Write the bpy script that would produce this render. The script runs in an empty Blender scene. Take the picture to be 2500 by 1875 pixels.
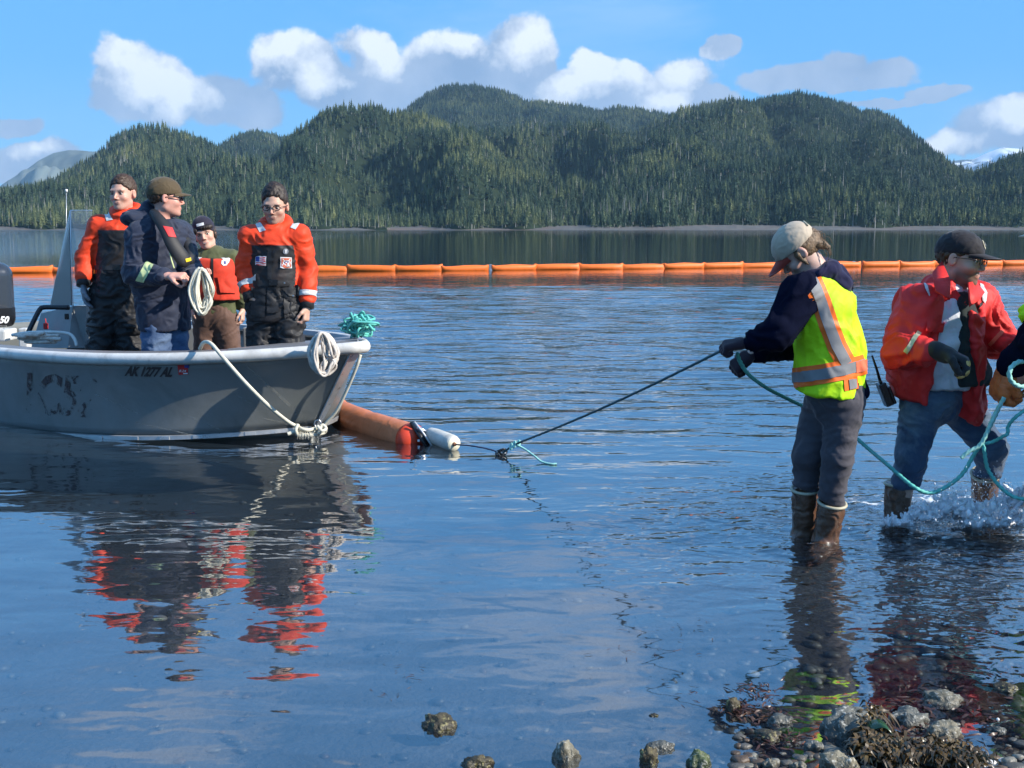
import bpy, bmesh, math, random
import numpy as np
from mathutils import Vector, Matrix

SC = bpy.context.scene
RAD = math.radians
rng = np.random.default_rng(7)
random.seed(7)

# ------------------------------------------------------------------ camera
H = 1.4
F = 2800.0
PITCH = math.atan((937.5 - 557.0) / F)
cam_data = bpy.data.cameras.new("camera")
cam_data.sensor_width = 36.0
cam_data.lens = 36.0 * F / 2500.0
cam_data.clip_start = 0.1
cam_data.clip_end = 40000
cam = bpy.data.objects.new("camera", cam_data)
SC.collection.objects.link(cam)
cam.location = (0, 0, H)
cam.rotation_euler = (math.pi / 2 - PITCH, 0, 0)
SC.camera = cam

# ------------------------------------------------------------------ light and exposure
SUN_DIR = Vector((0.80, -0.27, 0.54)).normalized()      # towards the sun
SUN_EL = math.asin(SUN_DIR.z)
SUN_AZ = math.atan2(SUN_DIR.x, SUN_DIR.y)
sun_data = bpy.data.lights.new("sun", 'SUN')
sun_data.energy = 4.6
sun_data.angle = RAD(0.5)
sun_data.color = (1.0, 0.94, 0.84)
sun = bpy.data.objects.new("sun", sun_data)
SC.collection.objects.link(sun)
sun.rotation_euler = SUN_DIR.to_track_quat('Z', 'Y').to_euler()
SC.view_settings.view_transform = 'Standard'
SC.view_settings.look = 'None'
SC.view_settings.exposure = 0.65
SC.view_settings.gamma = 1.0
SC.view_settings.use_curve_mapping = False
SC.cycles.use_denoising = True
SC.cycles.max_bounces = 8
SC.cycles.transparent_max_bounces = 12
SC.cycles.volume_bounces = 0
SC.cycles.caustics_reflective = False
SC.cycles.caustics_refractive = False


class V3(np.ndarray):
    """numpy point with x, y, z"""
    x = property(lambda s: float(s[0]))
    y = property(lambda s: float(s[1]))
    z = property(lambda s: float(s[2]))


def mk(v):
    return np.array([v[0], v[1], v[2]], float).view(V3)


def ray(px, py):
    """direction through a pixel of the 2500x1875 photograph"""
    u, v = (px - 1250.0) / F, (937.5 - py) / F
    c, s = math.cos(PITCH), math.sin(PITCH)
    return Vector((u, c + v * s, -s + v * c))


def P(px, py, Y):
    d = ray(px, py)
    return mk(Vector((0, 0, H)) + d * (Y / d.y))


def G(px, py, z=0.0):
    d = ray(px, py)
    return mk(Vector((0, 0, H)) + d * ((z - H) / d.z))


# ------------------------------------------------------------------ node helper
class NT:
    def __init__(s, tree):
        s.t = tree
        s.n = tree.nodes
        s.l = tree.links

    def new(s, typ, **kw):
        nd = s.n.new(typ)
        for k, v in kw.items():
            setattr(nd, k, v)
        return nd

    def put(s, sock, v):
        if isinstance(v, bpy.types.NodeSocket):
            s.l.new(v, sock)
        elif v is not None:
            if hasattr(sock.default_value, '__len__') and not hasattr(v, '__len__'):
                v = (v,) * len(sock.default_value)
            if hasattr(v, '__len__') and len(v) == 3 and len(sock.default_value) == 4:
                v = tuple(v) + (1.0,)
            sock.default_value = v

    def m(s, op, a, b=None, c=None, clamp=False):
        nd = s.new('ShaderNodeMath', operation=op, use_clamp=clamp)
        s.put(nd.inputs[0], a)
        if b is not None: s.put(nd.inputs[1], b)
        if c is not None: s.put(nd.inputs[2], c)
        return nd.outputs[0]

    def vm(s, op, a, b=None, out=0):
        nd = s.new('ShaderNodeVectorMath', operation=op)
        s.put(nd.inputs[0], a)
        if b is not None:
            if op == 'SCALE': s.put(nd.inputs['Scale'], b)
            else: s.put(nd.inputs[1], b)
        return nd.outputs['Value' if op in ('DOT_PRODUCT', 'LENGTH', 'DISTANCE') else 'Vector']

    def sep(s, v):
        nd = s.new('ShaderNodeSeparateXYZ'); s.put(nd.inputs[0], v); return nd.outputs

    def comb(s, x, y, z):
        nd = s.new('ShaderNodeCombineXYZ')
        s.put(nd.inputs[0], x); s.put(nd.inputs[1], y); s.put(nd.inputs[2], z)
        return nd.outputs[0]

    def noise(s, vec, scale, detail=3, rough=0.5, dist=0.0, out=0):
        nd = s.new('ShaderNodeTexNoise')
        if vec is not None: s.put(nd.inputs['Vector'], vec)
        s.put(nd.inputs['Scale'], scale); s.put(nd.inputs['Detail'], detail)
        s.put(nd.inputs['Roughness'], rough); s.put(nd.inputs['Distortion'], dist)
        return nd.outputs[out]

    def mr(s, v, a, b, c=0.0, d=1.0, smooth=False):
        nd = s.new('ShaderNodeMapRange', interpolation_type='SMOOTHSTEP' if smooth else 'LINEAR')
        s.put(nd.inputs[0], v)
        for i, q in enumerate((a, b, c, d)): s.put(nd.inputs[i + 1], q)
        return nd.outputs[0]

    def mix(s, f, a, b, mode='MIX'):
        nd = s.new('ShaderNodeMix', data_type='RGBA', blend_type=mode)
        s.put(nd.inputs[0], f); s.put(nd.inputs[6], a); s.put(nd.inputs[7], b)
        return nd.outputs[2]

    def ramp(s, f, stops):
        nd = s.new('ShaderNodeValToRGB'); s.put(nd.inputs[0], f)
        el = nd.color_ramp.elements
        while len(el) < len(stops): el.new(0.5)
        for e, (p, c) in zip(el, stops):
            e.position = p; e.color = tuple(c) + (1,) if len(c) == 3 else c
        return nd.outputs[0]


# ------------------------------------------------------------------ sky
def build_world():
    w = bpy.data.worlds.new("World")
    SC.world = w
    w.use_nodes = True
    T = NT(w.node_tree)
    T.n.clear()
    sky = T.new('ShaderNodeTexSky', sky_type='NISHITA')
    sky.sun_disc = False
    sky.sun_elevation = SUN_EL
    sky.sun_rotation = SUN_AZ
    sky.air_density = 1.0
    sky.dust_density = 0.25
    sky.ozone_density = 2.2
    gen = T.new('ShaderNodeTexCoord').outputs['Generated']
    x, y, z = T.sep(gen)
    az = T.m('ARCTAN2', x, y)
    el = T.m('ARCSINE', z)
    n3 = T.noise(gen, 9.0, 6, 0.58, 0.0, 1)         # colour output
    wv = T.vm('SUBTRACT', n3, (0.5, 0.5, 0.5))
    pos = T.comb(az, el, 0.0)
    warp = T.vm('MULTIPLY', wv, (0.075, 0.05, 0.0))
    p = T.vm('ADD', pos, warp)

    def blob_field(blobs, pp):
        cur = None
        for (bx, by, rx, ry) in blobs:
            d = ray(bx, by).normalized()
            a, e = math.atan2(d.x, d.y), math.asin(d.z)
            q = T.vm('SUBTRACT', pp, (a, e, 0))
            q = T.vm('MULTIPLY', q, (F / rx, F / ry, 0))
            v = T.m('SUBTRACT', 1.0, T.vm('LENGTH', q))
            cur = v if cur is None else T.m('SMOOTH_MAX', cur, v, 0.25)
        return cur
    body = [(285, 205, 85, 92), (390, 225, 85, 80), (330, 268, 130, 38), (520, 235, 110, 62), (620, 262, 100, 55),
            (700, 170, 90, 72), (790, 195, 90, 70), (640, 285, 70, 30),
            (930, 165, 75, 75), (975, 210, 110, 75), (1110, 160, 110, 85), (1280, 145, 90, 85), (1180, 235, 190, 60),
            (1330, 190, 55, 60), (1460, 190, 65, 52), (1560, 200, 60, 45), (1520, 250, 210, 48), (1690, 190, 72, 62),
            (1740, 235, 70, 40), (860, 215, 90, 60), (1385, 225, 80, 50), (470, 245, 90, 50), (1620, 225, 70, 45),
            (1768, 102, 34, 28), (1960, 185, 120, 30), (2055, 155, 60, 38), (2150, 172, 75, 34), (2030, 202, 165, 18),
            (2290, 228, 75, 16), (2180, 243, 140, 9),
            (2450, 315, 130, 52), (2500, 285, 80, 45), (2310, 355, 120, 36),
            (15, 312, 60, 24), (100, 385, 95, 32), (20, 408, 90, 34)]
    core = [(285, 165, 85, 60), (375, 205, 75, 60), (705, 145, 85, 52), (775, 185, 60, 40), (935, 130, 60, 42),
            (1120, 110, 110, 42), (1285, 112, 75, 55), (1465, 178, 70, 40), (1562, 182, 55, 38), (1690, 172, 50, 42),
            (1400, 225, 70, 34), (1640, 240, 60, 26), (2490, 290, 60, 34), (85, 372, 40, 18), (2300, 350, 70, 22)]
    bf = blob_field(body, p)
    cf = blob_field(core, p)
    fine = T.noise(gen, 24.0, 8, 0.62)
    soft = T.noise(gen, 13.0, 5, 0.6)
    dens = T.m('ADD', bf, T.m('MULTIPLY', T.m('SUBTRACT', fine, 0.5), 0.75))
    dens = T.m('ADD', dens, T.m('MULTIPLY', T.m('SUBTRACT', soft, 0.47), 1.1))
    alpha = T.mr(dens, -0.03, 0.24, 0, 1, True)
    # thin wisps and soft clouds over the rest of the sky
    st = T.vm('MULTIPLY', gen, (1.0, 1.0, 3.0))
    n_w = T.noise(st, 3.2, 7, 0.6, 0.4)
    wis = T.m('MULTIPLY', T.mr(n_w, 0.50, 0.74, 0, 1, True), T.mr(z, 0.13, 0.30, 0.10, 0.35))
    n_c = T.noise(gen, 4.2, 6, 0.55, 0.3)
    hi = T.m('MULTIPLY', T.mr(n_c, 0.50, 0.68, 0, 1, True), T.mr(z, 0.22, 0.38, 0, 0.62))
    oth = T.m('MAXIMUM', wis, hi)
    # lit side: difference of the same noise a step towards the sun
    sh = T.vm('ADD', gen, (0.012, 0.0, 0.022))
    lit_n = T.m('SUBTRACT', fine, T.noise(sh, 26.0, 5, 0.6))
    cl = T.m('ADD', T.m('ADD', cf, T.m('MULTIPLY', T.m('SUBTRACT', soft, 0.48), 2.2)), T.m('MULTIPLY', lit_n, 2.8))
    lit = T.mr(cl, -0.45, 0.62, 0, 1, False)
    gcol = T.mix(T.mr(soft, 0.35, 0.65), (1.45, 2.1, 3.2), (2.4, 3.0, 4.0))
    ccol = T.mix(lit, gcol, (5.2, 5.5, 5.8))
    ocol = T.mix(T.mr(n_c, 0.55, 0.75), (5.2, 5.5, 6.0), (3.2, 3.8, 5.0))
    hs = T.new('ShaderNodeHueSaturation')
    hs.inputs['Saturation'].default_value = 1.06
    hs.inputs['Value'].default_value = 1.0
    T.put(hs.inputs['Color'], sky.outputs[0])
    skyc = T.mix(1.0, hs.outputs[0], (0.92, 1.10, 1.25), 'MULTIPLY')
    grad = T.ramp(T.mr(z, 0.0, 1.0), [(0.0, (1.15, 3.2, 5.2)), (0.13, (0.50, 2.35, 5.1)), (0.32, (0.60, 2.2, 4.9)), (1.0, (0.62, 2.1, 4.7))])
    skyc = T.mix(0.9, skyc, grad)
    c1 = T.mix(oth, skyc, ocol)
    c2 = T.mix(alpha, c1, ccol)
    bg = T.new('ShaderNodeBackground')
    bg.inputs['Strength'].default_value = SKY_STRENGTH
    T.put(bg.inputs['Color'], c2)
    out = T.new('ShaderNodeOutputWorld')
    T.l.new(bg.outputs[0], out.inputs['Surface'])
    w.cycles.sampling_method = 'MANUAL'
    w.cycles.sample_map_resolution = 512


SKY_STRENGTH = 0.13
build_world()


# ------------------------------------------------------------------ object helpers
def setp(o, label=None, cat=None, group=None, kind=None):
    if label: o['label'] = label
    if cat: o['category'] = cat
    if group: o['group'] = group
    if kind: o['kind'] = kind
    return o


def link(name, me, parent=None, mat=None, loc=None):
    o = bpy.data.objects.new(name, me)
    SC.collection.objects.link(o)
    if mat is not None and me is not None:
        me.materials.clear(); me.materials.append(mat)
    if loc is not None: o.location = loc
    if parent is not None: o.parent = parent
    return o


def empty(name, loc, **kw):
    o = bpy.data.objects.new(name, None)
    SC.collection.objects.link(o)
    o.location = loc
    o.empty_display_size = 0.1
    return setp(o, **kw)


def mesh_np(name, verts, faces, smooth=True):
    """verts (n,3) array, faces (m,k) array or list"""
    me = bpy.data.meshes.new(name)
    if isinstance(faces, np.ndarray):
        v = np.asarray(verts, np.float32)
        k = faces.shape[1]
        me.vertices.add(len(v)); me.vertices.foreach_set('co', v.ravel())
        me.loops.add(faces.size); me.loops.foreach_set('vertex_index', faces.astype(np.int32).ravel())
        me.polygons.add(len(faces))
        me.polygons.foreach_set('loop_start', np.arange(0, faces.size, k, dtype=np.int32))
        me.update(calc_edges=True)
        me.validate()
    else:
        me.from_pydata([tuple(map(float, q)) for q in verts], [], [tuple(int(i) for i in f) for f in faces])
        me.update()
    if smooth:
        me.polygons.foreach_set('use_smooth', np.ones(len(me.polygons), bool))
    return me


def tube(name, pts, r, mat=None, parent=None, seg=8, caps=True, closed=False, twist=0.0, flat=1.0):
    """a tube along a polyline; r number or list. twist>0 gives a laid-rope profile"""
    pts = [Vector(q) for q in pts]
    n = len(pts)
    rr = r if hasattr(r, '__len__') else [r] * n
    V, Fc = [], []
    up = None
    L = 0
    for i, q in enumerate(pts):
        a = pts[(i - 1) % n] if (i > 0 or closed) else q
        b = pts[(i + 1) % n] if (i < n - 1 or closed) else q
        t = (b - a).normalized() if (b - a).length > 1e-9 else Vector((0, 0, 1))
        if up is None:
            up = Vector((0, 0, 1)) if abs(t.z) < 0.9 else Vector((1, 0, 0))
        s = t.cross(up)
        if s.length < 1e-6: s = t.orthogonal()
        s.normalize()
        up = s.cross(t).normalized()
        if i: L += (q - pts[i - 1]).length
        for k in range(seg):
            an = 2 * math.pi * k / seg
            ph = L * twist
            rad = rr[i] * (1 + (0.22 * math.cos(3 * (an - ph)) if twist else 0))
            V.append(q + (s * math.cos(an) + up * math.sin(an) * flat) * rad)
    m = n if closed else n - 1
    for i in range(m):
        for k in range(seg):
            a, b = i * seg + k, i * seg + (k + 1) % seg
            c, d = ((i + 1) % n) * seg + (k + 1) % seg, ((i + 1) % n) * seg + k
            Fc.append((a, b, c, d))
    if caps and not closed:
        Fc.append(tuple(range(seg))[::-1])
        Fc.append(tuple((n - 1) * seg + k for k in range(seg)))
    me = mesh_np(name, V, Fc)
    return link(name, me, parent, mat)


def smooth_path(pts, n=8, closed=False):
    """Catmull-Rom through points"""
    P_ = [Vector(q) for q in pts]
    out = []
    N = len(P_)
    for i in range(N if closed else N - 1):
        if closed:
            p0, p1, p2, p3 = P_[(i - 1) % N], P_[i], P_[(i + 1) % N], P_[(i + 2) % N]
        else:
            p0, p1, p2, p3 = P_[max(i - 1, 0)], P_[i], P_[i + 1], P_[min(i + 2, N - 1)]
        for k in range(n):
            t = k / n
            out.append(0.5 * ((2 * p1) + (p2 - p0) * t + (2 * p0 - 5 * p1 + 4 * p2 - p3) * t * t
                              + (-p0 + 3 * p1 - 3 * p2 + p3) * t ** 3))
    if not closed: out.append(P_[-1])
    return out


def box_mesh(name, lo, hi, bevel=0.0, mat=None, parent=None, M=None):
    bm = bmesh.new()
    bmesh.ops.create_cube(bm, size=1)
    for v in bm.verts:
        v.co = Vector([lo[i] + (v.co[i] + .5) * (hi[i] - lo[i]) for i in range(3)])
    if bevel:
        bmesh.ops.bevel(bm, geom=bm.edges[:], offset=bevel, segments=2, affect='EDGES', profile=0.6)
    if M is not None:
        bmesh.ops.transform(bm, matrix=M, verts=bm.verts)
    me = bpy.data.meshes.new(name); bm.to_mesh(me); bm.free()
    return link(name, me, parent, mat)


# ------------------------------------------------------------------ noise in numpy
_perm = np.random.default_rng(3).permutation(256).astype(np.int32)
_perm = np.concatenate([_perm, _perm])
_gr = np.random.default_rng(5).normal(size=(256, 3)).astype(np.float32)
_gr /= np.linalg.norm(_gr, axis=1, keepdims=True)


def gnoise(p):
    p = np.asarray(p, np.float32)
    i = np.floor(p).astype(np.int32); f = p - i
    i &= 255
    u = f * f * f * (f * (f * 6 - 15) + 10)
    r = 0
    for dx in (0, 1):
        for dy in (0, 1):
            for dz in (0, 1):
                h = _perm[_perm[_perm[(i[..., 0] + dx) & 255] + ((i[..., 1] + dy) & 255)] + ((i[..., 2] + dz) & 255)] & 255
                g = _gr[h]
                dd = f - np.array([dx, dy, dz], np.float32)
                v = (g * dd).sum(-1)
                w = (u[..., 0] if dx else 1 - u[..., 0]) * (u[..., 1] if dy else 1 - u[..., 1]) * (u[..., 2] if dz else 1 - u[..., 2])
                r = r + v * w
    return r * 1.5


def fbm(p, oct=4, gain=0.5):
    p = np.asarray(p, np.float32); a = 1; r = 0
    for o in range(oct):
        r = r + a * gnoise(p * (2 ** o) + o * 17.3); a *= gain
    return r


# ------------------------------------------------------------------ materials
def mat_new(name):
    m = bpy.data.materials.new(name); m.use_nodes = True
    T = NT(m.node_tree)
    T.n.clear()
    out = T.new('ShaderNodeOutputMaterial')
    return m, T, out


def pbr(name, color, rough=0.6, metal=0.0, vary=0.12, vscale=6.0, bump=0.0, bscale=40.0, attr=None, spec=0.5,
        sheen=0.0, rvary=0.0, dirt=None, dirt_scale=3.0, dirt_amt=0.5, wrinkle=0.0, wscale=12.0, coat=0.0, sss=0.0):
    m, T, out = mat_new(name)
    b = T.new('ShaderNodeBsdfPrincipled')
    co = T.new('ShaderNodeTexCoord').outputs['Object']
    if attr:
        a = T.new('ShaderNodeAttribute', attribute_name=attr)
        base = a.outputs['Color']
    else:
        base = tuple(color) + (1,)
    nz = T.noise(co, vscale, 5, 0.6)
    k = T.mr(nz, 0.25, 0.75, 1 - vary, 1 + vary)
    col = T.mix(1.0, base, T.comb(k, k, k), 'MULTIPLY')
    if dirt:
        dn = T.noise(co, dirt_scale, 6, 0.65, 0.6)
        col = T.mix(T.mr(dn, 0.48, 0.72, 0, dirt_amt), col, dirt)
    T.put(b.inputs['Base Color'], col)
    b.inputs['Metallic'].default_value = metal
    if rvary:
        T.put(b.inputs['Roughness'], T.mr(T.noise(co, vscale * 2.3, 5, 0.6), 0.3, 0.7, rough - rvary, rough + rvary))
    else:
        b.inputs['Roughness'].default_value = rough
    b.inputs['Specular IOR Level'].default_value = spec
    b.inputs['Sheen Weight'].default_value = sheen
    b.inputs['Coat Weight'].default_value = coat
    if sss:
        b.inputs['Subsurface Weight'].default_value = sss
        b.inputs['Subsurface Scale'].default_value = 0.01
        b.inputs['Subsurface Radius'].default_value = (1, .35, .2)
    h = None
    if bump:
        h = T.m('MULTIPLY', T.noise(co, bscale, 4, 0.6), bump)
    if wrinkle:
        wn = T.noise(co, wscale, 3, 0.5, 0.25)
        rid = T.m('MULTIPLY', T.m('ABSOLUTE', T.m('SUBTRACT', wn, 0.5)), -2.0 * wrinkle)
        h = rid if h is None else T.m('ADD', h, rid)
    if h is not None:
        bp = T.new('ShaderNodeBump')
        bp.inputs['Strength'].default_value = 1.0
        bp.inputs['Distance'].default_value = 1.0
        T.put(bp.inputs['Height'], h)
        T.l.new(bp.outputs[0], b.inputs['Normal'])
    T.l.new(b.outputs[0], out.inputs[0])
    return m
# ------------------------------------------------------------------ materials of the land
def forest_material(name, dark, light, yellow):
    m, T, out = mat_new(name)
    b = T.new('ShaderNodeBsdfPrincipled')
    geo = T.new('ShaderNodeNewGeometry').outputs['Position']
    oi = T.new('ShaderNodeObjectInfo').outputs['Random']
    big = T.noise(geo, 0.0045, 4, 0.6)
    sm = T.noise(geo, 0.05, 3, 0.6)
    f = T.m('ADD', T.m('MULTIPLY', big, 0.9), T.m('ADD', T.m('MULTIPLY', sm, 0.35), T.m('MULTIPLY', oi, 0.75)))
    col = T.mix(T.mr(f, 0.70, 1.35), dark, light)
    col = T.mix(T.mr(T.m('ADD', big, T.m('MULTIPLY', oi, 0.16)), 0.60, 0.76), col, yellow)
    T.put(b.inputs['Base Color'], col)
    b.inputs['Roughness'].default_value = 0.85
    b.inputs['Specular IOR Level'].default_value = 0.15
    T.l.new(b.outputs[0], out.inputs[0])
    return m


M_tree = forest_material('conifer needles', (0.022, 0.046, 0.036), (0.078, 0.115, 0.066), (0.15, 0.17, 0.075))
M_tree_sunpatch = forest_material('pale sun-patch conifer needles', (0.065, 0.098, 0.062), (0.14, 0.17, 0.085), (0.25, 0.26, 0.11))  # paler needle colour, stands in for sun patches on the slopes
M_floor = pbr('forest floor', (0.022, 0.034, 0.018), 0.95, vscale=0.02, vary=0.4, spec=0.1)
M_snag = pbr('dead grey wood', (0.40, 0.38, 0.34), 0.8, vscale=0.3)
M_far = pbr('bare mountain', (0.16, 0.19, 0.17), 0.95, vscale=0.002, vary=0.5, spec=0.1, dirt=(0.30, 0.29, 0.26), dirt_scale=0.004)


def interp(prof, x):
    xs = [q[0] for q in prof]; ys = [q[1] for q in prof]
    return np.interp(x, xs, ys)


# crest line in photo pixels, distance of the crest, distance of the foot
HILLS = [
    dict(prof=[(-900, 500), (-300, 488), (0, 471), (100, 455), (226, 438), (316, 420), (395, 392), (491, 386), (536, 379), (621, 386), (678, 397),
               (735, 414), (791, 447), (847, 476), (904, 521), (955, 562)], yc=1120, yf=830, w=(-900, 955), name='low'),
    dict(prof=[(-900, 545), (-500, 520), (0, 469), (150, 447), (207, 407), (250, 386), (271, 366), (285, 350), (316, 329), (367, 314), (407, 312),
               (452, 326), (497, 343), (525, 354), (600, 400), (700, 470), (820, 560)], yc=1750, yf=1050, w=(-900, 820), name='left'),
    dict(prof=[(430, 470), (525, 372), (560, 350), (593, 331), (638, 326), (678, 331), (698, 340), (723, 334), (770, 345), (850, 420), (1000, 560)],
         yc=2600, yf=1700, w=(430, 1000), name='gap'),
    dict(prof=[(560, 560), (640, 440), (690, 375), (700, 352), (729, 329), (757, 306), (802, 283), (847, 269), (893, 268), (932, 275), (955, 293),
               (972, 287), (1045, 292), (1102, 312), (1158, 334), (1215, 368), (1250, 394), (1290, 412), (1323, 453), (1363, 509), (1405, 562)],
         yc=1500, yf=850, w=(560, 1405), name='middle'),
    dict(prof=[(860, 420), (949, 300), (989, 278), (1045, 238), (1075, 224), (1102, 217), (1158, 217), (1215, 227), (1250, 238), (1284, 252), (1363, 258),
               (1419, 266), (1459, 278), (1504, 266), (1589, 278), (1617, 284), (1657, 290), (1800, 330), (2000, 420)],
         yc=2900, yf=1900, w=(860, 2000), name='peak'),
    dict(prof=[(1020, 420), (1120, 340), (1181, 323), (1250, 317), (1400, 314), (1476, 321), (1544, 338), (1566, 366), (1583, 405), (1640, 470), (1750, 562)],
         yc=1900, yf=950, w=(1020, 1750), name='shoulder'),
    dict(prof=[(1440, 400), (1560, 330), (1657, 279), (1702, 258), (1758, 252), (1815, 257), (1871, 247), (1928, 244), (1984, 250), (2041, 261),
               (2075, 277), (2085, 286), (2095, 279), (2120, 280), (2165, 300), (2210, 340), (2256, 380), (2301, 408), (2346, 425), (2380, 440),
               (2480, 500), (2600, 562)],
         yc=2250, yf=880, w=(1440, 2600), name='dome'),
    dict(prof=[(2120, 562), (2200, 500), (2290, 455), (2350, 435), (2380, 422), (2414, 405), (2448, 391), (2500, 371), (2600, 350), (2800, 340), (3100, 380), (3600, 420)],
         yc=1900, yf=900, w=(2120, 3600), name='right'),
]
TREE_H = 11.0


def hill_height(hl, px, t):
    """world points on the hill: px array, t array 0 foot .. 1 crest .. 1.4 behind"""
    u = (px - 1250.0) / F
    cy = interp(hl['prof'], px)
    elev = (557.0 - cy) / F
    cosp = 1.0
    yf = hl['yf'] + 34 * np.sin(px * 0.011 + hl['yc']) + 16 * np.sin(px * 0.037 + 1)
    Y = yf + (hl['yc'] - yf) * t
    zc = np.maximum(elev * hl['yc'] + H - TREE_H * 0.55, -6)
    tt = np.clip(t, 0, 1)
    # rise: quick start, even slope
    s = tt ** 0.92
    back = np.clip(t - 1, 0, 1)
    X = u * Y
    q = np.stack([X * 0.004, Y * 0.002 + hl['yc'], np.zeros_like(X)], -1)
    gul = -np.abs(fbm(q, 4)) * 125 + 28 + fbm(q * 3.7, 3) * 14
    z = zc * s + gul * np.sin(np.pi * tt) * np.clip(zc / 150, 0, 1) - back * zc * 2.2
    z = np.where(t <= 0, -3, z + 2.0 * (1 - tt))
    return X, Y, z


def build_hill(hl):
    pxs = np.arange(hl['w'][0], hl['w'][1] + 1, 14.0)
    ts = np.concatenate([[-0.03, 0.0], np.linspace(0.02, 1, 40), [1.06, 1.2, 1.5]])
    PX, TT = np.meshgrid(pxs, ts)
    X, Y, Z = hill_height(hl, PX, TT)
    V = np.stack([X, Y, Z], -1).reshape(-1, 3)
    n, m = len(ts), len(pxs)
    idx = np.arange(n * m).reshape(n, m)
    Fc = np.stack([idx[:-1, :-1], idx[:-1, 1:], idx[1:, 1:], idx[1:, :-1]], -1).reshape(-1, 4)
    o = link('hill', mesh_np('hill', V, Fc), None, M_floor)
    setp(o, kind='structure')
    return o


def build_far(prof, yc, yf, w, mat, rough=1.0):
    pxs = np.arange(w[0], w[1] + 1, 6.0)
    ts = np.linspace(0, 1, 40)
    PX, TT = np.meshgrid(pxs, ts)
    u = (PX - 1250) / F
    Y = yf + (yc - yf) * TT
    zc = (557 - interp(prof, PX)) / F * yc
    X = u * Y
    q = np.stack([X / 420, Y / 700, np.zeros_like(X)], -1)
    Z = zc * TT + (np.abs(fbm(q, 5)) - 0.3) * 220 * rough * np.sin(np.pi * TT) ** 0.8 - 20 * (TT == 0)
    V = np.stack([X, Y, Z], -1).reshape(-1, 3)
    n, m = len(ts), len(pxs)
    idx = np.arange(n * m).reshape(n, m)
    Fc = np.stack([idx[:-1, :-1], idx[:-1, 1:], idx[1:, 1:], idx[1:, :-1]], -1).reshape(-1, 4)
    o = link('mountain', mesh_np('mountain', V, Fc), None, mat)
    return setp(o, kind='structure')


for hl in HILLS:
    build_hill(hl)
build_far([(-1500, 470), (-700, 420), (-200, 480), (0, 467), (57, 436), (113, 396), (150, 378), (186, 371), (215, 372), (249, 375), (330, 390), (700, 450), (900, 520)],
          6500, 5200, (-1500, 900), M_far)
m, T, out = mat_new('snowy mountain')
b = T.new('ShaderNodeBsdfPrincipled')
ge = T.new('ShaderNodeNewGeometry')
px_, py_, pz_ = T.sep(ge.outputs['Position'])
nn = T.noise(ge.outputs['Position'], 0.0035, 6, 0.65, 1.0)
sn = T.mr(T.m('ADD', T.m('MULTIPLY', pz_, 0.0011), nn), 1.02, 1.14)
T.put(b.inputs['Base Color'], T.mix(sn, (0.06, 0.08, 0.10), (0.75, 0.78, 0.82)))
b.inputs['Roughness'].default_value = 0.9
T.l.new(b.outputs[0], out.inputs[0])
build_far([(2050, 470), (2200, 420), (2290, 399), (2330, 394), (2357, 393), (2391, 377), (2425, 365), (2465, 368), (2520, 380), (2700, 350), (3000, 400), (3400, 480)],
          9500, 7500, (2050, 3400), m, 0.9)

# pale stony beach along the far waterline
pxs = np.arange(-1400, 4000, 5.0)
yb = 806 + 14 * np.sin(pxs * 0.006) + 10 * np.sin(pxs * 0.021)
rows = []
for k, (dy, z) in enumerate([(-10, -0.4), (0, 0.05), (10, 0.5), (16, 0.8), (26, 1.3), (60, 2.4), (140, 4.0)]):
    nz = fbm(np.stack([pxs * 0.09, np.full_like(pxs, k * 3.1), pxs * 0], -1), 3)
    Y = yb + dy + (nz * 6 if k else 0)
    rows.append(np.stack([(pxs - 1250) / F * Y, Y, z + (np.maximum(nz, 0) * 1.2 if k > 2 else nz * .1 * k)], -1))
V = np.stack(rows).reshape(-1, 3)
n, mm = len(rows), len(pxs)
idx = np.arange(n * mm).reshape(n, mm)
Fc = np.stack([idx[:-1, :-1], idx[:-1, 1:], idx[1:, 1:], idx[1:, :-1]], -1).reshape(-1, 4)
M_beach = pbr('far shingle', (0.095, 0.088, 0.075), 0.9, vscale=0.08, vary=0.35, dirt=(0.16, 0.09, 0.06), dirt_scale=0.03, dirt_amt=0.8)
setp(link('far_shore', mesh_np('far_shore', V, Fc), None, M_beach), kind='structure')


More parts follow.
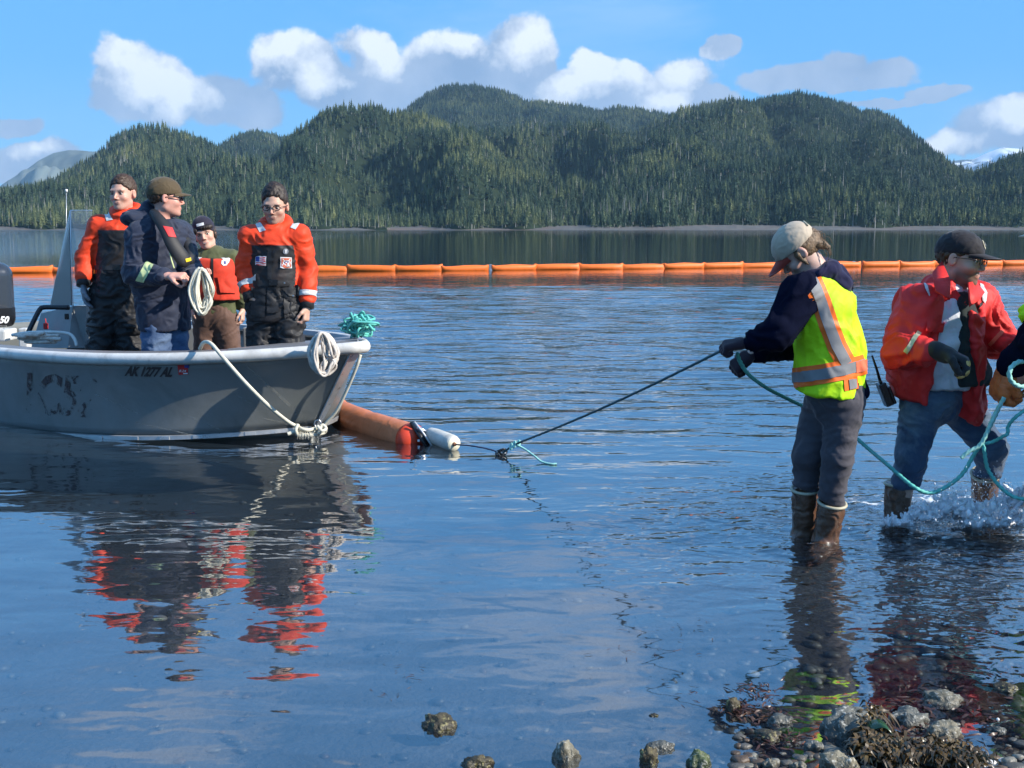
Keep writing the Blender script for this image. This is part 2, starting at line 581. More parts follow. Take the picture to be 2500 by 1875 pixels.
# ------------------------------------------------------------------ trees
def conifer_mesh(name, seed, tiers=8, spokes=8, h=1.0, r=0.17, lean=0.0, gap=0.0, mat=None):
    R = random.Random(seed)
    V, Fc, mi = [], [], []

    def add_cone_skirt(z0, z1, rad):
        c = len(V)
        V.append((R.uniform(-.01, .01), R.uniform(-.01, .01), z1))
        for k in range(spokes * 2):
            a = math.pi * k / spokes + R.uniform(-.12, .12)
            q = rad * (R.uniform(0.75, 1.15) if k % 2 == 0 else R.uniform(0.35, 0.6))
            V.append((q * math.cos(a), q * math.sin(a), z0 + R.uniform(-.02, .015) - (0.02 if k % 2 == 0 else -0.02)))
        for k in range(spokes * 2):
            Fc.append((c, c + 1 + k, c + 1 + (k + 1) % (spokes * 2))); mi.append(0)
    for i in range(tiers):
        t = i / (tiers - 1)
        z0 = 0.12 + gap + (0.80 - gap) * t
        rad = r * (1 - t) ** 0.8 * R.uniform(0.8, 1.15) + 0.018
        if t < 0.2: rad *= 0.8
        add_cone_skirt(z0, z0 + 0.20 * (1 - 0.35 * t), rad)
    c = len(V)
    for k in range(5):
        a = 2 * math.pi * k / 5
        V.append((0.016 * math.cos(a), 0.016 * math.sin(a), -0.06))
    V.append((0, 0, 0.98))
    for k in range(5):
        Fc.append((c + k, c + (k + 1) % 5, c + 5)); mi.append(1)
    V = [(x + lean * z * z, y, z * h) for x, y, z in V]
    me = mesh_np(name, V, Fc, smooth=False)
    me.materials.append(mat or M_tree); me.materials.append(M_snag)
    me.polygons.foreach_set('material_index', mi)
    return me


def snag_mesh(name, seed):
    R = random.Random(seed)
    V, Fc = [], []

    def spike(a, b, r0):
        c = len(V); a = Vector(a); b = Vector(b)
        d = (b - a).normalized(); s = d.orthogonal().normalized(); t = d.cross(s)
        for k in range(4):
            an = math.pi / 2 * k
            V.append(a + (s * math.cos(an) + t * math.sin(an)) * r0)
        V.append(b)
        for k in range(4): Fc.append((c + k, c + (k + 1) % 4, c + 4))
    spike((0, 0, -0.05), (R.uniform(-.03, .03), 0, 1.0), 0.026)
    for k in range(14):
        z = R.uniform(0.25, 0.92); a = R.uniform(0, 6.28); l = R.uniform(.04, .11) * (1.2 - z)
        spike((0, 0, z), (l * math.cos(a), l * math.sin(a), z + R.uniform(-.02, .05)), 0.008)
    me = mesh_np(name, V, Fc, smooth=False)
    me.materials.append(M_snag)
    return me


TREES = [conifer_mesh('conifer', 1), conifer_mesh('conifer', 2, tiers=7, r=0.20), conifer_mesh('conifer', 3, tiers=9, r=0.14, gap=0.08),
         conifer_mesh('conifer', 4, tiers=6, r=0.24, spokes=7)]
SNAGS = [snag_mesh('snag', 11), snag_mesh('snag', 12)]
PALE = [conifer_mesh('pale_conifer', 21, r=0.16, mat=M_tree_sunpatch), conifer_mesh('pale_conifer', 22, tiers=7, r=0.20, mat=M_tree_sunpatch)]

# scatter over the hills, dropping what nearer hills hide
pts, scl, kinds, rots = [], [], [], []
for hi_, hl in enumerate(HILLS):
    w0, w1 = max(hl['w'][0], -500), min(hl['w'][1], 2950)
    depth = hl['yc'] - hl['yf']
    width = (w1 - w0) / F * (hl['yc'] + hl['yf']) / 2
    n = int(width * depth / 20.0)
    px = rng.uniform(w0, w1, n); t = rng.uniform(0.0, 1.04, n)
    # more even density over depth
    keep = rng.uniform(0, 1, n) < (hl['yf'] + depth * t) / hl['yc']
    px, t = px[keep], t[keep]
    X, Y, Z = hill_height(hl, px, t)
    ok = Z > 1.5
    vis = np.ones(len(px), bool)
    pyy = 557 - (Z + TREE_H - H) / Y * F        # top of the tree in the picture
    for h2 in HILLS:
        if h2 is hl or h2['yc'] > hl['yc']: continue
        inside = (px > h2['w'][0]) & (px < h2['w'][1])
        hid = inside & (pyy > interp(h2['prof'], px) + 14) & (Y > h2['yc'])
        vis &= ~hid
    k = ok & vis
    pts.append(np.stack([X[k], Y[k], Z[k] - 0.6], -1))
    hs = rng.uniform(0.45, 1.25, k.sum()) * TREE_H * (0.92 + 0.10 * (hl['yc'] > 1600))
    hs = np.where(rng.uniform(0, 1, k.sum()) < 0.05, hs * 1.3, hs)
    kk = rng.integers(0, 4, k.sum())
    dead = rng.uniform(0, 1, k.sum()) < (0.05 if hl['name'] in ('low', 'peak', 'dome', 'shoulder') else 0.03)
    q = fbm(np.stack([X[k] * .006, Y[k] * .006, Z[k] * 0], -1), 3)
    dead |= (q > 0.42) & (rng.uniform(0, 1, k.sum()) < 0.22)
    kk = np.where(dead, 4 + (kk % 2), kk)
    pale_p = np.clip(q * 1.2 - .15, 0, .5)  # random paler trees; sun patches painted in below as more of them
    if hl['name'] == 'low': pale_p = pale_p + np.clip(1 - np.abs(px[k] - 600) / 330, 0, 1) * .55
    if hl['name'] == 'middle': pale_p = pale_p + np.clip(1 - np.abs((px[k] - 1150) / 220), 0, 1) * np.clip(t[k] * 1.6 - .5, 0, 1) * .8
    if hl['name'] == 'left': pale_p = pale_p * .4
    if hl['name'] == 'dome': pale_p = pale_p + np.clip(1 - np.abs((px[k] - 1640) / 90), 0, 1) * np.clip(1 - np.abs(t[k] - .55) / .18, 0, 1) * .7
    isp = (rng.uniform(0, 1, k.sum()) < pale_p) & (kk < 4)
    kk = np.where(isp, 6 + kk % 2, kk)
    kinds.append(kk); scl.append(hs); rots.append(rng.uniform(0, 6.28, k.sum()))
pts = np.concatenate(pts); scl = np.concatenate(scl); kinds = np.concatenate(kinds); rots = np.concatenate(rots)
# the nearest 290 living trees in view stand as single objects
inview = (np.abs(pts[:, 0] / pts[:, 1]) < 0.452) & ((kinds < 4) | (kinds > 5))
apparent = np.where(inview, scl / pts[:, 1], 0)
order = np.argsort(-apparent)[:290]
single = np.zeros(len(pts), bool); single[order] = True
for i in order:
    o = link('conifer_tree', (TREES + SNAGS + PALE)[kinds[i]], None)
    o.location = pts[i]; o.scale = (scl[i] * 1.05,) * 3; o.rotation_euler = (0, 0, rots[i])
    if kinds[i] > 5: setp(o, 'conifer with sunlight painted into its pale needles, in the shoreline forest across the water', 'tree', 'pale conifers along the far shoreline')
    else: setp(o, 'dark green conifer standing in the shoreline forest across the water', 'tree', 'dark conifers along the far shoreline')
print('trees', len(pts))

# the rest of the forest: one object, instanced on points
rest = ~single
me = bpy.data.meshes.new('forest')
rp = pts[rest]
me.vertices.add(len(rp)); me.vertices.foreach_set('co', rp.astype(np.float32).ravel())
for nm, typ, arr in (('sc', 'FLOAT', scl[rest].astype(np.float32)), ('rz', 'FLOAT', rots[rest].astype(np.float32)), ('kd', 'INT', kinds[rest].astype(np.int32))):
    at = me.attributes.new(nm, typ, 'POINT'); at.data.foreach_set('value', arr)
forest = link('forest', me)
setp(forest, 'dense conifer forest with grey dead trunks covering the hills', 'forest', kind='stuff')
ng = bpy.data.node_groups.new('forest', 'GeometryNodeTree')
ng.interface.new_socket('Geometry', in_out='INPUT', socket_type='NodeSocketGeometry')
ng.interface.new_socket('Geometry', in_out='OUTPUT', socket_type='NodeSocketGeometry')
gi = ng.nodes.new('NodeGroupInput'); go = ng.nodes.new('NodeGroupOutput')
join = ng.nodes.new('GeometryNodeJoinGeometry')
protos = {}
for o in SC.collection.objects:
    if o.name.startswith('conifer_tree'): protos.setdefault(o.data.name, o)


def named(nm, typ='FLOAT'):
    nd = ng.nodes.new('GeometryNodeInputNamedAttribute'); nd.data_type = typ; nd.inputs[0].default_value = nm
    return nd.outputs[0]


def const_mesh_source(me_, k):
    # a source made of the mesh datablock through an object already in the scene
    for o in SC.collection.objects:
        if o.type == 'MESH' and o.data == me_: return o
    i = int(np.where(kinds == k)[0][0])
    o = link('dead_tree', me_, None); o.location = pts[i]; o.scale = (scl[i],) * 3
    setp(o, 'bare grey dead trunk in the shoreline forest', 'tree', 'dead trees in the forest')
    return o


deadsel = np.where((kinds >= 4) & (np.abs(pts[:, 0] / pts[:, 1]) < 0.45))[0]
deadsel = deadsel[np.argsort(-(scl / pts[:, 1])[deadsel])]
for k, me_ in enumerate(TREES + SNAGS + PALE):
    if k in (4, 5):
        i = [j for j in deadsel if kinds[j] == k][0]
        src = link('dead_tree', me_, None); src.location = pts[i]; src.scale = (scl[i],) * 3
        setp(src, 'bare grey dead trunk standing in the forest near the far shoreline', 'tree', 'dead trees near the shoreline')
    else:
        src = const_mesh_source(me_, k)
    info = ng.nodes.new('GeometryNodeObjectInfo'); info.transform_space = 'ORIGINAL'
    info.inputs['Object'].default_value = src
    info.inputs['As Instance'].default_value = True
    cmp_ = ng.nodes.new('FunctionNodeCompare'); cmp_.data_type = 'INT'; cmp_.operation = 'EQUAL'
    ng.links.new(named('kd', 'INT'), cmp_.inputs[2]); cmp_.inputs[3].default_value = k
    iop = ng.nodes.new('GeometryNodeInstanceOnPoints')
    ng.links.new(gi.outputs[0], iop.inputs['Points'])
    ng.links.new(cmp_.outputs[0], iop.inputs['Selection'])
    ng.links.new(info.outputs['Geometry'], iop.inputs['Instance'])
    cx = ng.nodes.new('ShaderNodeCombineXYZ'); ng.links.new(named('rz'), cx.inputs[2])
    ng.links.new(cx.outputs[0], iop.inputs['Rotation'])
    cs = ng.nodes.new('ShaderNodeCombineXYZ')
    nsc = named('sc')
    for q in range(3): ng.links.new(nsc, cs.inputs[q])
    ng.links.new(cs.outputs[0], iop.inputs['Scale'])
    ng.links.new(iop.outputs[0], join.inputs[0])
ng.links.new(join.outputs[0], go.inputs[0])
md = forest.modifiers.new('forest', 'NODES'); md.node_group = ng
# ------------------------------------------------------------------ sea bed and water
def bed_z(x, y):
    """height of the sea bed / beach"""
    x = np.asarray(x, float); y = np.asarray(y, float)
    s = (y - 2.95) - 0.42 * np.clip(x - 0.2, -1.5, 1.6)          # shore comes out further on the right
    z = -0.040 - 0.030 * s
    z = np.where(s > 3.2, z - 0.09 * (s - 3.2), z)
    z = np.where(s > 30, -0.04 - 0.03 * 30 - 0.09 * 26.8 - 0.01 * (s - 30), z)
    z = np.where(s < -0.7, -0.019 - 0.16 * (s + 0.7), z)
    z = np.where(y > 2.75, np.minimum(z, -0.014), z)
    return np.clip(z, -9.0, 1.2)


xs = np.concatenate([np.linspace(-9000, -40, 24), np.linspace(-30, -5, 16), np.linspace(-4.5, 4.5, 150), np.linspace(5, 30, 16), np.linspace(40, 9000, 24)])
ys = np.concatenate([np.linspace(-400, -4, 6), np.linspace(-3, 2, 10), np.linspace(2.2, 8, 130), np.linspace(8.6, 40, 30), np.linspace(60, 12000, 24)])
XX, YY = np.meshgrid(xs, ys)
ZZ = bed_z(XX, YY)
near = np.clip(1 - (YY - 2) / 8, 0, 1) * (np.abs(XX) < 5) * (YY > 1)
ZZ = ZZ + near * (fbm(np.stack([XX * 3, YY * 3, XX * 0], -1), 3) * 0.014 + fbm(np.stack([XX * 14, YY * 14, XX * 0], -1), 2) * 0.006)
V = np.stack([XX, YY, ZZ], -1).reshape(-1, 3)
idx = np.arange(len(xs) * len(ys)).reshape(len(ys), len(xs))
Fc = np.stack([idx[:-1, :-1], idx[:-1, 1:], idx[1:, 1:], idx[1:, :-1]], -1).reshape(-1, 4)
m, T, out = mat_new('silty sea bed')
b = T.new('ShaderNodeBsdfPrincipled')
co = T.new('ShaderNodeNewGeometry').outputs['Position']
n1 = T.noise(co, 2.2, 6, 0.62, 0.4)
n2 = T.noise(co, 38.0, 4, 0.6)
n3 = T.noise(co, 7.0, 5, 0.6, 1.0)
x_, y_, z_ = T.sep(co)
col = T.ramp(n1, [(0.3, (0.050, 0.048, 0.046)), (0.55, (0.085, 0.080, 0.078)), (0.75, (0.14, 0.13, 0.12))])
col = T.mix(T.mr(n3, 0.56, 0.72), col, (0.040, 0.034, 0.022))
col = T.mix(T.mr(n2, 0.62, 0.74, 0, 0.4), col, (0.18, 0.17, 0.14))
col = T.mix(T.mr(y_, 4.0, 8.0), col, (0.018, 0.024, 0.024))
wk = T.m('MULTIPLY', T.mr(T.m('ADD', x_, T.m('MULTIPLY', T.m('SUBTRACT', n1, .5), 1.2)), .35, .8), T.mr(y_, 4.6, 3.9))
col = T.mix(T.m('MULTIPLY', wk, .8), col, (0.030, 0.022, 0.014))
T.put(b.inputs['Base Color'], col)
b.inputs['Roughness'].default_value = 0.9
bp = T.new('ShaderNodeBump'); bp.inputs['Distance'].default_value = 0.02; bp.inputs['Strength'].default_value = 0.8
T.put(bp.inputs['Height'], T.m('ADD', n2, n3)); T.l.new(bp.outputs[0], b.inputs['Normal'])
T.l.new(b.outputs[0], out.inputs[0])
setp(link('seabed', mesh_np('seabed', V, Fc), None, m), kind='structure')


def water_material():
    m, T, out = mat_new('sea water')
    pos = T.new('ShaderNodeNewGeometry').outputs['Position']
    x, y, z = T.sep(pos)

    # wave height as a node group so that it can be sampled at three points
    g = bpy.data.node_groups.new('wave height', 'ShaderNodeTree')
    g.interface.new_socket('P', in_out='INPUT', socket_type='NodeSocketVector')
    for nm in ('calm', 'wind', 'swirl'):
        g.interface.new_socket(nm, in_out='INPUT', socket_type='NodeSocketFloat')
    g.interface.new_socket('H', in_out='OUTPUT', socket_type='NodeSocketFloat')
    N = NT(g)
    gi = N.new('NodeGroupInput'); go = N.new('NodeGroupOutput')
    p = gi.outputs[0]
    pw = N.vm('MULTIPLY', p, (1.0, 2.4, 1.0))
    a = N.noise(pw, 1.5, 2, 0.45, 0.5)                    # ripples long across the view
    pw2 = N.vm('MULTIPLY', N.vm('ADD', p, (3.1, 7.7, 0)), (1.0, 1.9, 1.0))
    b = N.noise(pw2, 5.5, 2, 0.5, 0.6)
    c = N.noise(p, 0.9, 2, 0.5, 0.2)                       # slow undulation
    d = N.noise(N.vm('MULTIPLY', p, (1.0, 1.3, 1.0)), 11.0, 2, 0.5, 1.0)
    h_wind = N.m('ADD', N.m('MULTIPLY', a, 0.020), N.m('MULTIPLY', b, 0.012))
    h_calm = N.m('ADD', N.m('MULTIPLY', c, 0.010), N.m('MULTIPLY', a, 0.008))
    h_sw = N.m('ADD', N.m('MULTIPLY', d, 0.010), N.m('MULTIPLY', b, 0.020))
    h = N.m('ADD', N.m('MULTIPLY', h_wind, gi.outputs['wind']), N.m('MULTIPLY', h_calm, gi.outputs['calm']))
    h = N.m('ADD', h, N.m('MULTIPLY', h_sw, gi.outputs['swirl']))
    N.l.new(h, go.inputs[0])

    # where the breeze touches the water: between the shore shallows and the boom, and a streak under the far shore
    edge = T.noise(T.vm('MULTIPLY', pos, (0.25, 0.6, 1)), 0.35, 3, 0.5)
    ye = T.m('ADD', y, T.m('MULTIPLY', T.m('SUBTRACT', edge, 0.5), 6.0))
    near = T.mr(y, 5.0, 12.0, 0.06, 0.85, True)
    farw = T.mr(ye, 23.0, 31.0, 1.0, 0.05, True)
    beyond = T.mr(y, 44.0, 80.0, 1.0, 1.3, True)
    gust = T.mr(T.noise(T.vm('MULTIPLY', pos, (0.35, 0.7, 1)), 0.5, 3, 0.55), 0.35, 0.65, 0.72, 1.15)
    wind = T.m('MULTIPLY', T.m('MULTIPLY', near, farw), T.m('MULTIPLY', beyond, gust))
    left_far = T.m('MULTIPLY', T.mr(y, 48, 70), T.mr(x, -14, -28, 0, 0.55))
    wind = T.m('ADD', wind, left_far)
    streak = T.m('MULTIPLY', T.mr(y, 640, 700), T.mr(y, 812, 806))
    wind = T.m('ADD', wind, T.m('MULTIPLY', streak, 0.9))
    calm = T.mr(y, 24.0, 32.0, 1.0, 0.25)
    # disturbed water round the two people wading
    rx = T.m('SUBTRACT', x, 1.75); ry = T.m('SUBTRACT', y, 5.1)
    dist = T.m('SQRT', T.m('ADD', T.m('MULTIPLY', rx, rx), T.m('MULTIPLY', T.m('MULTIPLY', ry, ry), 0.8)))
    sw = T.mr(dist, 0.5, 1.7, 1.0, 0.0, True)
    sw = T.m('MULTIPLY', sw, T.mr(T.noise(pos, 1.6, 3, 0.5), 0.3, 0.6, 0.4, 1.2))
    sw = T.m('ADD', T.m('MULTIPLY', sw, 1.35), 0.06)

    def samp(off):
        nd = T.new('ShaderNodeGroup'); nd.node_tree = g
        T.put(nd.inputs[0], T.vm('ADD', pos, off))
        T.put(nd.inputs['calm'], calm); T.put(nd.inputs['wind'], wind); T.put(nd.inputs['swirl'], sw)
        return nd.outputs[0]
    e = 0.02
    h0 = samp((0, 0, 0)); hx = samp((e, 0, 0)); hy = samp((0, e, 0))
    sx = T.m('DIVIDE', T.m('SUBTRACT', h0, hx), e)
    sy = T.m('DIVIDE', T.m('SUBTRACT', h0, hy), e)
    # ring waves from the waders' boots
    gn = T.new('ShaderNodeNewGeometry').outputs['Normal']
    nrm = T.vm('NORMALIZE', T.vm('ADD', gn, T.comb(sx, sy, 0.0)))
    inc = T.new('ShaderNodeNewGeometry').outputs['Incoming']
    cosv = T.m('ABSOLUTE', T.vm('DOT_PRODUCT', inc, nrm))
    fres = T.m('ADD', 0.17, T.m('MULTIPLY', 0.83, T.m('POWER', T.m('SUBTRACT', 1.0, cosv, clamp=True), 2.6)))
    gl = T.new('ShaderNodeBsdfGlossy'); gl.inputs['Roughness'].default_value = 0.03
    T.l.new(nrm, gl.inputs['Normal'])
    tr = T.new('ShaderNodeBsdfTransparent'); tr.inputs['Color'].default_value = (0.78, 0.84, 0.86, 1)
    blue_fill = T.new('ShaderNodeBsdfDiffuse'); blue_fill.inputs['Color'].default_value = (0.14, 0.19, 0.32, 1)
    ms = T.new('ShaderNodeMixShader')          # a little blue diffuse colour added to brighten the water
    ms.inputs[0].default_value = 0.03
    T.l.new(tr.outputs[0], ms.inputs[1]); T.l.new(blue_fill.outputs[0], ms.inputs[2]); tr = ms
    mx = T.new('ShaderNodeMixShader')
    T.l.new(fres, mx.inputs[0]); T.l.new(tr.outputs[0], mx.inputs[1]); T.l.new(gl.outputs[0], mx.inputs[2])
    T.l.new(mx.outputs[0], out.inputs[0])
    return m


M_water = water_material()
# the surface itself: real waves where the breeze ruffles it, flat far out
us = np.concatenate([-np.geomspace(40, .56, 40), np.linspace(-.50, .50, 460), np.geomspace(.56, 40, 40)])
ysr = np.concatenate([[-300, -60, -10, 0.5, 1.5], np.geomspace(2.2, 46, 900), np.geomspace(50, 12500, 60)])
UU, YY = np.meshgrid(us, ysr)
XX = UU * np.maximum(YY, 2.0) * np.where(np.abs(UU) > 1, 1 + 200 / np.maximum(YY, 2.0), 1)


def sstep(x, a, b):
    t = np.clip((x - a) / (b - a), 0, 1); return t * t * (3 - 2 * t)


q0 = np.stack([XX * .25, YY * .5, XX * 0], -1)
edge = YY + gnoise(q0) * 3.0
gust = 1 + .55 * gnoise(np.stack([XX * .22 + 5, YY * .45, XX * 0], -1))
Aw = (.10 + .90 * sstep(YY, 5.2, 11.5)) * (1 - .93 * sstep(edge, 24, 30.5)) * gust
Aw *= (1 - sstep(YY, 38, 46)) * (1 - sstep(np.abs(UU), .5, .56)) * sstep(YY, 2.2, 3.2)
h1 = gnoise(np.stack([XX * 1.0 + gnoise(q0 * 3) * .8, YY * 2.7, XX * 0], -1))
h2 = gnoise(np.stack([XX * 2.6 + 9, YY * 6.2, XX * 0 + 3], -1)) * (1 - sstep(YY, 12, 20))
h3 = gnoise(np.stack([XX * .45, YY * .95 + 7, XX * 0 + 8], -1))
h4 = gnoise(np.stack([XX * 2.2 + YY * 1.3, YY * 3.6 - XX * .8, XX * 0 + 1], -1))
wd = np.exp(-(((XX - 1.75) / 1.3) ** 2 + ((YY - 5.2) / 1.0) ** 2))
ring1 = np.sqrt((XX - 1.42) ** 2 + (YY - 5.15) ** 2); ring2 = np.sqrt((XX - 2.1) ** 2 + (YY - 5.3) ** 2)
rings = np.cos(ring1 * 34) * np.exp(-ring1 * 2.6) + 1.6 * np.cos(ring2 * 26) * np.exp(-ring2 * 1.9)
Z = Aw * (.0230 * h1 + .0062 * h2 + .016 * h3) + wd * (.011 * h4 + .006 * h2) + .0035 * rings * sstep(YY, 2.5, 3.5)
Z += .0030 * gnoise(np.stack([XX * .8, YY * 1.6, XX * 0 + 4], -1)) * (YY < 20) * sstep(YY, 2.2, 3.2)
V = np.stack([XX, YY, Z], -1).reshape(-1, 3)
idx = np.arange(XX.size).reshape(XX.shape)
Fc = np.stack([idx[:-1, :-1], idx[:-1, 1:], idx[1:, 1:], idx[1:, :-1]], -1).reshape(-1, 4)
setp(link('water', mesh_np('water', V, Fc), None, M_water), kind='structure')
# ------------------------------------------------------------------ signed distance modelling, meshed with surface nets
def v3(a): return np.array([a[0], a[1], a[2]], float)


def unit(a):
    a = v3(a); return a / (np.linalg.norm(a) + 1e-12)


class Field:
    def __init__(s):
        s.prims = []

    def rc(s, a, b, ra, rb, k=0.02, flat=1.0, side=None, op='u'):
        """round cone from a to b; flat<1 thins it along `side`"""
        s.prims.append(('rc', v3(a), v3(b), ra, rb, k, flat, None if side is None else unit(side), op)); return s

    def ell(s, c, r, R=None, k=0.02, op='u'):
        s.prims.append(('ell', v3(c), np.array(r, float), np.eye(3) if R is None else np.array(R, float), k, op)); return s

    def box(s, c, r, R=None, rd=0.01, k=0.01, op='u'):
        s.prims.append(('box', v3(c), np.array(r, float), np.eye(3) if R is None else np.array(R, float), rd, k, op)); return s

    def plane(s, p, n, k=0.004):
        """keep the side against the normal"""
        s.prims.append(('pl', v3(p), unit(n), k)); return s

    def chain(s, pts, rs, k=0.02, flat=1.0, side=None, op='u'):
        for i in range(len(pts) - 1): s.rc(pts[i], pts[i + 1], rs[i], rs[i + 1], k, flat, side, op)
        return s

    def bounds(s):
        lo = np.full(3, 1e9); hi = -lo
        for p in s.prims:
            if p[-1] == 's': continue
            if p[0] == 'rc':
                for q, r in ((p[1], p[3]), (p[2], p[4])):
                    lo = np.minimum(lo, q - r); hi = np.maximum(hi, q + r)
            elif p[0] in ('ell', 'box'):
                e = np.abs(p[3]) @ p[2] if p[0] == 'ell' else np.abs(p[3].T).T @ p[2] + p[4]
                e = np.abs(p[3].T) @ p[2] + (p[4] if p[0] == 'box' else 0)
                lo = np.minimum(lo, p[1] - e); hi = np.maximum(hi, p[1] + e)
        return lo - 0.03, hi + 0.03

    def mesh(s, h=0.008, smooth=0):
        lo, hi = s.bounds()
        n = np.ceil((hi - lo) / h).astype(int) + 1
        D = np.full(n, 0.2, np.float32)
        ax = [lo[i] + h * np.arange(n[i]) for i in range(3)]
        for p in s.prims:
            op = p[-1]
            if p[0] == 'pl':
                d = ((ax[0][:, None, None] - p[1][0]) * p[2][0] + (ax[1][None, :, None] - p[1][1]) * p[2][1]
                     + (ax[2][None, None, :] - p[1][2]) * p[2][2]).astype(np.float32)
                k = p[3]
                hh = np.clip(0.5 + 0.5 * (d - D) / k, 0, 1)
                D = D * (1 - hh) + d * hh + k * hh * (1 - hh)
                continue
            if p[0] == 'rc':
                r = max(p[3], p[4]); a, b = np.minimum(p[1], p[2]) - r, np.maximum(p[1], p[2]) + r; k = p[5]
            else:
                e = np.abs(p[3].T) @ p[2] + (p[4] if p[0] == 'box' else 0)
                a, b = p[1] - e, p[1] + e; k = p[4] if p[0] == 'ell' else p[5]
            pad = k + 3 * h
            i0 = np.maximum(np.floor((a - pad - lo) / h).astype(int), 0)
            i1 = np.minimum(np.ceil((b + pad - lo) / h).astype(int) + 1, n)
            if (i1 <= i0).any(): continue
            sl = tuple(slice(i0[i], i1[i]) for i in range(3))
            X = np.stack(np.meshgrid(*[ax[i][sl[i]] for i in range(3)], indexing='ij'), -1)
            if p[0] == 'rc':
                ab = p[2] - p[1]; L2 = ab @ ab + 1e-12
                q = X - p[1]
                t = np.clip(q @ ab / L2, 0, 1)
                q = q - t[..., None] * ab
                rr = p[3] + (p[4] - p[3]) * t
                if p[7] is not None:
                    sd = p[7]; w = q @ sd
                    l2 = (q * q).sum(-1) - w * w + (w / p[6]) ** 2
                    d = (np.sqrt(np.maximum(l2, 0)) - rr) * (p[6] if p[6] < 1 else 1.0) ** 0.5
                else:
                    d = np.sqrt((q * q).sum(-1)) - rr
            elif p[0] == 'ell':
                q = (X - p[1]) @ p[3].T
                k0 = np.sqrt(((q / p[2]) ** 2).sum(-1)); k1 = np.sqrt(((q / p[2] ** 2) ** 2).sum(-1)) + 1e-9
                d = k0 * (k0 - 1) / k1
            else:
                q = np.abs((X - p[1]) @ p[3].T) - (p[2] - p[4])
                d = np.sqrt((np.maximum(q, 0) ** 2).sum(-1)) + np.minimum(q.max(-1), 0) - p[4]
            d = d.astype(np.float32)
            S = D[sl]
            if op == 's':
                d = -d
                hh = np.clip(0.5 + 0.5 * (d - S) / k, 0, 1)
                D[sl] = S * (1 - hh) + d * hh + k * hh * (1 - hh)
            else:
                hh = np.clip(0.5 + 0.5 * (S - d) / k, 0, 1)
                D[sl] = S * (1 - hh) + d * hh - k * hh * (1 - hh)
        D[0] = D[-1] = 0.2; D[:, 0] = D[:, -1] = 0.2; D[:, :, 0] = D[:, :, -1] = 0.2
        return nets(D, lo, h)


def nets(D, lo, h):
    n = D.shape
    I = D < 0
    c = [D[i:n[0] - 1 + i, j:n[1] - 1 + j, k:n[2] - 1 + k] for i in (0, 1) for j in (0, 1) for k in (0, 1)]
    cnt = sum((q < 0).astype(np.int8) for q in c)
    act = (cnt > 0) & (cnt < 8)
    ii = np.argwhere(act)
    vid = np.full(act.shape, -1, np.int64); vid[act] = np.arange(len(ii))
    cv = np.stack([q[act] for q in c], -1)
    off = np.array([(i, j, k) for i in (0, 1) for j in (0, 1) for k in (0, 1)], float)
    acc = np.zeros((len(ii), 3)); w = np.zeros(len(ii))
    for a in range(8):
        for b in range(a + 1, 8):
            if np.abs(off[a] - off[b]).sum() != 1: continue
            da, db = cv[:, a], cv[:, b]
            x = (da < 0) != (db < 0)
            t = np.where(x, da / np.where(x, da - db, 1), 0)
            pos = off[a] + t[:, None] * (off[b] - off[a])
            acc += np.where(x[:, None], pos, 0); w += x
    V = lo + h * (ii + acc / w[:, None])
    F_ = []
    for axis in range(3):
        u, v = (axis + 1) % 3, (axis + 2) % 3
        sl0 = [slice(None)] * 3; sl1 = [slice(None)] * 3
        sl0[axis] = slice(0, n[axis] - 1); sl1[axis] = slice(1, n[axis])
        A, B = I[tuple(sl0)], I[tuple(sl1)]
        e = np.argwhere(A != B)
        e = e[(e[:, u] > 0) & (e[:, v] > 0) & (e[:, u] < n[u] - 1) & (e[:, v] < n[v] - 1)]
        if not len(e): continue
        fl = A[tuple(e.T)]
        q = []
        for du, dv in ((0, 0), (-1, 0), (-1, -1), (0, -1)):
            f = e.copy(); f[:, u] += du; f[:, v] += dv
            q.append(vid[tuple(f.T)])
        q = np.stack(q, -1)
        q = np.where(fl[:, None], q, q[:, ::-1])
        F_.append(q)
    return V, np.concatenate(F_)


def vnormals(V, Fc):
    a, b, c = V[Fc[:, 0]], V[Fc[:, 1]], V[Fc[:, 2]]
    d = V[Fc[:, 3]]
    nf = np.cross(c - a, d - b)
    N = np.zeros_like(V)
    for k in range(4): np.add.at(N, Fc[:, k], nf)
    return N / (np.linalg.norm(N, axis=1, keepdims=True) + 1e-12)


def relax(V, Fc, it=1, f=0.5):
    for _ in range(it):
        S = np.zeros_like(V); C = np.zeros(len(V))
        for k in range(4):
            np.add.at(S, Fc[:, k], V[Fc[:, (k + 1) % 4]] + V[Fc[:, k - 1]]); np.add.at(C, Fc[:, k], 2)
        V = V * (1 - f) + f * S / C[:, None]
    return V


def wrinkles(V, Fc, amp=0.008, freq=8.0, seed=0.0, stretch=(1, 1, 1), fine=0.35, where=None):
    N = vnormals(V, Fc)
    q = V * np.array(stretch) * freq + seed
    w = fbm(q * 0.6 + 5.1, 2)[:, None] * 1.3
    a = 1 - np.abs(gnoise(q + w)) * 3.0
    b = 1 - np.abs(gnoise(q * 2.3 + w * 2 + 9)) * 3.0
    d = np.clip(a, -1, 1) * amp + np.clip(b, -1, 1) * amp * fine
    if where is not None: d = d * where(V)
    return V + N * d[:, None]


def frame(fwd, up=(0, 0, 1)):
    """rows: right hand side of the one facing fwd, fwd, up"""
    f = unit(fwd); u = v3(up); r = np.cross(f, u); r /= np.linalg.norm(r); u = np.cross(r, f)
    return np.stack([r, f, u])


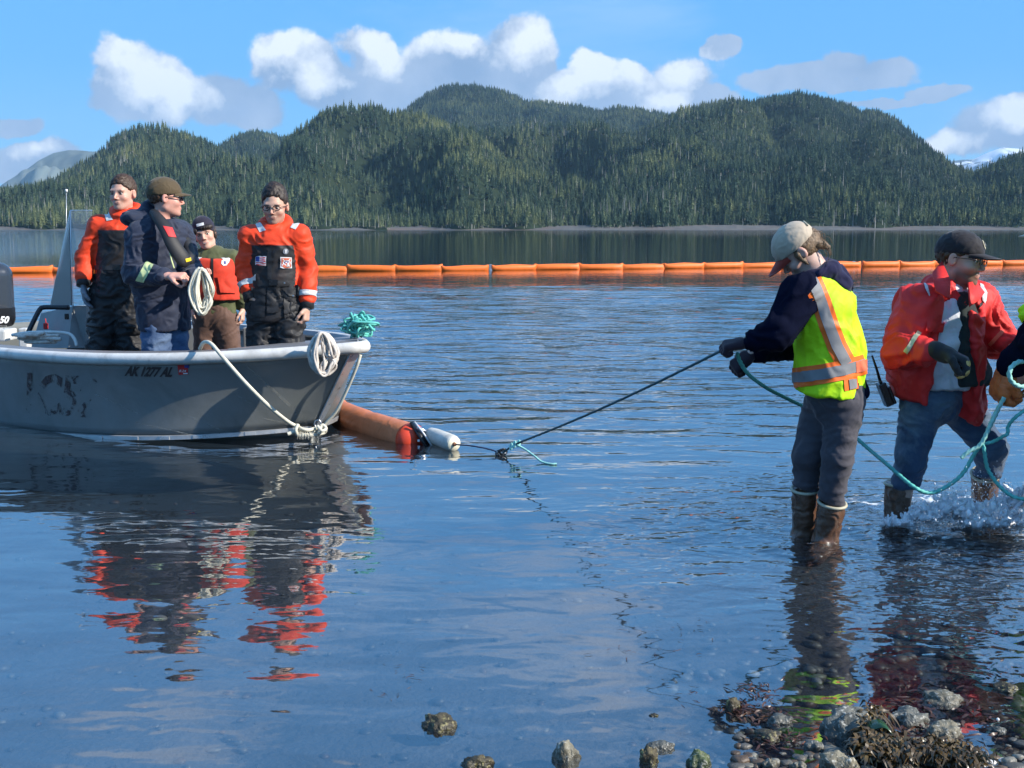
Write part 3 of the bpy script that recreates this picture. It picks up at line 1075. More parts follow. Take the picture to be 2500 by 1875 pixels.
def sdf_obj(name, field, mat, parent, h=0.008, wr=None, rel=1, color=None, base=None):
    V, Fc = field.mesh(h)
    if rel: V = relax(V, Fc, rel, 0.4)
    if wr: V = wrinkles(V, Fc, **wr)
    col = color(V) if color is not None else None
    org = np.array(parent.location) if parent is not None else np.zeros(3)
    me = mesh_np(name, V - org, Fc)
    if col is not None:
        at = me.color_attributes.new('Col', 'FLOAT_COLOR', 'POINT')
        c4 = np.concatenate([col, np.ones((len(col), 1))], 1).astype(np.float32)
        at.data.foreach_set('color', c4.ravel())
    o = link(name, me, parent, mat)
    return o


def cut_patch(src, planes, name, mat, parent, offset=0.003, thick=0.0, label=None):
    """copy of the part of src's surface on the inner side of every (point, normal) world plane, set proud of it"""
    org = Vector(parent.location) if parent is not None else Vector()
    bm = bmesh.new(); bm.from_mesh(src.data)
    for (p, n) in planes:
        p = Vector(p) - org
        g = bm.verts[:] + bm.edges[:] + bm.faces[:]
        bmesh.ops.bisect_plane(bm, geom=g, plane_co=p, plane_no=Vector(n), clear_outer=True)
    if not len(bm.faces):
        bm.free(); print('empty patch', name); return None
    bm.normal_update()
    nv = {v: v.normal.copy() for v in bm.verts}
    for v in bm.verts: v.co += nv[v] * offset
    if src.parent is not None and parent is not None and src.parent is not parent:
        pass
    me = bpy.data.meshes.new(name); bm.to_mesh(me); bm.free()
    for a in list(me.color_attributes): me.color_attributes.remove(a)
    me.polygons.foreach_set('use_smooth', np.ones(len(me.polygons), bool))
    o = link(name, me, parent, mat)
    if label: o['label'] = label
    return o


def band_planes(a, b, t0, t1):
    """slab across the segment a-b between fractions t0 and t1"""
    a, b = Vector(a), Vector(b); d = (b - a)
    return [(a + d * t0, -d), (a + d * t1, d)]


def quad_planes(q, ymax=None):
    """planes of the pyramid from the camera position through pixel-space corners (used to cut a strip along a garment)"""
    pl = []
    n = len(q)
    c = Vector((0, 0, H))
    cen = sum((ray(*k) for k in q), Vector()) / n
    for i in range(n):
        a, b = ray(*q[i]), ray(*q[(i + 1) % n])
        no = a.cross(b).normalized()
        if no.dot(cen) > 0: no = -no
        pl.append((c, no))
    if ymax is not None: pl.append((Vector((0, ymax, 0)), Vector((0, 1, 0))))
    return pl


# ------------------------------------------------------------------ bodies
def hand(fd, W, d, palm, th, s=1.0, curl=0.5, grow=0.0, spread=0.1, k=0.006, thumbcurl=0.3):
    """W wrist, d direction of the hand, palm = direction the palm faces, th = side of the thumb"""
    d = unit(d); pm = unit(v3(palm) - d * (v3(palm) @ d)); th = unit(v3(th) - d * (v3(th) @ d) - pm * (v3(th) @ pm))
    W = v3(W); pl = 0.085 * s; pw = 0.040 * s; g = grow
    fd.rc(W - d * 0.02, W + d * 0.02, 0.026 * s + g, 0.028 * s + g, 0.015, 0.72, pm)
    for off in (-0.75, -0.25, 0.25, 0.75):
        fd.rc(W + d * 0.025 * s + th * off * pw * 0.7, W + d * pl + th * off * pw, 0.016 * s + g, 0.0135 * s + g, 0.012, 0.9, pm)
    fl = [0.065, 0.078, 0.083, 0.074]
    for i, off in enumerate((-0.85, -0.28, 0.28, 0.85)):
        p0 = W + d * pl + th * off * pw
        r = (0.0086 if i else 0.0076) * s + g
        dr = unit(d + th * off * spread); pp = pm.copy()
        ang = curl * (1.15 - 0.08 * i)
        for j, (fr, a) in enumerate(((0.45, 0.9), (0.30, 1.3), (0.25, 0.9))):
            c, s_ = math.cos(ang * a), math.sin(ang * a)
            nd, pp = dr * c + pp * s_, pp * c - dr * s_
            p1 = p0 + nd * fl[i] * s * fr
            fd.rc(p0, p1, r * (1 - 0.06 * j), r * (0.94 - 0.06 * j), k)
            p0 = p1; dr = nd
    base = W + d * 0.022 * s + th * 0.026 * s
    p1 = base + unit(th * 0.75 + d * 0.75 + pm * 0.35) * 0.042 * s
    p2 = p1 + unit(th * 0.25 * (1 - thumbcurl) + d + pm * (0.2 + thumbcurl)) * 0.032 * s
    p3 = p2 + unit(d + pm * (0.3 + thumbcurl) - th * thumbcurl * 0.5) * 0.022 * s
    fd.rc(base, p1, 0.015 * s + g, 0.0115 * s + g, 0.012); fd.rc(p1, p2, 0.0112 * s + g, 0.010 * s + g, k); fd.rc(p2, p3, 0.010 * s + g, 0.0085 * s + g, k)


def head_prims(fd, C, R, s, ears=True, jaw=1.0, nose=1.0):
    """C head centre (middle of the skull at eye height), R rows right, forward, up"""
    def L(x, y, z): return C + s * (R[0] * x + R[1] * y + R[2] * z)
    fd.ell(L(0, -0.012, 0.030), np.array([.074, .095, .086]) * s, R, k=0.02)
    fd.ell(L(0, 0.018, -0.035), np.array([.060 * jaw, .072, .078]) * s, R, k=0.03)
    fd.ell(L(0, 0.042, -0.078), np.array([.040 * jaw, .042, .034]) * s, R, k=0.02)
    fd.rc(L(-.044 * jaw, 0.0, -.062), L(-.014, .066, -.092), .017 * s, .015 * s, 0.02)
    fd.rc(L(.044 * jaw, 0.0, -.062), L(.014, .066, -.092), .017 * s, .015 * s, 0.02)
    fd.ell(L(0, .073, -.094), np.array([.018, .016, .015]) * s, R, k=0.015)
    fd.rc(L(-.036, .073, .020), L(.036, .073, .020), .015 * s, .015 * s, 0.014)
    for q in (-1, 1):
        fd.ell(L(q * .032, .098, -.001), np.array([.016, .012, .009]) * s, R, k=0.012, op='s')
        fd.ell(L(q * .040, .056, -.028), np.array([.023, .024, .022]) * s, R, k=0.018)
    fd.rc(L(0, .084, .006), L(0, .108, -.028), .0068 * s, .0088 * s * nose, 0.008)
    for q in (-1, 1): fd.ell(L(q * .012, .096, -.034), np.array([.0070, .010, .0065]) * s, R, k=0.006)
    fd.ell(L(0, .086, -.058), np.array([.026, .010, .0055]) * s, R, k=0.006)
    fd.ell(L(0, .084, -.068), np.array([.022, .011, .006]) * s, R, k=0.006)
    fd.rc(L(-.021, .097, -.0632), L(.021, .097, -.0632), .0016 * s, .0016 * s, 0.003, op='s')
    if ears:
        for q in (-1, 1):
            fd.ell(L(q * .080, -.010, -.004), np.array([.010, .019, .031]) * s, R, k=0.006)
            fd.ell(L(q * .090, -.004, -.002), np.array([.007, .010, .018]) * s, R, k=0.005, op='s')


def head_color(V, C, R, s, skin, hairc=None, brow=True, beard=0.0, lips=(0.42, 0.16, 0.13), col=None):
    q = (V - C) @ R.T / s
    x, y, z = q.T
    c = np.tile(np.array(skin, float), (len(V), 1)) if col is None else col
    near = (np.abs(x) < .12) & (np.abs(y) < .14) & (z > -.14) & (z < .15)
    n = fbm(V * 60, 2)[:, None]
    red = np.exp(-((np.abs(x) - .042) ** 2 / .0006 + (z + .03) ** 2 / .0008)) * (y > .02) + np.exp(-(x ** 2 / .0002 + (z + .03) ** 2 / .0003)) * (y > .08)
    ear = (np.abs(x) > .074) & (np.abs(y + .01) < .03) & (np.abs(z) < .04)
    red = np.clip(red + ear * 0.8, 0, 1) * near
    c = c * (1 + 0.05 * n)
    c = c + red[:, None] * (np.array([c[0, 0] * 1.05, c[0, 1] * .62, c[0, 2] * .60]) - c) * 0.32
    lp = near & (np.abs(x) < .025) & (np.abs(z + .063) < .0085 - np.abs(x) * .22) & (y > .074)
    c[lp] = np.array(lips) * .6 + c[lp] * .4
    if brow and hairc is not None:
        b = near & (np.abs(np.abs(x) - .034) < .018) & (np.abs(z - .019 + (np.abs(x) - .034) ** 2 * 9) < .0048) & (y > .055)
        c[b] = np.array(hairc) * .7 + c[b] * .3
    # line of the eye (lashes)
    e = near & (np.abs(np.abs(x) - .032) < .015) & (np.abs(z - .0055) < .0050) & (y > .06)
    c[e] = c[e] * 0.30
    if beard and hairc is not None:
        w = np.clip((-z - .030) / .03, 0, 1) * np.clip((y + .005) / .02, 0, 1) * np.clip((z + .135) / .03, 0, 1)
        mus = np.exp(-(x / .026) ** 4) * np.exp(-((z + .048) / .006) ** 2) * (y > .07)
        w = np.clip(w + mus, 0, 1) * near
        w = np.where(lp, 0, w)[:, None] * beard
        c = c * (1 - w) + np.array(hairc) * w
    return c


def eyes(C, R, s, parent, look=0.0):
    org = np.array(parent.location)
    for q in (-1, 1):
        c = C + s * (R[0] * q * .032 + R[1] * .0735 + R[2] * 0.000)
        bm = bmesh.new()
        bmesh.ops.create_uvsphere(bm, u_segments=14, v_segments=10, radius=.0112 * s)
        me = bpy.data.meshes.new('eye'); bm.to_mesh(me); bm.free()
        co = np.array([v.co[:] for v in me.vertices])
        wf = co / (.0112 * s)                        # local: y forward
        iris = (wf[:, 1] > .86) & True
        a = wf @ np.array([look, math.sqrt(1 - look * look), 0])
        col = np.tile([0.40, 0.36, 0.34, 1], (len(co), 1)); col[a > .84] = (0.05, 0.035, 0.02, 1); col[a > .97] = (0.01, 0.01, 0.01, 1)
        at = me.color_attributes.new('Col', 'FLOAT_COLOR', 'POINT'); at.data.foreach_set('color', col.astype(np.float32).ravel())
        me.polygons.foreach_set('use_smooth', np.ones(len(me.polygons), bool))
        M = Matrix([[R[0][i], R[1][i], R[2][i], (c - org)[i]] for i in range(3)] + [[0, 0, 0, 1]])
        me.transform(M)
        link('eye', me, parent, M_eye)


def short_hair(C, R, s, mat, parent, line=0.052, back=-0.045, side=0.012, top=0.010, h=0.005, temple=0.01, under_cap=False):
    """cap of short hair; line = hairline height at the forehead"""
    f = Field()
    def L(x, y, z): return C + s * (R[0] * x + R[1] * y + R[2] * z)
    f.ell(L(0, -0.014, 0.034 + top * .4), np.array([.0775 + side * .25, .098, .086 + top]) * s, R)
    # forehead, temples, ears and nape stay clear
    f.box(L(0, .130, -.10 + line), np.array([.12, .072, .10]) * s, R, rd=0.02 * s, k=0.012, op='s')
    f.box(L(0, .105, -.125 + line), np.array([.2, .072, .10]) * s, R, rd=0.02 * s, k=0.012, op='s')
    f.box(L(0, .060, -.084), np.array([.2, .085, .10]) * s, R, rd=0.02 * s, k=0.01, op='s')
    f.box(L(0, -.05, -.10 + back), np.array([.2, .2, .10]) * s, R, rd=0.02 * s, k=0.01, op='s')
    if under_cap: f.plane(L(0, 0, .030), R[2], .004)
    return sdf_obj('hair', f, mat, parent, h, wr=dict(amp=0.0045 * s, freq=34, seed=3.0, stretch=(1, 1, .6)))


def cap(C, R, s, mat, brimmat, parent, h=0.005, tilt=0.0, brim_len=0.075, brim_drop=0.0, low=0.018, name='cap'):
    def L(x, y, z): return C + s * (R[0] * x + R[1] * y + R[2] * z)
    f = Field()
    f.ell(L(0, -0.010, 0.038), np.array([.085, .106, .092]) * s, R)
    f.plane(L(0, 0, low), -R[2] + R[1] * 0.10, 0.006)
    o = sdf_obj(name, f, mat, parent, h, wr=dict(amp=0.0015 * s, freq=20, seed=1.0))
    # brim: curved sheet with thickness
    V, Fc = [], []
    nu, nv = 13, 7
    for side_ in (0, 1):
        for j in range(nv):
            for i in range(nu):
                a = (i / (nu - 1) - .5) * 2
                r = j / (nv - 1)
                x = .070 * a * (1 - 0.10 * r * r)
                y0 = .105 * math.sqrt(max(0, 1 - (a * .80) ** 2)) - .012
                y = y0 + r * brim_len * math.sqrt(max(0, 1 - abs(a) ** 2.6))
                z = low + .006 + .012 * (1 - a * a) - r * (0.012 + brim_drop) - 0.004 * side_
                V.append(L(x, y, z))
    for side_ in (0, 1):
        for j in range(nv - 1):
            for i in range(nu - 1):
                q = side_ * nu * nv + j * nu + i
                fq = (q, q + 1, q + nu + 1, q + nu)
                Fc.append(fq if side_ else fq[::-1])
    for i in range(nu - 1):
        q = (nv - 1) * nu + i
        Fc.append((q, q + 1, q + 1 + nu * nv, q + nu * nv))
    V = np.array(V) - np.array(parent.location)
    b = link('brim', mesh_np('brim', V, np.array(Fc)), o, brimmat)
    return o


M_skin = pbr('skin', (1, 1, 1), 0.5, attr='Col', vary=0.04, vscale=60, bump=0.0004, bscale=300, sss=0.08, spec=0.4)
M_eye = pbr('eye', (1, 1, 1), 0.15, attr='Col', vary=0.0)


class Person:
    """joints in world space; builds one continuous body and leaves the clothes to the caller"""

    def __init__(s, name_label, base, group=None):
        s.e = empty('person', base, label=name_label, cat='person', group=group)
        s.f = Field()

    def body(s, J, C, R, hs, skin, hairc, beard=0.0, h=0.006, hands=(), jaw=1.0, slim=1.0, brow=True, head_col=None):
        f = s.f
        S = J['s'] * slim
        side = R[1] if 'fwd' not in J else J['fwd']
        nb = J['neck']; top = C + hs * (R[2] * -.06 - R[1] * .012)
        head_prims(f, C, R, hs, jaw=jaw)
        f.rc(nb, top, .058 * hs, .050 * hs, 0.02)
        pel, che = v3(J['pelvis']), v3(J['chest'])
        f.rc(pel, (pel + che) / 2, .120 * S, .118 * S, 0.04, 0.72, side)
        f.rc((pel + che) / 2, che, .125 * S, .135 * S, 0.04, 0.72, side)
        f.rc(che, nb, .10 * S, .05 * S, 0.04)
        for q in ('l', 'r'):
            sh, el, wr = [v3(J[k + q]) for k in ('sh', 'el', 'wr')]
            f.rc(che + (nb - che) * .5, sh, .06 * S, .05 * S, 0.03)
            f.rc(sh, el, .048 * S, .040 * S, 0.02); f.rc(el, wr, .040 * S, .026 * S, 0.015)
            hp, kn, an = [v3(J[k + q]) for k in ('hp', 'kn', 'an')]
            f.rc(hp, kn, .072 * S, .044 * S, 0.03); f.rc(kn, an, .044 * S, .032 * S, 0.02)
            toe = J.get('toe' + q)
            if toe is not None: f.rc(an, toe, .034 * S, .028 * S, 0.02)
        for kw in hands:
            hand(f, **kw)

        def colr(V):
            return head_color(V, C, R, hs, skin, hairc, beard=beard, brow=brow)
        o = sdf_obj('body', f, M_skin, s.e, h, rel=1, color=colr)
        s.o = o
        eyes(C, R, hs, s.e)
        return o
# ------------------------------------------------------------------ cloth and other materials of the people
def cloth(name, c, **k):
    kw = dict(rough=0.75, vary=0.10, vscale=9, bump=0.0006, bscale=220, wrinkle=0.005, wscale=7, spec=0.3, sheen=0.15)
    kw.update(k); return pbr(name, c, **kw)


ORANGE = (0.80, 0.060, 0.016)
BLACK = (0.020, 0.020, 0.022)
M_suit = cloth('float suit cloth', (1, 1, 1), attr='Col', rough=0.6, sheen=0.0, dirt=(0.10, 0.03, 0.015), dirt_amt=0.12, dirt_scale=5)
M_black = cloth('black cloth', BLACK, rough=0.55, sheen=0.05)
M_strap = pbr('black webbing', (0.012, 0.012, 0.014), 0.6, bump=0.0006, bscale=300)
M_refl = pbr('reflective tape', (0.62, 0.62, 0.62), 0.45, vary=0.12, vscale=20, dirt=(0.35, 0.33, 0.30), dirt_scale=12, dirt_amt=0.4, wrinkle=0.004, wscale=20)
M_refl_grey = pbr('grey reflective tape', (0.22, 0.22, 0.225), 0.75, vary=0.06, vscale=12, wrinkle=0.001, wscale=14)
M_lime = pbr('pale lime tape', (0.55, 0.62, 0.30), 0.5, vary=0.15, vscale=20)
M_navy = cloth('navy cloth', (0.020, 0.026, 0.050), rough=0.7)
M_navy_hood = cloth('navy fleece', (0.018, 0.018, 0.050), rough=0.9, sheen=0.1, spec=0.15)
M_hoodie = cloth('dark navy fleece', (0.004, 0.0055, 0.017), rough=0.95, sheen=0.0, spec=0.06)
M_olive = cloth('olive cloth', (0.085, 0.095, 0.040))
M_redvest = cloth('red vest cloth', (0.66, 0.050, 0.022), wrinkle=0.004)
M_brownpants = cloth('brown trousers', (0.135, 0.075, 0.055), wrinkle=0.007)
M_jeans = cloth('blue denim', (0.05, 0.09, 0.18), dirt=(0.20, 0.28, 0.40), dirt_scale=4, dirt_amt=0.6, bump=0.0012, bscale=260, wrinkle=0.012)
M_jeans_dark = cloth('worn dark denim', (0.040, 0.075, 0.135), dirt=(0.20, 0.28, 0.34), dirt_scale=3.2, dirt_amt=0.85, bump=0.0012, bscale=260, wrinkle=0.012)
M_greypants = cloth('grey hiking trousers', (0.060, 0.056, 0.068), wrinkle=0.010)
M_redjacket = cloth('red jacket cloth', (0.68, 0.030, 0.028), rough=0.6, wrinkle=0.008, wscale=8, sheen=0.0, dirt=(0.36, 0.02, 0.02), dirt_amt=0.3, dirt_scale=6)
M_white_shirt = cloth('grey white cotton', (0.62, 0.62, 0.64), wrinkle=0.014, wscale=9)
M_darkfleece = cloth('dark green fleece', (0.018, 0.026, 0.026), rough=0.95)
M_hivis = cloth('lime mesh cloth', (0.50, 0.86, 0.012), rough=0.65, wrinkle=0.012, wscale=7, bump=0.0008, bscale=400, sheen=0.0)
M_hv_orange = pbr('orange trim', (0.95, 0.16, 0.012), 0.6, vary=0.06)
M_boot = pbr('brown rubber', (0.115, 0.058, 0.034), 0.28, vary=0.25, vscale=14, dirt=(0.17, 0.13, 0.10), dirt_scale=9, dirt_amt=0.5, spec=0.5, rvary=0.1)
M_rim = pbr('cream rubber rim', (0.46, 0.42, 0.30), 0.5, vary=0.12, vscale=30)
M_glove_dark = cloth('dark knit glove', (0.022, 0.012, 0.020), rough=0.9)
M_glove_grey = pbr('grey rubber glove', (0.16, 0.17, 0.20), 0.5, vary=0.12, vscale=40)
M_glove_orange = pbr('orange rubber glove', (0.66, 0.155, 0.035), 0.55, vary=0.18, vscale=22, wrinkle=0.006, wscale=22)
M_glove_black = cloth('black work glove', (0.018, 0.018, 0.020))
M_tan = pbr('tan leather pads', (0.66, 0.40, 0.12), 0.6, vary=0.15, vscale=50)
M_hair_brown = pbr('brown hair', (0.055, 0.028, 0.014), 0.5, vary=0.4, vscale=60, bump=0.003, bscale=130)
M_hair_dark = pbr('dark hair', (0.030, 0.018, 0.012), 0.5, vary=0.4, vscale=60, bump=0.003, bscale=130)
M_hair_blond = pbr('light brown hair', (0.15, 0.09, 0.045), 0.5, vary=0.6, vscale=45, bump=0.006, bscale=90)
M_cap_brown = cloth('brown felt cap', (0.085, 0.058, 0.028), wrinkle=0.0)
M_cap_black = cloth('black cotton cap', (0.012, 0.010, 0.014), wrinkle=0.0)
M_cap_tan = cloth('pale tan cap', (0.48, 0.39, 0.29), wrinkle=0.001, wscale=20)
M_brim_red = cloth('dark red cap brim', (0.24, 0.03, 0.018), wrinkle=0.0)
M_beanie = cloth('dark knitted beanie', (0.016, 0.012, 0.026), bump=0.003, bscale=120, wrinkle=0.0)
M_plastic_black = pbr('black plastic', (0.010, 0.010, 0.012), 0.25, vary=0.1)
M_lens = pbr('dark lens', (0.006, 0.006, 0.008), 0.06, vary=0.0)
M_metal = pbr('bright steel', (0.6, 0.6, 0.6), 0.3, metal=1.0)
M_white = pbr('white print', (0.75, 0.75, 0.75), 0.6)
M_blue = pbr('blue print', (0.03, 0.05, 0.25), 0.6)
M_red = pbr('red print', (0.60, 0.03, 0.03), 0.6)
M_patch_orange = pbr('faded orange patch', (0.70, 0.16, 0.08), 0.6)
M_yellow = pbr('yellow plastic', (0.85, 0.60, 0.02), 0.4)


def pz(px, z, Y):
    v = P(px, 900, Y); d = P(px, 557 + (H - z) / Y * F, Y)
    return mk((d.x, Y, z))


def seg_dist(V, a, b):
    a, b = v3(a), v3(b); ab = b - a
    t = np.clip((V - a) @ ab / (ab @ ab), 0, 1)
    return np.linalg.norm(V - a - t[:, None] * ab, axis=1)


def torso(f, J, s=1.0, top=.17, mid=.155, low=.165, flat=.72, shr=.078, hem=None):
    fw = J['fwd']; pel, che, nk = v3(J['pelvis']), v3(J['chest']), v3(J['neck'])
    low_p = pel if hem is None else v3(hem)
    f.rc(low_p, (pel + che) / 2, low * s, mid * s, 0.05, flat, fw)
    f.rc((pel + che) / 2, che, mid * s, top * s, 0.05, flat, fw)
    f.rc(che + (nk - che) * .35, nk - (nk - che) * .12, top * .78 * s, .085 * s, 0.05, .85, fw)
    f.rc(J['shl'], J['shr'], shr * s, shr * s, 0.05)


def sleeves(f, J, r=(.078, .066, .050), k=0.03, which='lr', ext=0.0):
    for q in which:
        sh, el, wr = v3(J['sh' + q]), v3(J['el' + q]), v3(J['wr' + q])
        f.rc(sh, el, r[0], r[1], k); f.rc(el, wr + unit(wr - el) * (ext - r[2] * .75), r[1] * .98, r[2], k * .6)


def ring(f, c, n, R, r, k=0.015, m=12, sx=1.0, fwd=(0, -1, 0), a0=0, a1=360, dip=0.0):
    n = unit(n); x = unit(np.cross(v3(fwd), n)); y = unit(np.cross(n, x))
    pts = []
    for i in range(m + 1):
        a = RAD(a0 + (a1 - a0) * i / m)
        pts.append(v3(c) + x * R * math.sin(a) * sx + y * R * math.cos(a) - n * dip * math.cos(a) * 1.0)
    for i in range(m): f.rc(pts[i], pts[i + 1], r, r, k)


def trousers(p, J, mat, r=(.125, .10, .085), hipr=.16, h=0.009, wr=None, cut=None, top=None, name='trousers', flat=.78, pelvis_up=.10):
    f = Field(); fw = J['fwd']
    pel = v3(J['pelvis'])
    f.rc(pel + (v3(J['chest']) - pel) * pelvis_up * 3, pel, hipr * .92, hipr, 0.04, flat, fw)
    for q in 'lr':
        hp, kn, an = v3(J['hp' + q]), v3(J['kn' + q]), v3(J['an' + q])
        f.rc(hp, kn, r[0], r[1], 0.035); f.rc(kn, an, r[1], r[2], 0.03)
    if cut: 
        for c in cut: f.plane(*c)
    return sdf_obj(name, f, mat, p.e, h, wr=wr or dict(amp=0.010, freq=7, seed=2.0, stretch=(1, 1, 1.3)))


def boots(p, tops, ankles, toes, r=(.068, .058), h=0.006):
    for t, a, to in zip(tops, ankles, toes):
        t, a, to = v3(t), v3(a), v3(to)
        f = Field()
        f.rc(t, a, r[0], r[1], 0.02); f.rc(a, to, r[1] * .92, .042, 0.03, .8, (0, 0, 1))
        f.rc(a, a + unit(a - t) * .02 - unit(to - a) * .02, .05, .05, 0.03)
        ax = unit(t - a)
        f.plane(t, ax, 0.004)
        b = sdf_obj('boot', f, M_boot, p.e, h, wr=dict(amp=0.004, freq=11, seed=float(t[0] * 7)))
        x = unit(np.cross(ax, (0, 1, .1))); y = np.cross(ax, x)
        pts = [Vector(t + (x * math.cos(q) + y * math.sin(q)) * (r[0] + .001) - ax * .004) - p.e.location for q in np.linspace(0, 2 * math.pi, 28, endpoint=False)]
        rm = tube('boot_rim', pts, .0075, M_rim, b, seg=6, closed=True)


def suit_coat(p, J, split_z, hemz, hood=True, h=0.008, seed=1.0, skirt=.185):
    f = Field(); fw = J['fwd']
    hem = v3(J['pelvis']).copy(); hem[2] = hemz - .02
    torso(f, J, 1.0, top=.170, mid=.158, low=skirt, flat=.72, hem=hem, shr=.072)
    sleeves(f, J, (.074, .066, .058), 0.03)
    nk = v3(J['neck'])
    n = unit(v3(J['head']) - nk)
    # stand-up collar and rolled hood
    ring(f, nk + n * .015, n, .072, .030, fwd=fw, k=0.02)
    if hood:
        ring(f, nk + n * .050 - v3(fw) * .018, unit(n + v3(fw) * .35), .082, .026, fwd=fw, a0=35, a1=325, k=0.02)
    f.plane((0, 0, hemz), (0, 0, -1), 0.006)

    def col(V):
        c = np.tile(np.array(ORANGE), (len(V), 1))
        arm = np.full(len(V), 9.0)
        for q in 'lr':
            arm = np.minimum(arm, np.minimum(seg_dist(V, J['sh' + q], J['el' + q]), seg_dist(V, J['el' + q], J['wr' + q])))
        tor = np.abs((V - v3(J['chest'])) @ unit(np.cross(v3(fw), (0, 0, 1))))
        black = (V[:, 2] < split_z) & ((arm > .094) | (tor < .13))
        w = np.clip((split_z - V[:, 2]) / .004, 0, 1) * black
        c = c * (1 - w[:, None]) + np.array(BLACK) * w[:, None]
        n_ = fbm(V * 14 + seed, 3)[:, None]
        return c * (1 + .10 * n_)
    return sdf_obj('coat', f, M_suit, p.e, h, wr=dict(amp=0.008, freq=6.5, seed=seed, stretch=(.8, .8, 1.5), fine=.25), color=col)


def cuff(p, a, b, t0, t1, r, mat, name='cuff'):
    a, b = Vector(a), Vector(b)
    return tube(name, [a.lerp(b, t0) - p.e.location, a.lerp(b, (t0 + t1) / 2) - p.e.location, a.lerp(b, t1) - p.e.location], r, mat, p.e, seg=16)


def strip_px(p, src, quad, mat, name='reflective_strip', off=0.004, ymax=None, parent=None):
    return cut_patch(src, quad_planes(quad, ymax), name, mat, parent or p.e, off)


def bspline_strip(p, src, left, right, mat, ymax=None, off=0.004, name='reflective_strip'):
    """strip between two pixel polylines, cut quad by quad from the garment and joined into one mesh"""
    bm = bmesh.new(); org = p.e.location
    for i in range(len(left) - 1):
        q = [left[i], right[i], right[i + 1], left[i + 1]]
        b2 = bmesh.new(); b2.from_mesh(src.data)
        for (pp, n) in quad_planes(q, ymax):
            bmesh.ops.bisect_plane(b2, geom=b2.verts[:] + b2.edges[:] + b2.faces[:], plane_co=Vector(pp) - org, plane_no=n, clear_outer=True)
        b2.normal_update()
        nv = {v: v.normal.copy() for v in b2.verts}
        for v in b2.verts: v.co += nv[v] * off
        me = bpy.data.meshes.new('t'); b2.to_mesh(me); b2.free(); bm.from_mesh(me); bpy.data.meshes.remove(me)
    bmesh.ops.remove_doubles(bm, verts=bm.verts, dist=0.0008)
    me = bpy.data.meshes.new(name); bm.to_mesh(me); bm.free()
    for a in list(me.color_attributes): me.color_attributes.remove(a)
    me.polygons.foreach_set('use_smooth', np.ones(len(me.polygons), bool))
    return link(name, me, p.e, mat)


def glasses(p, C, R, s, dark=False):
    def L(x, y, z): return Vector(C + s * (R[0] * x + R[1] * y + R[2] * z)) - p.e.location
    fr = None
    for q in (-1, 1):
        pts = [L(q * .034 + .024 * math.cos(a) * (1 if abs(math.cos(a)) < .8 else .95), .100 - .010 * abs(math.cos(a)) * 0, .002 + .016 * math.sin(a)) for a in np.linspace(0, 2 * math.pi, 20, endpoint=False)]
        t = tube('glasses_frame', pts, .0028, M_plastic_black, p.e if fr is None else fr, seg=6, closed=True)
        fr = fr or t
        if dark:
            me = mesh_np('lens', pts, [tuple(range(20))], smooth=False)
            link('lens', me, fr, M_lens)
        tube('temple', [L(q * .058, .098, .006), L(q * .074, .070, .008), L(q * .084, .0, .006), L(q * .080, -.02, -.006)], .0022 if not dark else .004, M_plastic_black, fr, seg=6)
    tube('nose_bridge', [L(-.011, .101, .004), L(0, .108, .007), L(.011, .101, .004)], .0020, M_plastic_black, fr, seg=6)


DECK = 0.05
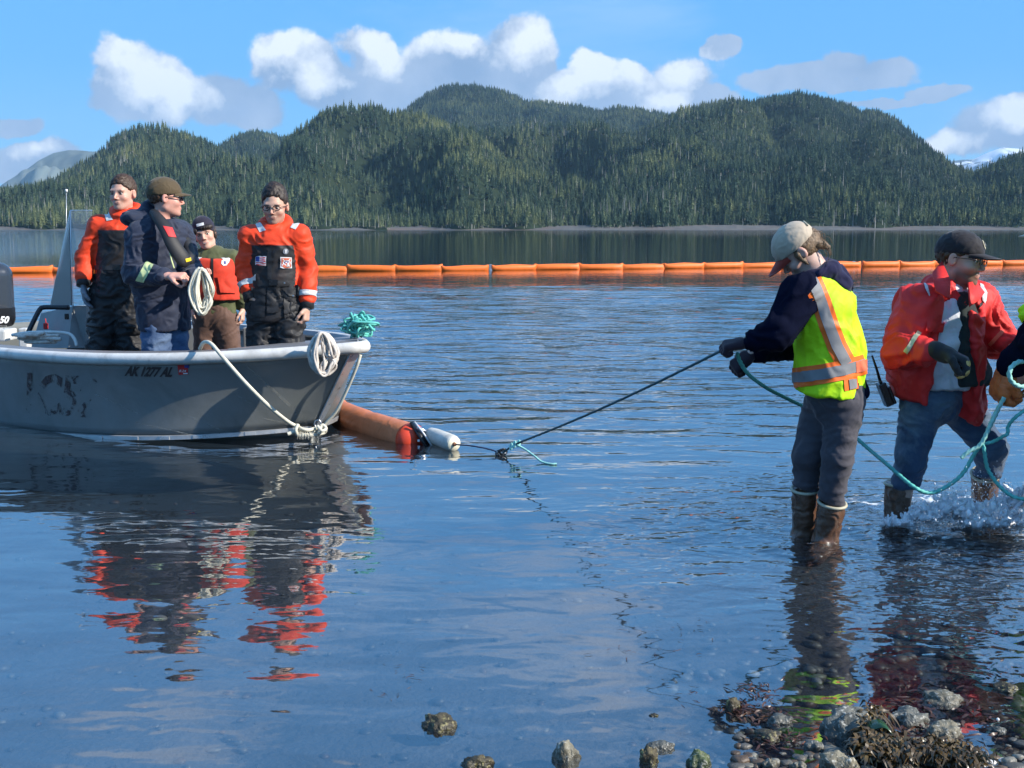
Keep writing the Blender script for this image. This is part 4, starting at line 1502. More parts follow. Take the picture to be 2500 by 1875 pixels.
# ================================================================== man at the left of the boat, orange and black suit
def man_left():
    Y = 8.5
    base = pz(288, DECK, Y)
    p = Person('person in orange and black float suit, bare headed, grey glove hanging, beside the windshield', base, 'people standing in the boat')
    C = np.array(P(300, 473, Y)); fw = unit((-.22, -1, -.03)); R = frame(fw, (-.03, 0, 1)); hs = 1.07
    bf = unit((-.05, -1, 0))
    J = dict(s=1.0, fwd=bf, neck=P(306, 530, Y + .02), chest=P(294, 583, Y), pelvis=P(288, 712, Y), head=C,
             shr=P(243, 552, Y), elr=P(208, 628, Y - .02), wrr=P(204, 692, Y - .10),
             shl=P(356, 552, Y + .02), ell=P(378, 640, Y + .05), wrl=P(380, 705, Y),
             hpr=P(262, 722, Y), knr=pz(252, .52, Y - .05), anr=pz(252, DECK + .09, Y),
             hpl=P(318, 722, Y), knl=pz(326, .52, Y - .05), anl=pz(330, DECK + .09, Y),
             toer=pz(246, DECK + .04, Y - .18), toel=pz(336, DECK + .04, Y - .18))
    hd = unit(v3(J['wrr']) - v3(J['elr']) + np.array([.03, 0, -.05]))
    hand_kw = dict(W=v3(J['wrr']) + hd * .03, d=unit((.12, -.1, -1)), palm=(1, .1, 0), th=(0.1, -1, 0), s=1.0, curl=.32, spread=.25)
    hl = dict(W=v3(J['wrl']), d=(0, -.1, -1), palm=(-1, 0, 0), th=(0, -1, 0), curl=.4)
    p.body(J, C, R, hs, (0.62, 0.36, 0.27), (0.06, 0.032, 0.018), beard=0.12, hands=(hand_kw, hl))
    short_hair(C, R, hs, M_hair_brown, p.e, line=.066, top=.010)
    coat = suit_coat(p, J, P(292, 561, Y).z, P(290, 720, Y).z, seed=4.0, skirt=.170)
    trousers(p, J, M_black, r=(.118, .105, .100), hipr=.175, wr=dict(amp=0.016, freq=7.5, seed=9.0, stretch=(.8, .8, 1.5), fine=.5))
    cuff(p, J['elr'], J['wrr'], .80, 1.10, .050, M_black)
    f = Field(); k = dict(hand_kw); k['grow'] = .0035; hand(f, **k)
    sdf_obj('glove', f, M_glove_grey, p.e, 0.005)
    strip_px(p, coat, [(253, 519), (266, 517), (276, 537), (261, 540)], M_refl, ymax=Y)
    # belt and leg straps
    band = cut_patch(coat, [((0, 0, P(0, 647, Y).z), (0, 0, 1)), ((0, 0, P(0, 658, Y).z), (0, 0, -1)), (P(240, 650, Y), (-1, 0, 0)), (P(345, 650, Y), (1, 0, 0))], 'belt', M_strap, p.e, .006)
    q = P(285, 653, Y - .165) - p.e.location
    box_mesh('buckle', (q.x - .03, q.y - .008, q.z - .022), (q.x + .03, q.y + .008, q.z + .022), .004, M_plastic_black, p.e)
    for (a, b) in (((213, 793), (268, 800)), ((292, 793), (340, 799))):
        pts = smooth_path([P(a[0], a[1], Y - .06), P((a[0] + b[0]) / 2, a[1] + 3, Y - .19), P(b[0], b[1], Y - .06)], 6)
        tube('leg_strap', [v - p.e.location for v in pts], .013, M_strap, p.e, seg=6, flat=1.4)
    # pocket flap on the coat skirt
    strip_px(p, coat, [(224, 668), (272, 668), (270, 690), (228, 688)], M_black, name='pocket_flap', off=.010, ymax=Y)


# ================================================================== man in the navy coat with the brown cap
def man_navy():
    Y = 8.0
    base = pz(400, DECK, Y)
    p = Person('person in navy coat, brown cap and sunglasses turned away, holding a coil of white rope', base, 'people standing in the boat')
    C = np.array(P(404, 484, Y)); fw = unit((.90, .34, -.02)); R = frame(fw); hs = 1.10
    bf = unit((.70, -.71, 0)); rt = unit(np.cross(bf, (0, 0, 1)))
    nk = np.array(P(391, 546, Y)); che = np.array(P(388, 610, Y)); pel = np.array(P(396, 735, Y))
    J = dict(s=1.05, fwd=bf, neck=nk, chest=che, pelvis=pel, head=C,
             shr=P(345, 580, Y - .12), elr=P(330, 668, Y - .20), wrr=P(409, 674, Y - .36),
             shl=P(437, 578, Y + .14), ell=P(462, 660, Y + .02), wrl=P(478, 676, Y - .20),
             hpr=P(378, 745, Y - .05), knr=pz(382, .50, Y - .08), anr=pz(382, DECK + .09, Y - .05),
             hpl=P(420, 745, Y + .06), knl=pz(428, .50, Y), anl=pz(428, DECK + .09, Y + .05),
             toer=pz(400, DECK + .04, Y - .16), toel=pz(446, DECK + .04, Y - .06))
    h1 = dict(W=v3(J['wrr']) + np.array([.012, -.01, 0]), d=(.95, -.15, .02), palm=(0, .35, -1), th=(0.1, -.9, .6), s=1.12, curl=.95, thumbcurl=.8)
    h2 = dict(W=v3(J['wrl']), d=(.9, -.5, -.02), palm=(-.3, -.2, 1), th=(0.5, -.8, .3), s=1.0, curl=.6)
    p.body(J, C, R, hs, (0.66, 0.34, 0.26), (0.05, 0.03, 0.02), beard=.10, hands=(h1, h2), jaw=1.12)
    short_hair(C, R, hs, M_hair_brown, p.e, line=.10, back=-.035, under_cap=True)
    c = cap(C, R, hs * 1.02, M_cap_brown, M_cap_brown, p.e, brim_len=.062, low=.020)
    glasses(p, C, R, hs, dark=True)
    f = Field()
    torso(f, J, 1.08, top=.185, mid=.185, low=.165, flat=.80, shr=.090, hem=P(402, 800, Y))
    sleeves(f, J, (.094, .080, .060), 0.04)
    n = unit(C - nk + np.array([0, 0, .1]))
    ring(f, nk + n * .005, n, .080, .030, fwd=bf, a0=30, a1=330)
    # hood lying on the shoulders
    f.ell(P(335, 533, Y + .02), (.105, .13, .055), k=.05)
    f.ell(P(366, 512, Y + .06), (.055, .09, .062), k=.05)
    f.ell(P(432, 560, Y + .06), (.07, .10, .05), k=.05)
    f.plane(P(400, 805, Y), (0, 0, -1), .008)
    coat = sdf_obj('coat', f, M_navy, p.e, .008, wr=dict(amp=0.009, freq=7, seed=21.0, stretch=(1, 1, 1.2), fine=.4))
    strip_px(p, coat, [(331, 685), (358, 636), (375, 647), (351, 690)], M_lime, ymax=Y)
    tr = trousers(p, J, M_jeans, r=(.105, .088, .078), hipr=.15)
    # inflatable life vest: yoke over the shoulders and down the chest
    path = smooth_path([P(372, 520, Y + .06), P(382, 528, Y - .16), P(405, 560, Y - .235), P(425, 600, Y - .27), P(450, 637, Y - .26)], 6)
    f = Field(); n_ = len(path)
    f.chain(path, [.026 + .016 * min(1, i / n_ * 1.6) for i in range(n_)], .02, .5, bf)
    path2 = smooth_path([P(400, 520, Y + .12), P(440, 560, Y + .10), P(462, 610, Y + .0), P(464, 636, Y - .10)], 5)
    f.chain(path2, [.032] * len(path2), .02, .6, bf)
    v = sdf_obj('life_vest', f, M_strap, p.e, .006)
    strip_px(p, v, [(398, 552), (420, 556), (430, 580), (412, 578)], M_red, name='red_panel')
    strip_px(p, v, [(452, 632), (465, 629), (467, 636), (454, 640)], M_yellow, name='yellow_tab')
    t = smooth_path([P(414, 612, Y - .28), P(419, 635, Y - .30), P(425, 655, Y - .30)], 5)
    tube('webbing_strap', [q - p.e.location for q in t], .012, M_lime, p.e, seg=6, flat=.4)
    return p, J


# ================================================================== woman with the beanie
def woman_beanie():
    Y = 8.55
    base = pz(522, DECK, Y)
    p = Person('smiling person in dark beanie and red life vest over an olive jacket, between two men', base, 'people standing in the boat')
    C = np.array(P(500, 571, Y)); fw = unit((.10, -1, -.08)); R = frame(fw, (-.24, 0, 1)); hs = .97
    bf = unit((-.08, -1, 0))
    J = dict(s=.86, fwd=bf, neck=P(515, 620, Y + .02), chest=P(524, 660, Y), pelvis=P(526, 765, Y), head=C,
             shr=P(480, 636, Y), elr=P(468, 705, Y + .03), wrr=P(474, 755, Y - .02),
             shl=P(566, 634, Y), ell=P(588, 700, Y + .04), wrl=P(592, 755, Y + .02),
             hpr=P(504, 780, Y), knr=pz(500, .46, Y), anr=pz(498, DECK + .08, Y),
             hpl=P(550, 780, Y), knl=pz(562, .46, Y), anl=pz(566, DECK + .08, Y),
             toer=pz(494, DECK + .04, Y - .15), toel=pz(570, DECK + .04, Y - .15))
    h1 = dict(W=J['wrr'], d=(0, -.2, -1), palm=(1, 0, 0), th=(0, -1, 0), s=.9, curl=.5)
    h2 = dict(W=J['wrl'], d=(0, -.2, -1), palm=(-1, 0, 0), th=(0, -1, 0), s=.9, curl=.5)
    p.body(J, C, R, hs, (0.66, 0.40, 0.30), (0.045, 0.025, 0.018), hands=(h1, h2), jaw=.96, slim=.95)

    def L(x, y, z): return C + hs * (R[0] * x + R[1] * y + R[2] * z)
    # teeth of the smile
    q = np.array([L(-.013, .0955, -.0615), L(.013, .0955, -.0615), L(.010, .0955, -.0645), L(-.010, .0955, -.0645)]) - np.array(base)
    link('teeth', mesh_np('teeth', q, [(0, 1, 2, 3)]), p.e, M_white)
    f = Field()
    f.ell(L(0, -.012, .044), np.array([.084, .104, .096]) * hs, R)
    f.plane(L(0, .09, .040), -R[2] + R[1] * .55, .008)
    b = sdf_obj('beanie', f, M_beanie, p.e, .005)
    cut_patch(b, [(L(-.028, 0, .06), -R[0]), (L(.028, 0, .06), R[0]), (L(0, 0, .068), -R[2]), (L(0, 0, .088), R[2]), (L(0, .02, 0), -R[1])], 'badge', M_refl, p.e, .002)
    f = Field()
    f.ell(L(-.030, .064, .048), np.array([.055, .038, .022]) * hs, R, k=.01)
    f.ell(L(.050, .045, .038), np.array([.034, .042, .028]) * hs, R, k=.01)
    f.ell(L(.074, -.02, -.0), np.array([.014, .03, .05]) * hs, R, k=.01)
    f.ell(L(-.074, -.01, -.0), np.array([.012, .03, .055]) * hs, R, k=.01)
    f.ell(L(0, -.055, -.03), np.array([.068, .045, .06]) * hs, R, k=.01)
    sdf_obj('hair', f, M_hair_dark, p.e, .005, wr=dict(amp=.003, freq=40, stretch=(1, 1, .5)))
    f = Field(); torso(f, J, .92, top=.165, mid=.150, low=.168, shr=.070, hem=P(527, 772, Y)); sleeves(f, J, (.070, .060, .046), .03)
    n = unit(C - v3(J['neck'])); ring(f, v3(J['neck']) + n * .012, n, .066, .024, fwd=bf, a0=25, a1=335)
    f.plane(P(525, 766, Y), (0, 0, -1), .006)
    sdf_obj('jacket', f, M_olive, p.e, .008, wr=dict(amp=.007, freq=8, seed=31.0))
    f = Field()
    torso(f, J, 1.0, top=.178, mid=.172, low=.178, flat=.80, shr=.055, hem=P(527, 735, Y))
    f.plane(P(525, 731, Y), (0, 0, -1), .008)
    f.plane(v3(J['neck']) + np.array([0, 0, .0]), (0, -.25, 1), .01)
    f.plane(P(583, 660, Y), (1, 0, .12), .02); f.plane(P(467, 660, Y), (-1, 0, .12), .02)
    f.rc(P(515, 600, Y - .10), P(522, 632, Y - .16), .045, .012, .01, op='s')
    vst = sdf_obj('life_vest', f, M_redvest, p.e, .007, wr=dict(amp=.003, freq=8, seed=3.0))
    strip_px(p, vst, [(478, 622), (497, 612), (508, 620), (478, 640)], M_refl, ymax=Y)
    strip_px(p, vst, [(522, 612), (530, 610), (562, 632), (558, 642), (522, 620)], M_refl, ymax=Y)
    strip_px(p, vst, [(515, 618), (521, 618), (522, 731), (516, 731)], M_strap, name='zipper', ymax=Y)
    strip_px(p, vst, [(541, 636), (548, 633), (555, 636), (557, 642), (553, 648), (545, 649), (540, 644)], M_white, name='badge', ymax=Y)
    strip_px(p, vst, [(546, 638), (551, 638), (551, 645), (547, 645)], M_blue, name='badge_centre', off=.006, ymax=Y)
    strip_px(p, vst, [(530, 672), (572, 672), (574, 716), (538, 714)], M_redvest, name='pocket', off=.014, ymax=Y)
    trousers(p, J, M_brownpants, r=(.100, .075, .062), hipr=.150, wr=dict(amp=.005, freq=8, seed=12.0))


# ================================================================== young man with glasses
def man_glasses():
    Y = 7.83
    base = pz(672, DECK, Y)
    p = Person('person with glasses in orange and black float coat standing nearest the bow', base, 'people standing in the boat')
    C = np.array(P(671, 504, Y)); fw = unit((-.03, -1, -.14)); R = frame(fw); hs = 1.04
    bf = unit((.03, -1, 0))
    J = dict(s=1.0, fwd=bf, neck=P(672, 563, Y + .02), chest=P(671, 612, Y), pelvis=P(671, 735, Y), head=C,
             shr=P(612, 578, Y), elr=P(598, 655, Y + .02), wrr=P(611, 722, Y - .06),
             shl=P(731, 578, Y), ell=P(750, 655, Y + .03), wrl=P(750, 742, Y - .05),
             hpr=P(643, 745, Y), knr=pz(640, .50, Y - .03), anr=pz(640, DECK + .09, Y),
             hpl=P(702, 745, Y), knl=pz(708, .50, Y - .03), anl=pz(710, DECK + .09, Y),
             toer=pz(634, DECK + .04, Y - .18), toel=pz(716, DECK + .04, Y - .18))
    h1 = dict(W=J['wrr'], d=(.45, -.1, -1), palm=(1, .3, 0), th=(0, -1, 0), curl=.5)
    h2 = dict(W=v3(J['wrl']) + np.array([-.003, 0, -.015]), d=(-.08, -.12, -1), palm=(-1, .2, 0), th=(-.2, -1, 0), s=1.05, curl=.85, thumbcurl=.5)
    p.body(J, C, R, hs, (0.60, 0.36, 0.26), (0.035, 0.02, 0.014), beard=.42, hands=(h1, h2), jaw=.95)
    short_hair(C, R, hs, M_hair_dark, p.e, line=.073, top=.026)
    glasses(p, C, R, hs)
    hz = P(672, 745, Y).z
    coat = suit_coat(p, J, P(672, 597, Y).z, P(672, 782, Y).z, seed=7.0, skirt=.190)
    trousers(p, J, M_black, r=(.110, .092, .085), hipr=.16, wr=dict(amp=0.013, freq=8, seed=5.0, stretch=(.8, .8, 1.4), fine=.5))
    cuff(p, J['elr'], J['wrr'], .80, 1.16, .050, M_black); cuff(p, J['ell'], J['wrl'], .80, 1.12, .047, M_black)
    q = lambda pts, mt, nm='reflective_strip', off=.004: strip_px(p, coat, pts, mt, name=nm, off=off, ymax=Y)
    q([(622, 545), (636, 543), (650, 562), (634, 568)], M_refl)
    q([(709, 556), (717, 543), (732, 546), (722, 561)], M_refl)
    cut_patch(coat, band_planes(J['elr'], J['wrr'], .52, .70) + [(P(634, 690, Y), (1, 0, 0))], 'reflective_strip', M_refl, p.e, .004)
    cut_patch(coat, band_planes(J['ell'], J['wrl'], .66, .80) + [(P(722, 700, Y), (-1, 0, 0))], 'reflective_strip', M_refl, p.e, .004)
    cut_patch(coat, [((0, 0, P(0, 683, Y).z), (0, 0, 1)), ((0, 0, P(0, 697, Y).z), (0, 0, -1)), (P(624, 650, Y), (-1, 0, 0)), (P(722, 650, Y), (1, 0, 0))], 'belt', M_strap, p.e, .006)
    b = P(668, 690, Y - .145) - p.e.location
    box_mesh('buckle', (b.x - .03, b.y - .008, b.z - .02), (b.x + .03, b.y + .008, b.z + .02), .004, M_plastic_black, p.e)
    # pockets and front placket
    q([(613, 703), (650, 703), (648, 775), (616, 770)], M_black, 'pocket', .016)
    q([(688, 703), (732, 703), (732, 779), (694, 776)], M_black, 'pocket', .016)
    q([(684, 700), (734, 700), (732, 728), (704, 724)], M_black, 'pocket_flap', .024)
    q([(654, 598), (664, 598), (664, 682), (654, 682)], M_black, 'placket', .008)
    q([(653, 700), (684, 700), (680, 764), (652, 764)], M_black, 'placket', .012)
    # flag patch
    fl = q([(626, 625), (651, 626), (650, 649), (626, 647)], M_white, 'flag_patch', .009)
    for k in range(5):
        y0 = 627.5 + k * 4.4
        x0 = 636.5 if k < 3 else 627.5
        q([(x0, y0), (649.5, y0 + .5), (649.5, y0 + 2.6), (x0, y0 + 2.1)], M_red, 'flag_stripe', .011)
    q([(627.2, 626.5), (635.5, 626.8), (635.5, 639), (627.2, 638.6)], M_blue, 'flag_canton', .0115)
    # square emblem patch: white frame, orange field, ring with crossed bars
    q([(684, 627), (711, 628), (711, 655), (685, 654)], M_white, 'emblem_patch', .009)
    q([(686.5, 629.5), (708.8, 630.2), (708.8, 652.6), (687, 651.8)], M_patch_orange, 'emblem_field', .0112)
    cx, cy = 698, 641
    for r0, r1, mt in ((8.2, 6.4, M_white), (5.0, 3.2, M_blue)):
        for k in range(12):
            a, c2 = 2 * math.pi * k / 12, 2 * math.pi * (k + 1) / 12
            q([(cx + r0 * math.cos(a), cy + r0 * math.sin(a)), (cx + r0 * math.cos(c2), cy + r0 * math.sin(c2)),
               (cx + r1 * math.cos(c2), cy + r1 * math.sin(c2)), (cx + r1 * math.cos(a), cy + r1 * math.sin(a))], mt, 'emblem_ring', .0135)
    for sg in (-1, 1):
        q([(cx - 9 * sg, cy - 9), (cx - 7.4 * sg, cy - 10), (cx + 9 * sg, cy + 8), (cx + 7.6 * sg, cy + 9.4)], M_white, 'emblem_bar', .0128)
    # small round badge above it
    q([(697 + 7 * math.cos(a), 614 + 7 * math.sin(a)) for a in np.linspace(0, 2 * math.pi, 10, endpoint=False)], M_glove_grey, 'badge', .005)
    q([(695.6, 609.5), (698.6, 609.5), (698.6, 618.5), (695.6, 618.5)], M_refl, 'badge_mark', .007)
    for (sx, sy) in ((695, 691), (716, 722)):
        c = P(sx, sy, Y - .165) - p.e.location
        box_mesh('snap_button', c - Vector((.005, .004, .005)), c + Vector((.005, .004, .005)), .002, M_metal, p.e)


# ================================================================== wading woman in the lime vest
def woman_vest():
    g = G(2000, 1316); Y = g.y
    base = Vector((g.x, Y, float(bed_z(g.x, Y))))
    p = Person('person in tan cap and lime safety vest with orange trim, wading and pulling the rope', base, 'people wading')
    C = np.array(P(1948, 612, Y)); fw = unit((-.62, .16, -.72)); R = frame(fw, (-.75, 0, .62)); hs = .97
    bf = unit((-.82, .56, -.05)); rt = unit(np.cross(bf, (0, 0, 1)))
    nk = P(1998, 672, Y)
    J = dict(s=.92, fwd=bf, neck=nk, chest=P(2012, 775, Y), pelvis=P(2040, 960, Y), head=C,
             shl=P(1957, 716, Y - .10), ell=P(1900, 812, Y - .16), wrl=P(1826, 838, Y - .10),
             shr=P(2032, 705, Y + .14), elr=P(1935, 835, Y + .16), wrr=P(1838, 862, Y + .06),
             hpl=P(2062, 985, Y - .05), knl=P(2044, 1120, Y - .07), anl=pz(2014, -.02, Y),
             hpr=P(2010, 985, Y + .08), knr=P(1972, 1110, Y + .05), anr=pz(1962, -.02, Y + .12),
             toel=pz(1990, -.05, Y - .12), toer=pz(1935, -.05, Y + .03))
    h1 = dict(W=v3(J['wrl']) + np.array([-.01, 0, 0]), d=(-.95, .1, -.12), palm=(-.2, .3, -1), th=(-.2, 1, .1), s=.95, curl=1.0, thumbcurl=.8)
    h2 = dict(W=v3(J['wrr']) + np.array([-.01, 0, -.01]), d=(-.75, .1, -.62), palm=(-.5, .3, -.8), th=(-.2, 1, .1), s=.95, curl=1.05, thumbcurl=.8)
    p.body(J, C, R, hs, (0.60, 0.38, 0.30), (0.16, 0.10, 0.06), hands=(h1, h2), jaw=.92, slim=.95, h=.006)

    def L(x, y, z): return C + hs * (R[0] * x + R[1] * y + R[2] * z)
    # hair gathered at the back under the cap
    f = Field()
    f.ell(L(0, -.020, .012), np.array([.078, .092, .085]) * hs, R)
    f.plane(L(0, 0, .034), R[2], .004)
    f.box(L(0, .105, -.05), np.array([.12, .085, .14]) * hs, R, rd=.02, k=.01, op='s')
    f.ell(L(0, -.092, .0), np.array([.034, .030, .036]) * hs, R, k=.012)
    f.rc(L(-.03, -.085, -.04), L(-.02, -.10, -.085), .020, .010, .02)
    f.rc(L(-.078, .012, .0), L(-.074, .012, -.062), .012, .006, .015)
    hr = sdf_obj('hair', f, M_hair_blond, p.e, .005, wr=dict(amp=.0035, freq=26, seed=2, stretch=(1, 1, .6)))
    # loose strands
    r_ = random.Random(4)
    for i in range(16):
        a = L(r_.uniform(-.05, .03), -.11, r_.uniform(-.05, .02))
        b = a + np.array([r_.uniform(.01, .045), r_.uniform(-.02, .02), r_.uniform(-.06, .01)])
        c = b + np.array([r_.uniform(-.01, .02), 0, r_.uniform(-.05, -.01)])
        tube('hair_strand', [Vector(q) - p.e.location for q in smooth_path([a, b, c], 4)], .0012, M_hair_blond, hr, seg=4)
    cp = cap(C, R, hs, M_cap_tan, M_brim_red, p.e, brim_len=.078, brim_drop=.01, low=.022)
    # strap opening at the back of the cap
    pts = [Vector(L(.030 * math.cos(a), -.112 + .0 * a, .050 + .022 * math.sin(a))) - p.e.location for a in np.linspace(0, math.pi, 10)]
    tube('cap_strap', pts, .004, M_rim, cp, seg=6)
    # hoodie
    f = Field()
    torso(f, J, .93, top=.160, mid=.148, low=.158, flat=.74, shr=.072, hem=P(2055, 975, Y))
    sleeves(f, J, (.082, .070, .048), .04)
    f.plane(P(2060, 972, Y), (.12, 0, -1), .006)
    sdf_obj('hoodie', f, M_hoodie, p.e, .008, wr=dict(amp=.010, freq=7, seed=41.0, stretch=(1, 1, 1)))
    f = Field()
    n = unit(C - v3(nk))
    f.ell(P(2022, 664, Y + .04), (.100, .10, .052), frame((-.8, .5, .45)), k=.03)
    f.ell(P(2048, 692, Y + .00), (.050, .085, .060), k=.03)
    f.rc(P(2030, 660, Y - .05), P(2056, 712, Y - .04), .035, .018, .03)
    ring(f, v3(nk) + n * .01, unit(n + np.array([.3, 0, .3])), .074, .024, fwd=bf, k=.02)
    sdf_obj('hood', f, M_navy_hood, p.e, .006, wr=dict(amp=.006, freq=11, seed=5.0))
    # vest, cut away at the arm
    f = Field()
    torso(f, J, .97, top=.174, mid=.170, low=.192, flat=.80, shr=.076, hem=P(2024, 975, Y))
    f.rc(v3(J['shl']) + np.array([-.05, -.15, -.03]), P(1905, 830, Y - .22), .078, .12, .012, op='s')
    f.rc(v3(J['shl']) + np.array([-.05, -.10, -.05]), v3(J['shl']) + np.array([-.16, -.02, -.04]), .055, .070, .012, op='s')
    f.rc(v3(J['shr']) + np.array([.0, .14, 0]), P(1930, 840, Y + .26), .08, .11, .012, op='s')
    f.rc(v3(nk) + n * .07, v3(nk) - n * .02, .10, .075, .012, op='s')
    f.plane(P(2020, 960, Y), (-.10, 0, -1), .004)
    vest = sdf_obj('safety_vest', f, M_hivis, p.e, .0065, wr=dict(amp=.010, freq=6.5, seed=52.0, stretch=(1, 1, .8), fine=.35))
    ym = Y + .04
    S = lambda l, r, m, off=.004, nm='reflective_strip': bspline_strip(p, vest, l, r, m, ymax=ym, off=off, name=nm)
    # back strip running over the shoulder
    cl = [(1962, 655), (1985, 690), (2006, 740), (2022, 790), (2043, 845), (2066, 888)]
    w = [17, 17, 17, 17, 18, 18]
    def offs(pts, a):
        out = []
        for i, q in enumerate(pts):
            t = Vector(pts[min(i + 1, len(pts) - 1)]) - Vector(pts[max(i - 1, 0)]); t.normalize()
            out.append((q[0] + t.y * a, q[1] - t.x * a))
        return out
    S(offs(cl, -24), offs(cl, 24), M_hv_orange, .003, 'orange_trim')
    S(offs(cl, -13), offs(cl, 13), M_refl_grey, .006)
    bl = [(1915, 925), (1960, 920), (2010, 913), (2060, 903), (2112, 888)]
    S(offs(bl, -24), offs(bl, 24), M_hv_orange, .0045, 'orange_trim')
    S(offs(bl, -13), offs(bl, 13), M_refl_grey, .0075)
    S([(2086, 883), (2113, 876)], [(2087, 911), (2113, 903)], M_patch_orange, .009, 'faded_patch')
    S([(2059, 925), (2092, 918)], [(2061, 955), (2094, 948)], M_hv_orange, .004, 'orange_trim')
    S([(2070, 926), (2088, 923)], [(2072, 951), (2089, 947)], M_refl_grey, .0075)
    # trousers and boots
    va, vb = P(1966, 1196, Y + .08), P(2032, 1230, Y - .04)
    vs = (vb[2] - va[2]) / (vb[0] - va[0])
    trousers(p, J, M_greypants, r=(.088, .062, .050), hipr=.150, h=.008, cut=[(va, (vs, 0, -1), .01)], flat=.80,
             wr=dict(amp=.007, freq=6.5, seed=62, stretch=(.8, .8, 1.3), fine=.35))
    boots(p, [P(1966, 1192, Y + .08), P(2032, 1226, Y - .04)], [J['anr'], J['anl']], [J['toer'], J['toel']], r=(.060, .052))
    for hk in (h1, h2):
        f = Field(); k = dict(hk); k['grow'] = .0045; hand(f, **k)
        sdf_obj('glove', f, M_glove_dark, p.e, .005)
    # arm patch edge
    strip = tube('arm_patch', [P(1911, 714, Y - .12) - p.e.location, P(1902, 734, Y - .12) - p.e.location], .004, M_lime, p.e, seg=5)
    return p, J


# ================================================================== wading man in the red jacket
def man_red():
    g = G(2187, 1277); Y = g.y
    base = Vector((G(2290, 1280).x, Y, float(bed_z(1.9, Y))))
    p = Person('person in open red jacket, black cap and jeans striding through the splashing water', base, 'people wading')
    C = np.array(P(2344, 634, Y)); fw = unit((.80, -.60, -.13)); R = frame(fw, (.12, 0, 1)); hs = 1.05
    bf = unit((.60, -.80, 0)); rt = unit(np.cross(bf, (0, 0, 1)))
    nk = P(2322, 718, Y + .02)
    J = dict(s=1.03, fwd=bf, neck=nk, chest=P(2302, 790, Y), pelvis=P(2292, 965, Y), head=C,
             shr=P(2240, 748, Y - .10), elr=P(2200, 862, Y - .18), wrr=P(2283, 856, Y - .36),
             shl=P(2382, 742, Y + .15), ell=P(2432, 828, Y + .10), wrl=P(2482, 848, Y - .02),
             hpr=P(2252, 985, Y - .04), knr=P(2224, 1118, Y - .05), anr=pz(2187, -.02, Y),
             hpl=P(2340, 985, Y + .05), knl=P(2420, 1092, Y + .02), anl=P(2400, 1245, Y + .22),
             toer=pz(2225, -.05, Y - .12), toel=P(2440, 1262, Y + .12))
    h1 = dict(W=v3(J['wrr']) + np.array([.03, -.01, 0]), d=(.80, -.45, -.38), palm=(-.3, .1, -1), th=(.3, -.5, 1), s=1.12, curl=.85, thumbcurl=.55)
    h2 = dict(W=J['wrl'], d=(.9, -.2, -.1), palm=(0, -.2, -1), th=(0, -1, .3), curl=.8)
    p.body(J, C, R, hs, (0.56, 0.34, 0.25), (0.055, 0.030, 0.018), beard=.75, hands=(h1, h2), h=.006)
    def L(x, y, z): return C + hs * (R[0] * x + R[1] * y + R[2] * z)
    short_hair(C, R, hs, M_hair_brown, p.e, line=.10, back=-.030, under_cap=True)
    cp = cap(C, R, hs, M_cap_black, M_cap_black, p.e, brim_len=.080, low=.022)
    # round badge on the front of the cap
    for rr, mt, off, nm in ((.021, M_rim, .003, 'cap_badge'), (.012, M_cap_black, .0045, 'badge_ring'), (.009, M_refl, .006, 'badge_centre')):
        cc = v3(L(-.012, .082, .078))
        nn_ = unit(R[1] * .75 + R[2] * .6); ux = unit(np.cross(nn_, R[2])); uy = np.cross(ux, nn_)
        pl = [(cc + (ux * math.cos(a) + uy * math.sin(a)) * rr * hs, ux * math.cos(a) + uy * math.sin(a)) for a in np.linspace(0, 2 * math.pi, 14, endpoint=False)]
        pl.append((v3(C), -R[1]))
        cut_patch(cp, pl, nm, mt, p.e, off)
    glasses(p, C, R, hs)
    # shirt, dark fleece, red jacket
    f = Field(); torso(f, J, .97, top=.160, mid=.168, low=.182, flat=.78, shr=.055, hem=P(2304, 945, Y))
    f.plane(P(2300, 942, Y), (0, 0, -1), .006)
    ring(f, v3(nk) + np.array([0, 0, .0]), (0.1, 0, 1), .062, .012, fwd=bf)
    sdf_obj('shirt', f, M_white_shirt, p.e, .008, wr=dict(amp=.010, freq=7, seed=71.0, stretch=(1, 1, .8)))
    f = Field(); torso(f, J, 1.0, top=.172, mid=.182, low=.188, flat=.80, shr=.062, hem=P(2330, 930, Y))
    cpt = P(2352, 800, Y - .15)
    f.plane(cpt, (-1, -.3, 0), .01)
    f.plane(P(2330, 935, Y), (0, 0, -1), .01); f.plane(v3(nk) + np.array([0, 0, .01]), (0, 0, 1), .01)
    sdf_obj('fleece', f, M_darkfleece, p.e, .008, wr=dict(amp=.007, freq=7, seed=75.0))
    f = Field()
    torso(f, J, 1.06, top=.188, mid=.200, low=.215, flat=.82, shr=.088, hem=P(2292, 985, Y))
    f.ell(P(2224, 850, Y + .02), (.115, .15, .23), k=.05)
    sleeves(f, J, (.098, .080, .056), .03)
    # opening down the front
    f.rc(P(2345, 700, Y - .28), P(2330, 1010, Y - .33), .085, .160, .010, op='s')
    f.rc(P(2342, 700, Y - .16), P(2328, 1010, Y - .17), .068, .130, .010, op='s')
    f.rc(v3(nk) - np.array([0, 0, .02]), v3(nk) + np.array([.02, 0, .2]), .068, .085, .01, op='s')
    f.rc(v3(nk) + bf * .12 - np.array([0, 0, .05]), v3(nk) + bf * .10 + np.array([0, 0, .12]), .055, .10, .012, op='s')
    f.plane(P(2280, 996, Y), (-.35, 0, -1), .006)
    f.plane(P(2240, 950, Y), (.0, .3, -1), .02) if False else None
    jk = sdf_obj('jacket', f, M_redjacket, p.e, .008, wr=dict(amp=.012, freq=5.5, seed=81.0, stretch=(1, 1, 1), fine=.45))
    # turned-up collar
    n = unit(C - v3(nk))
    f = Field()
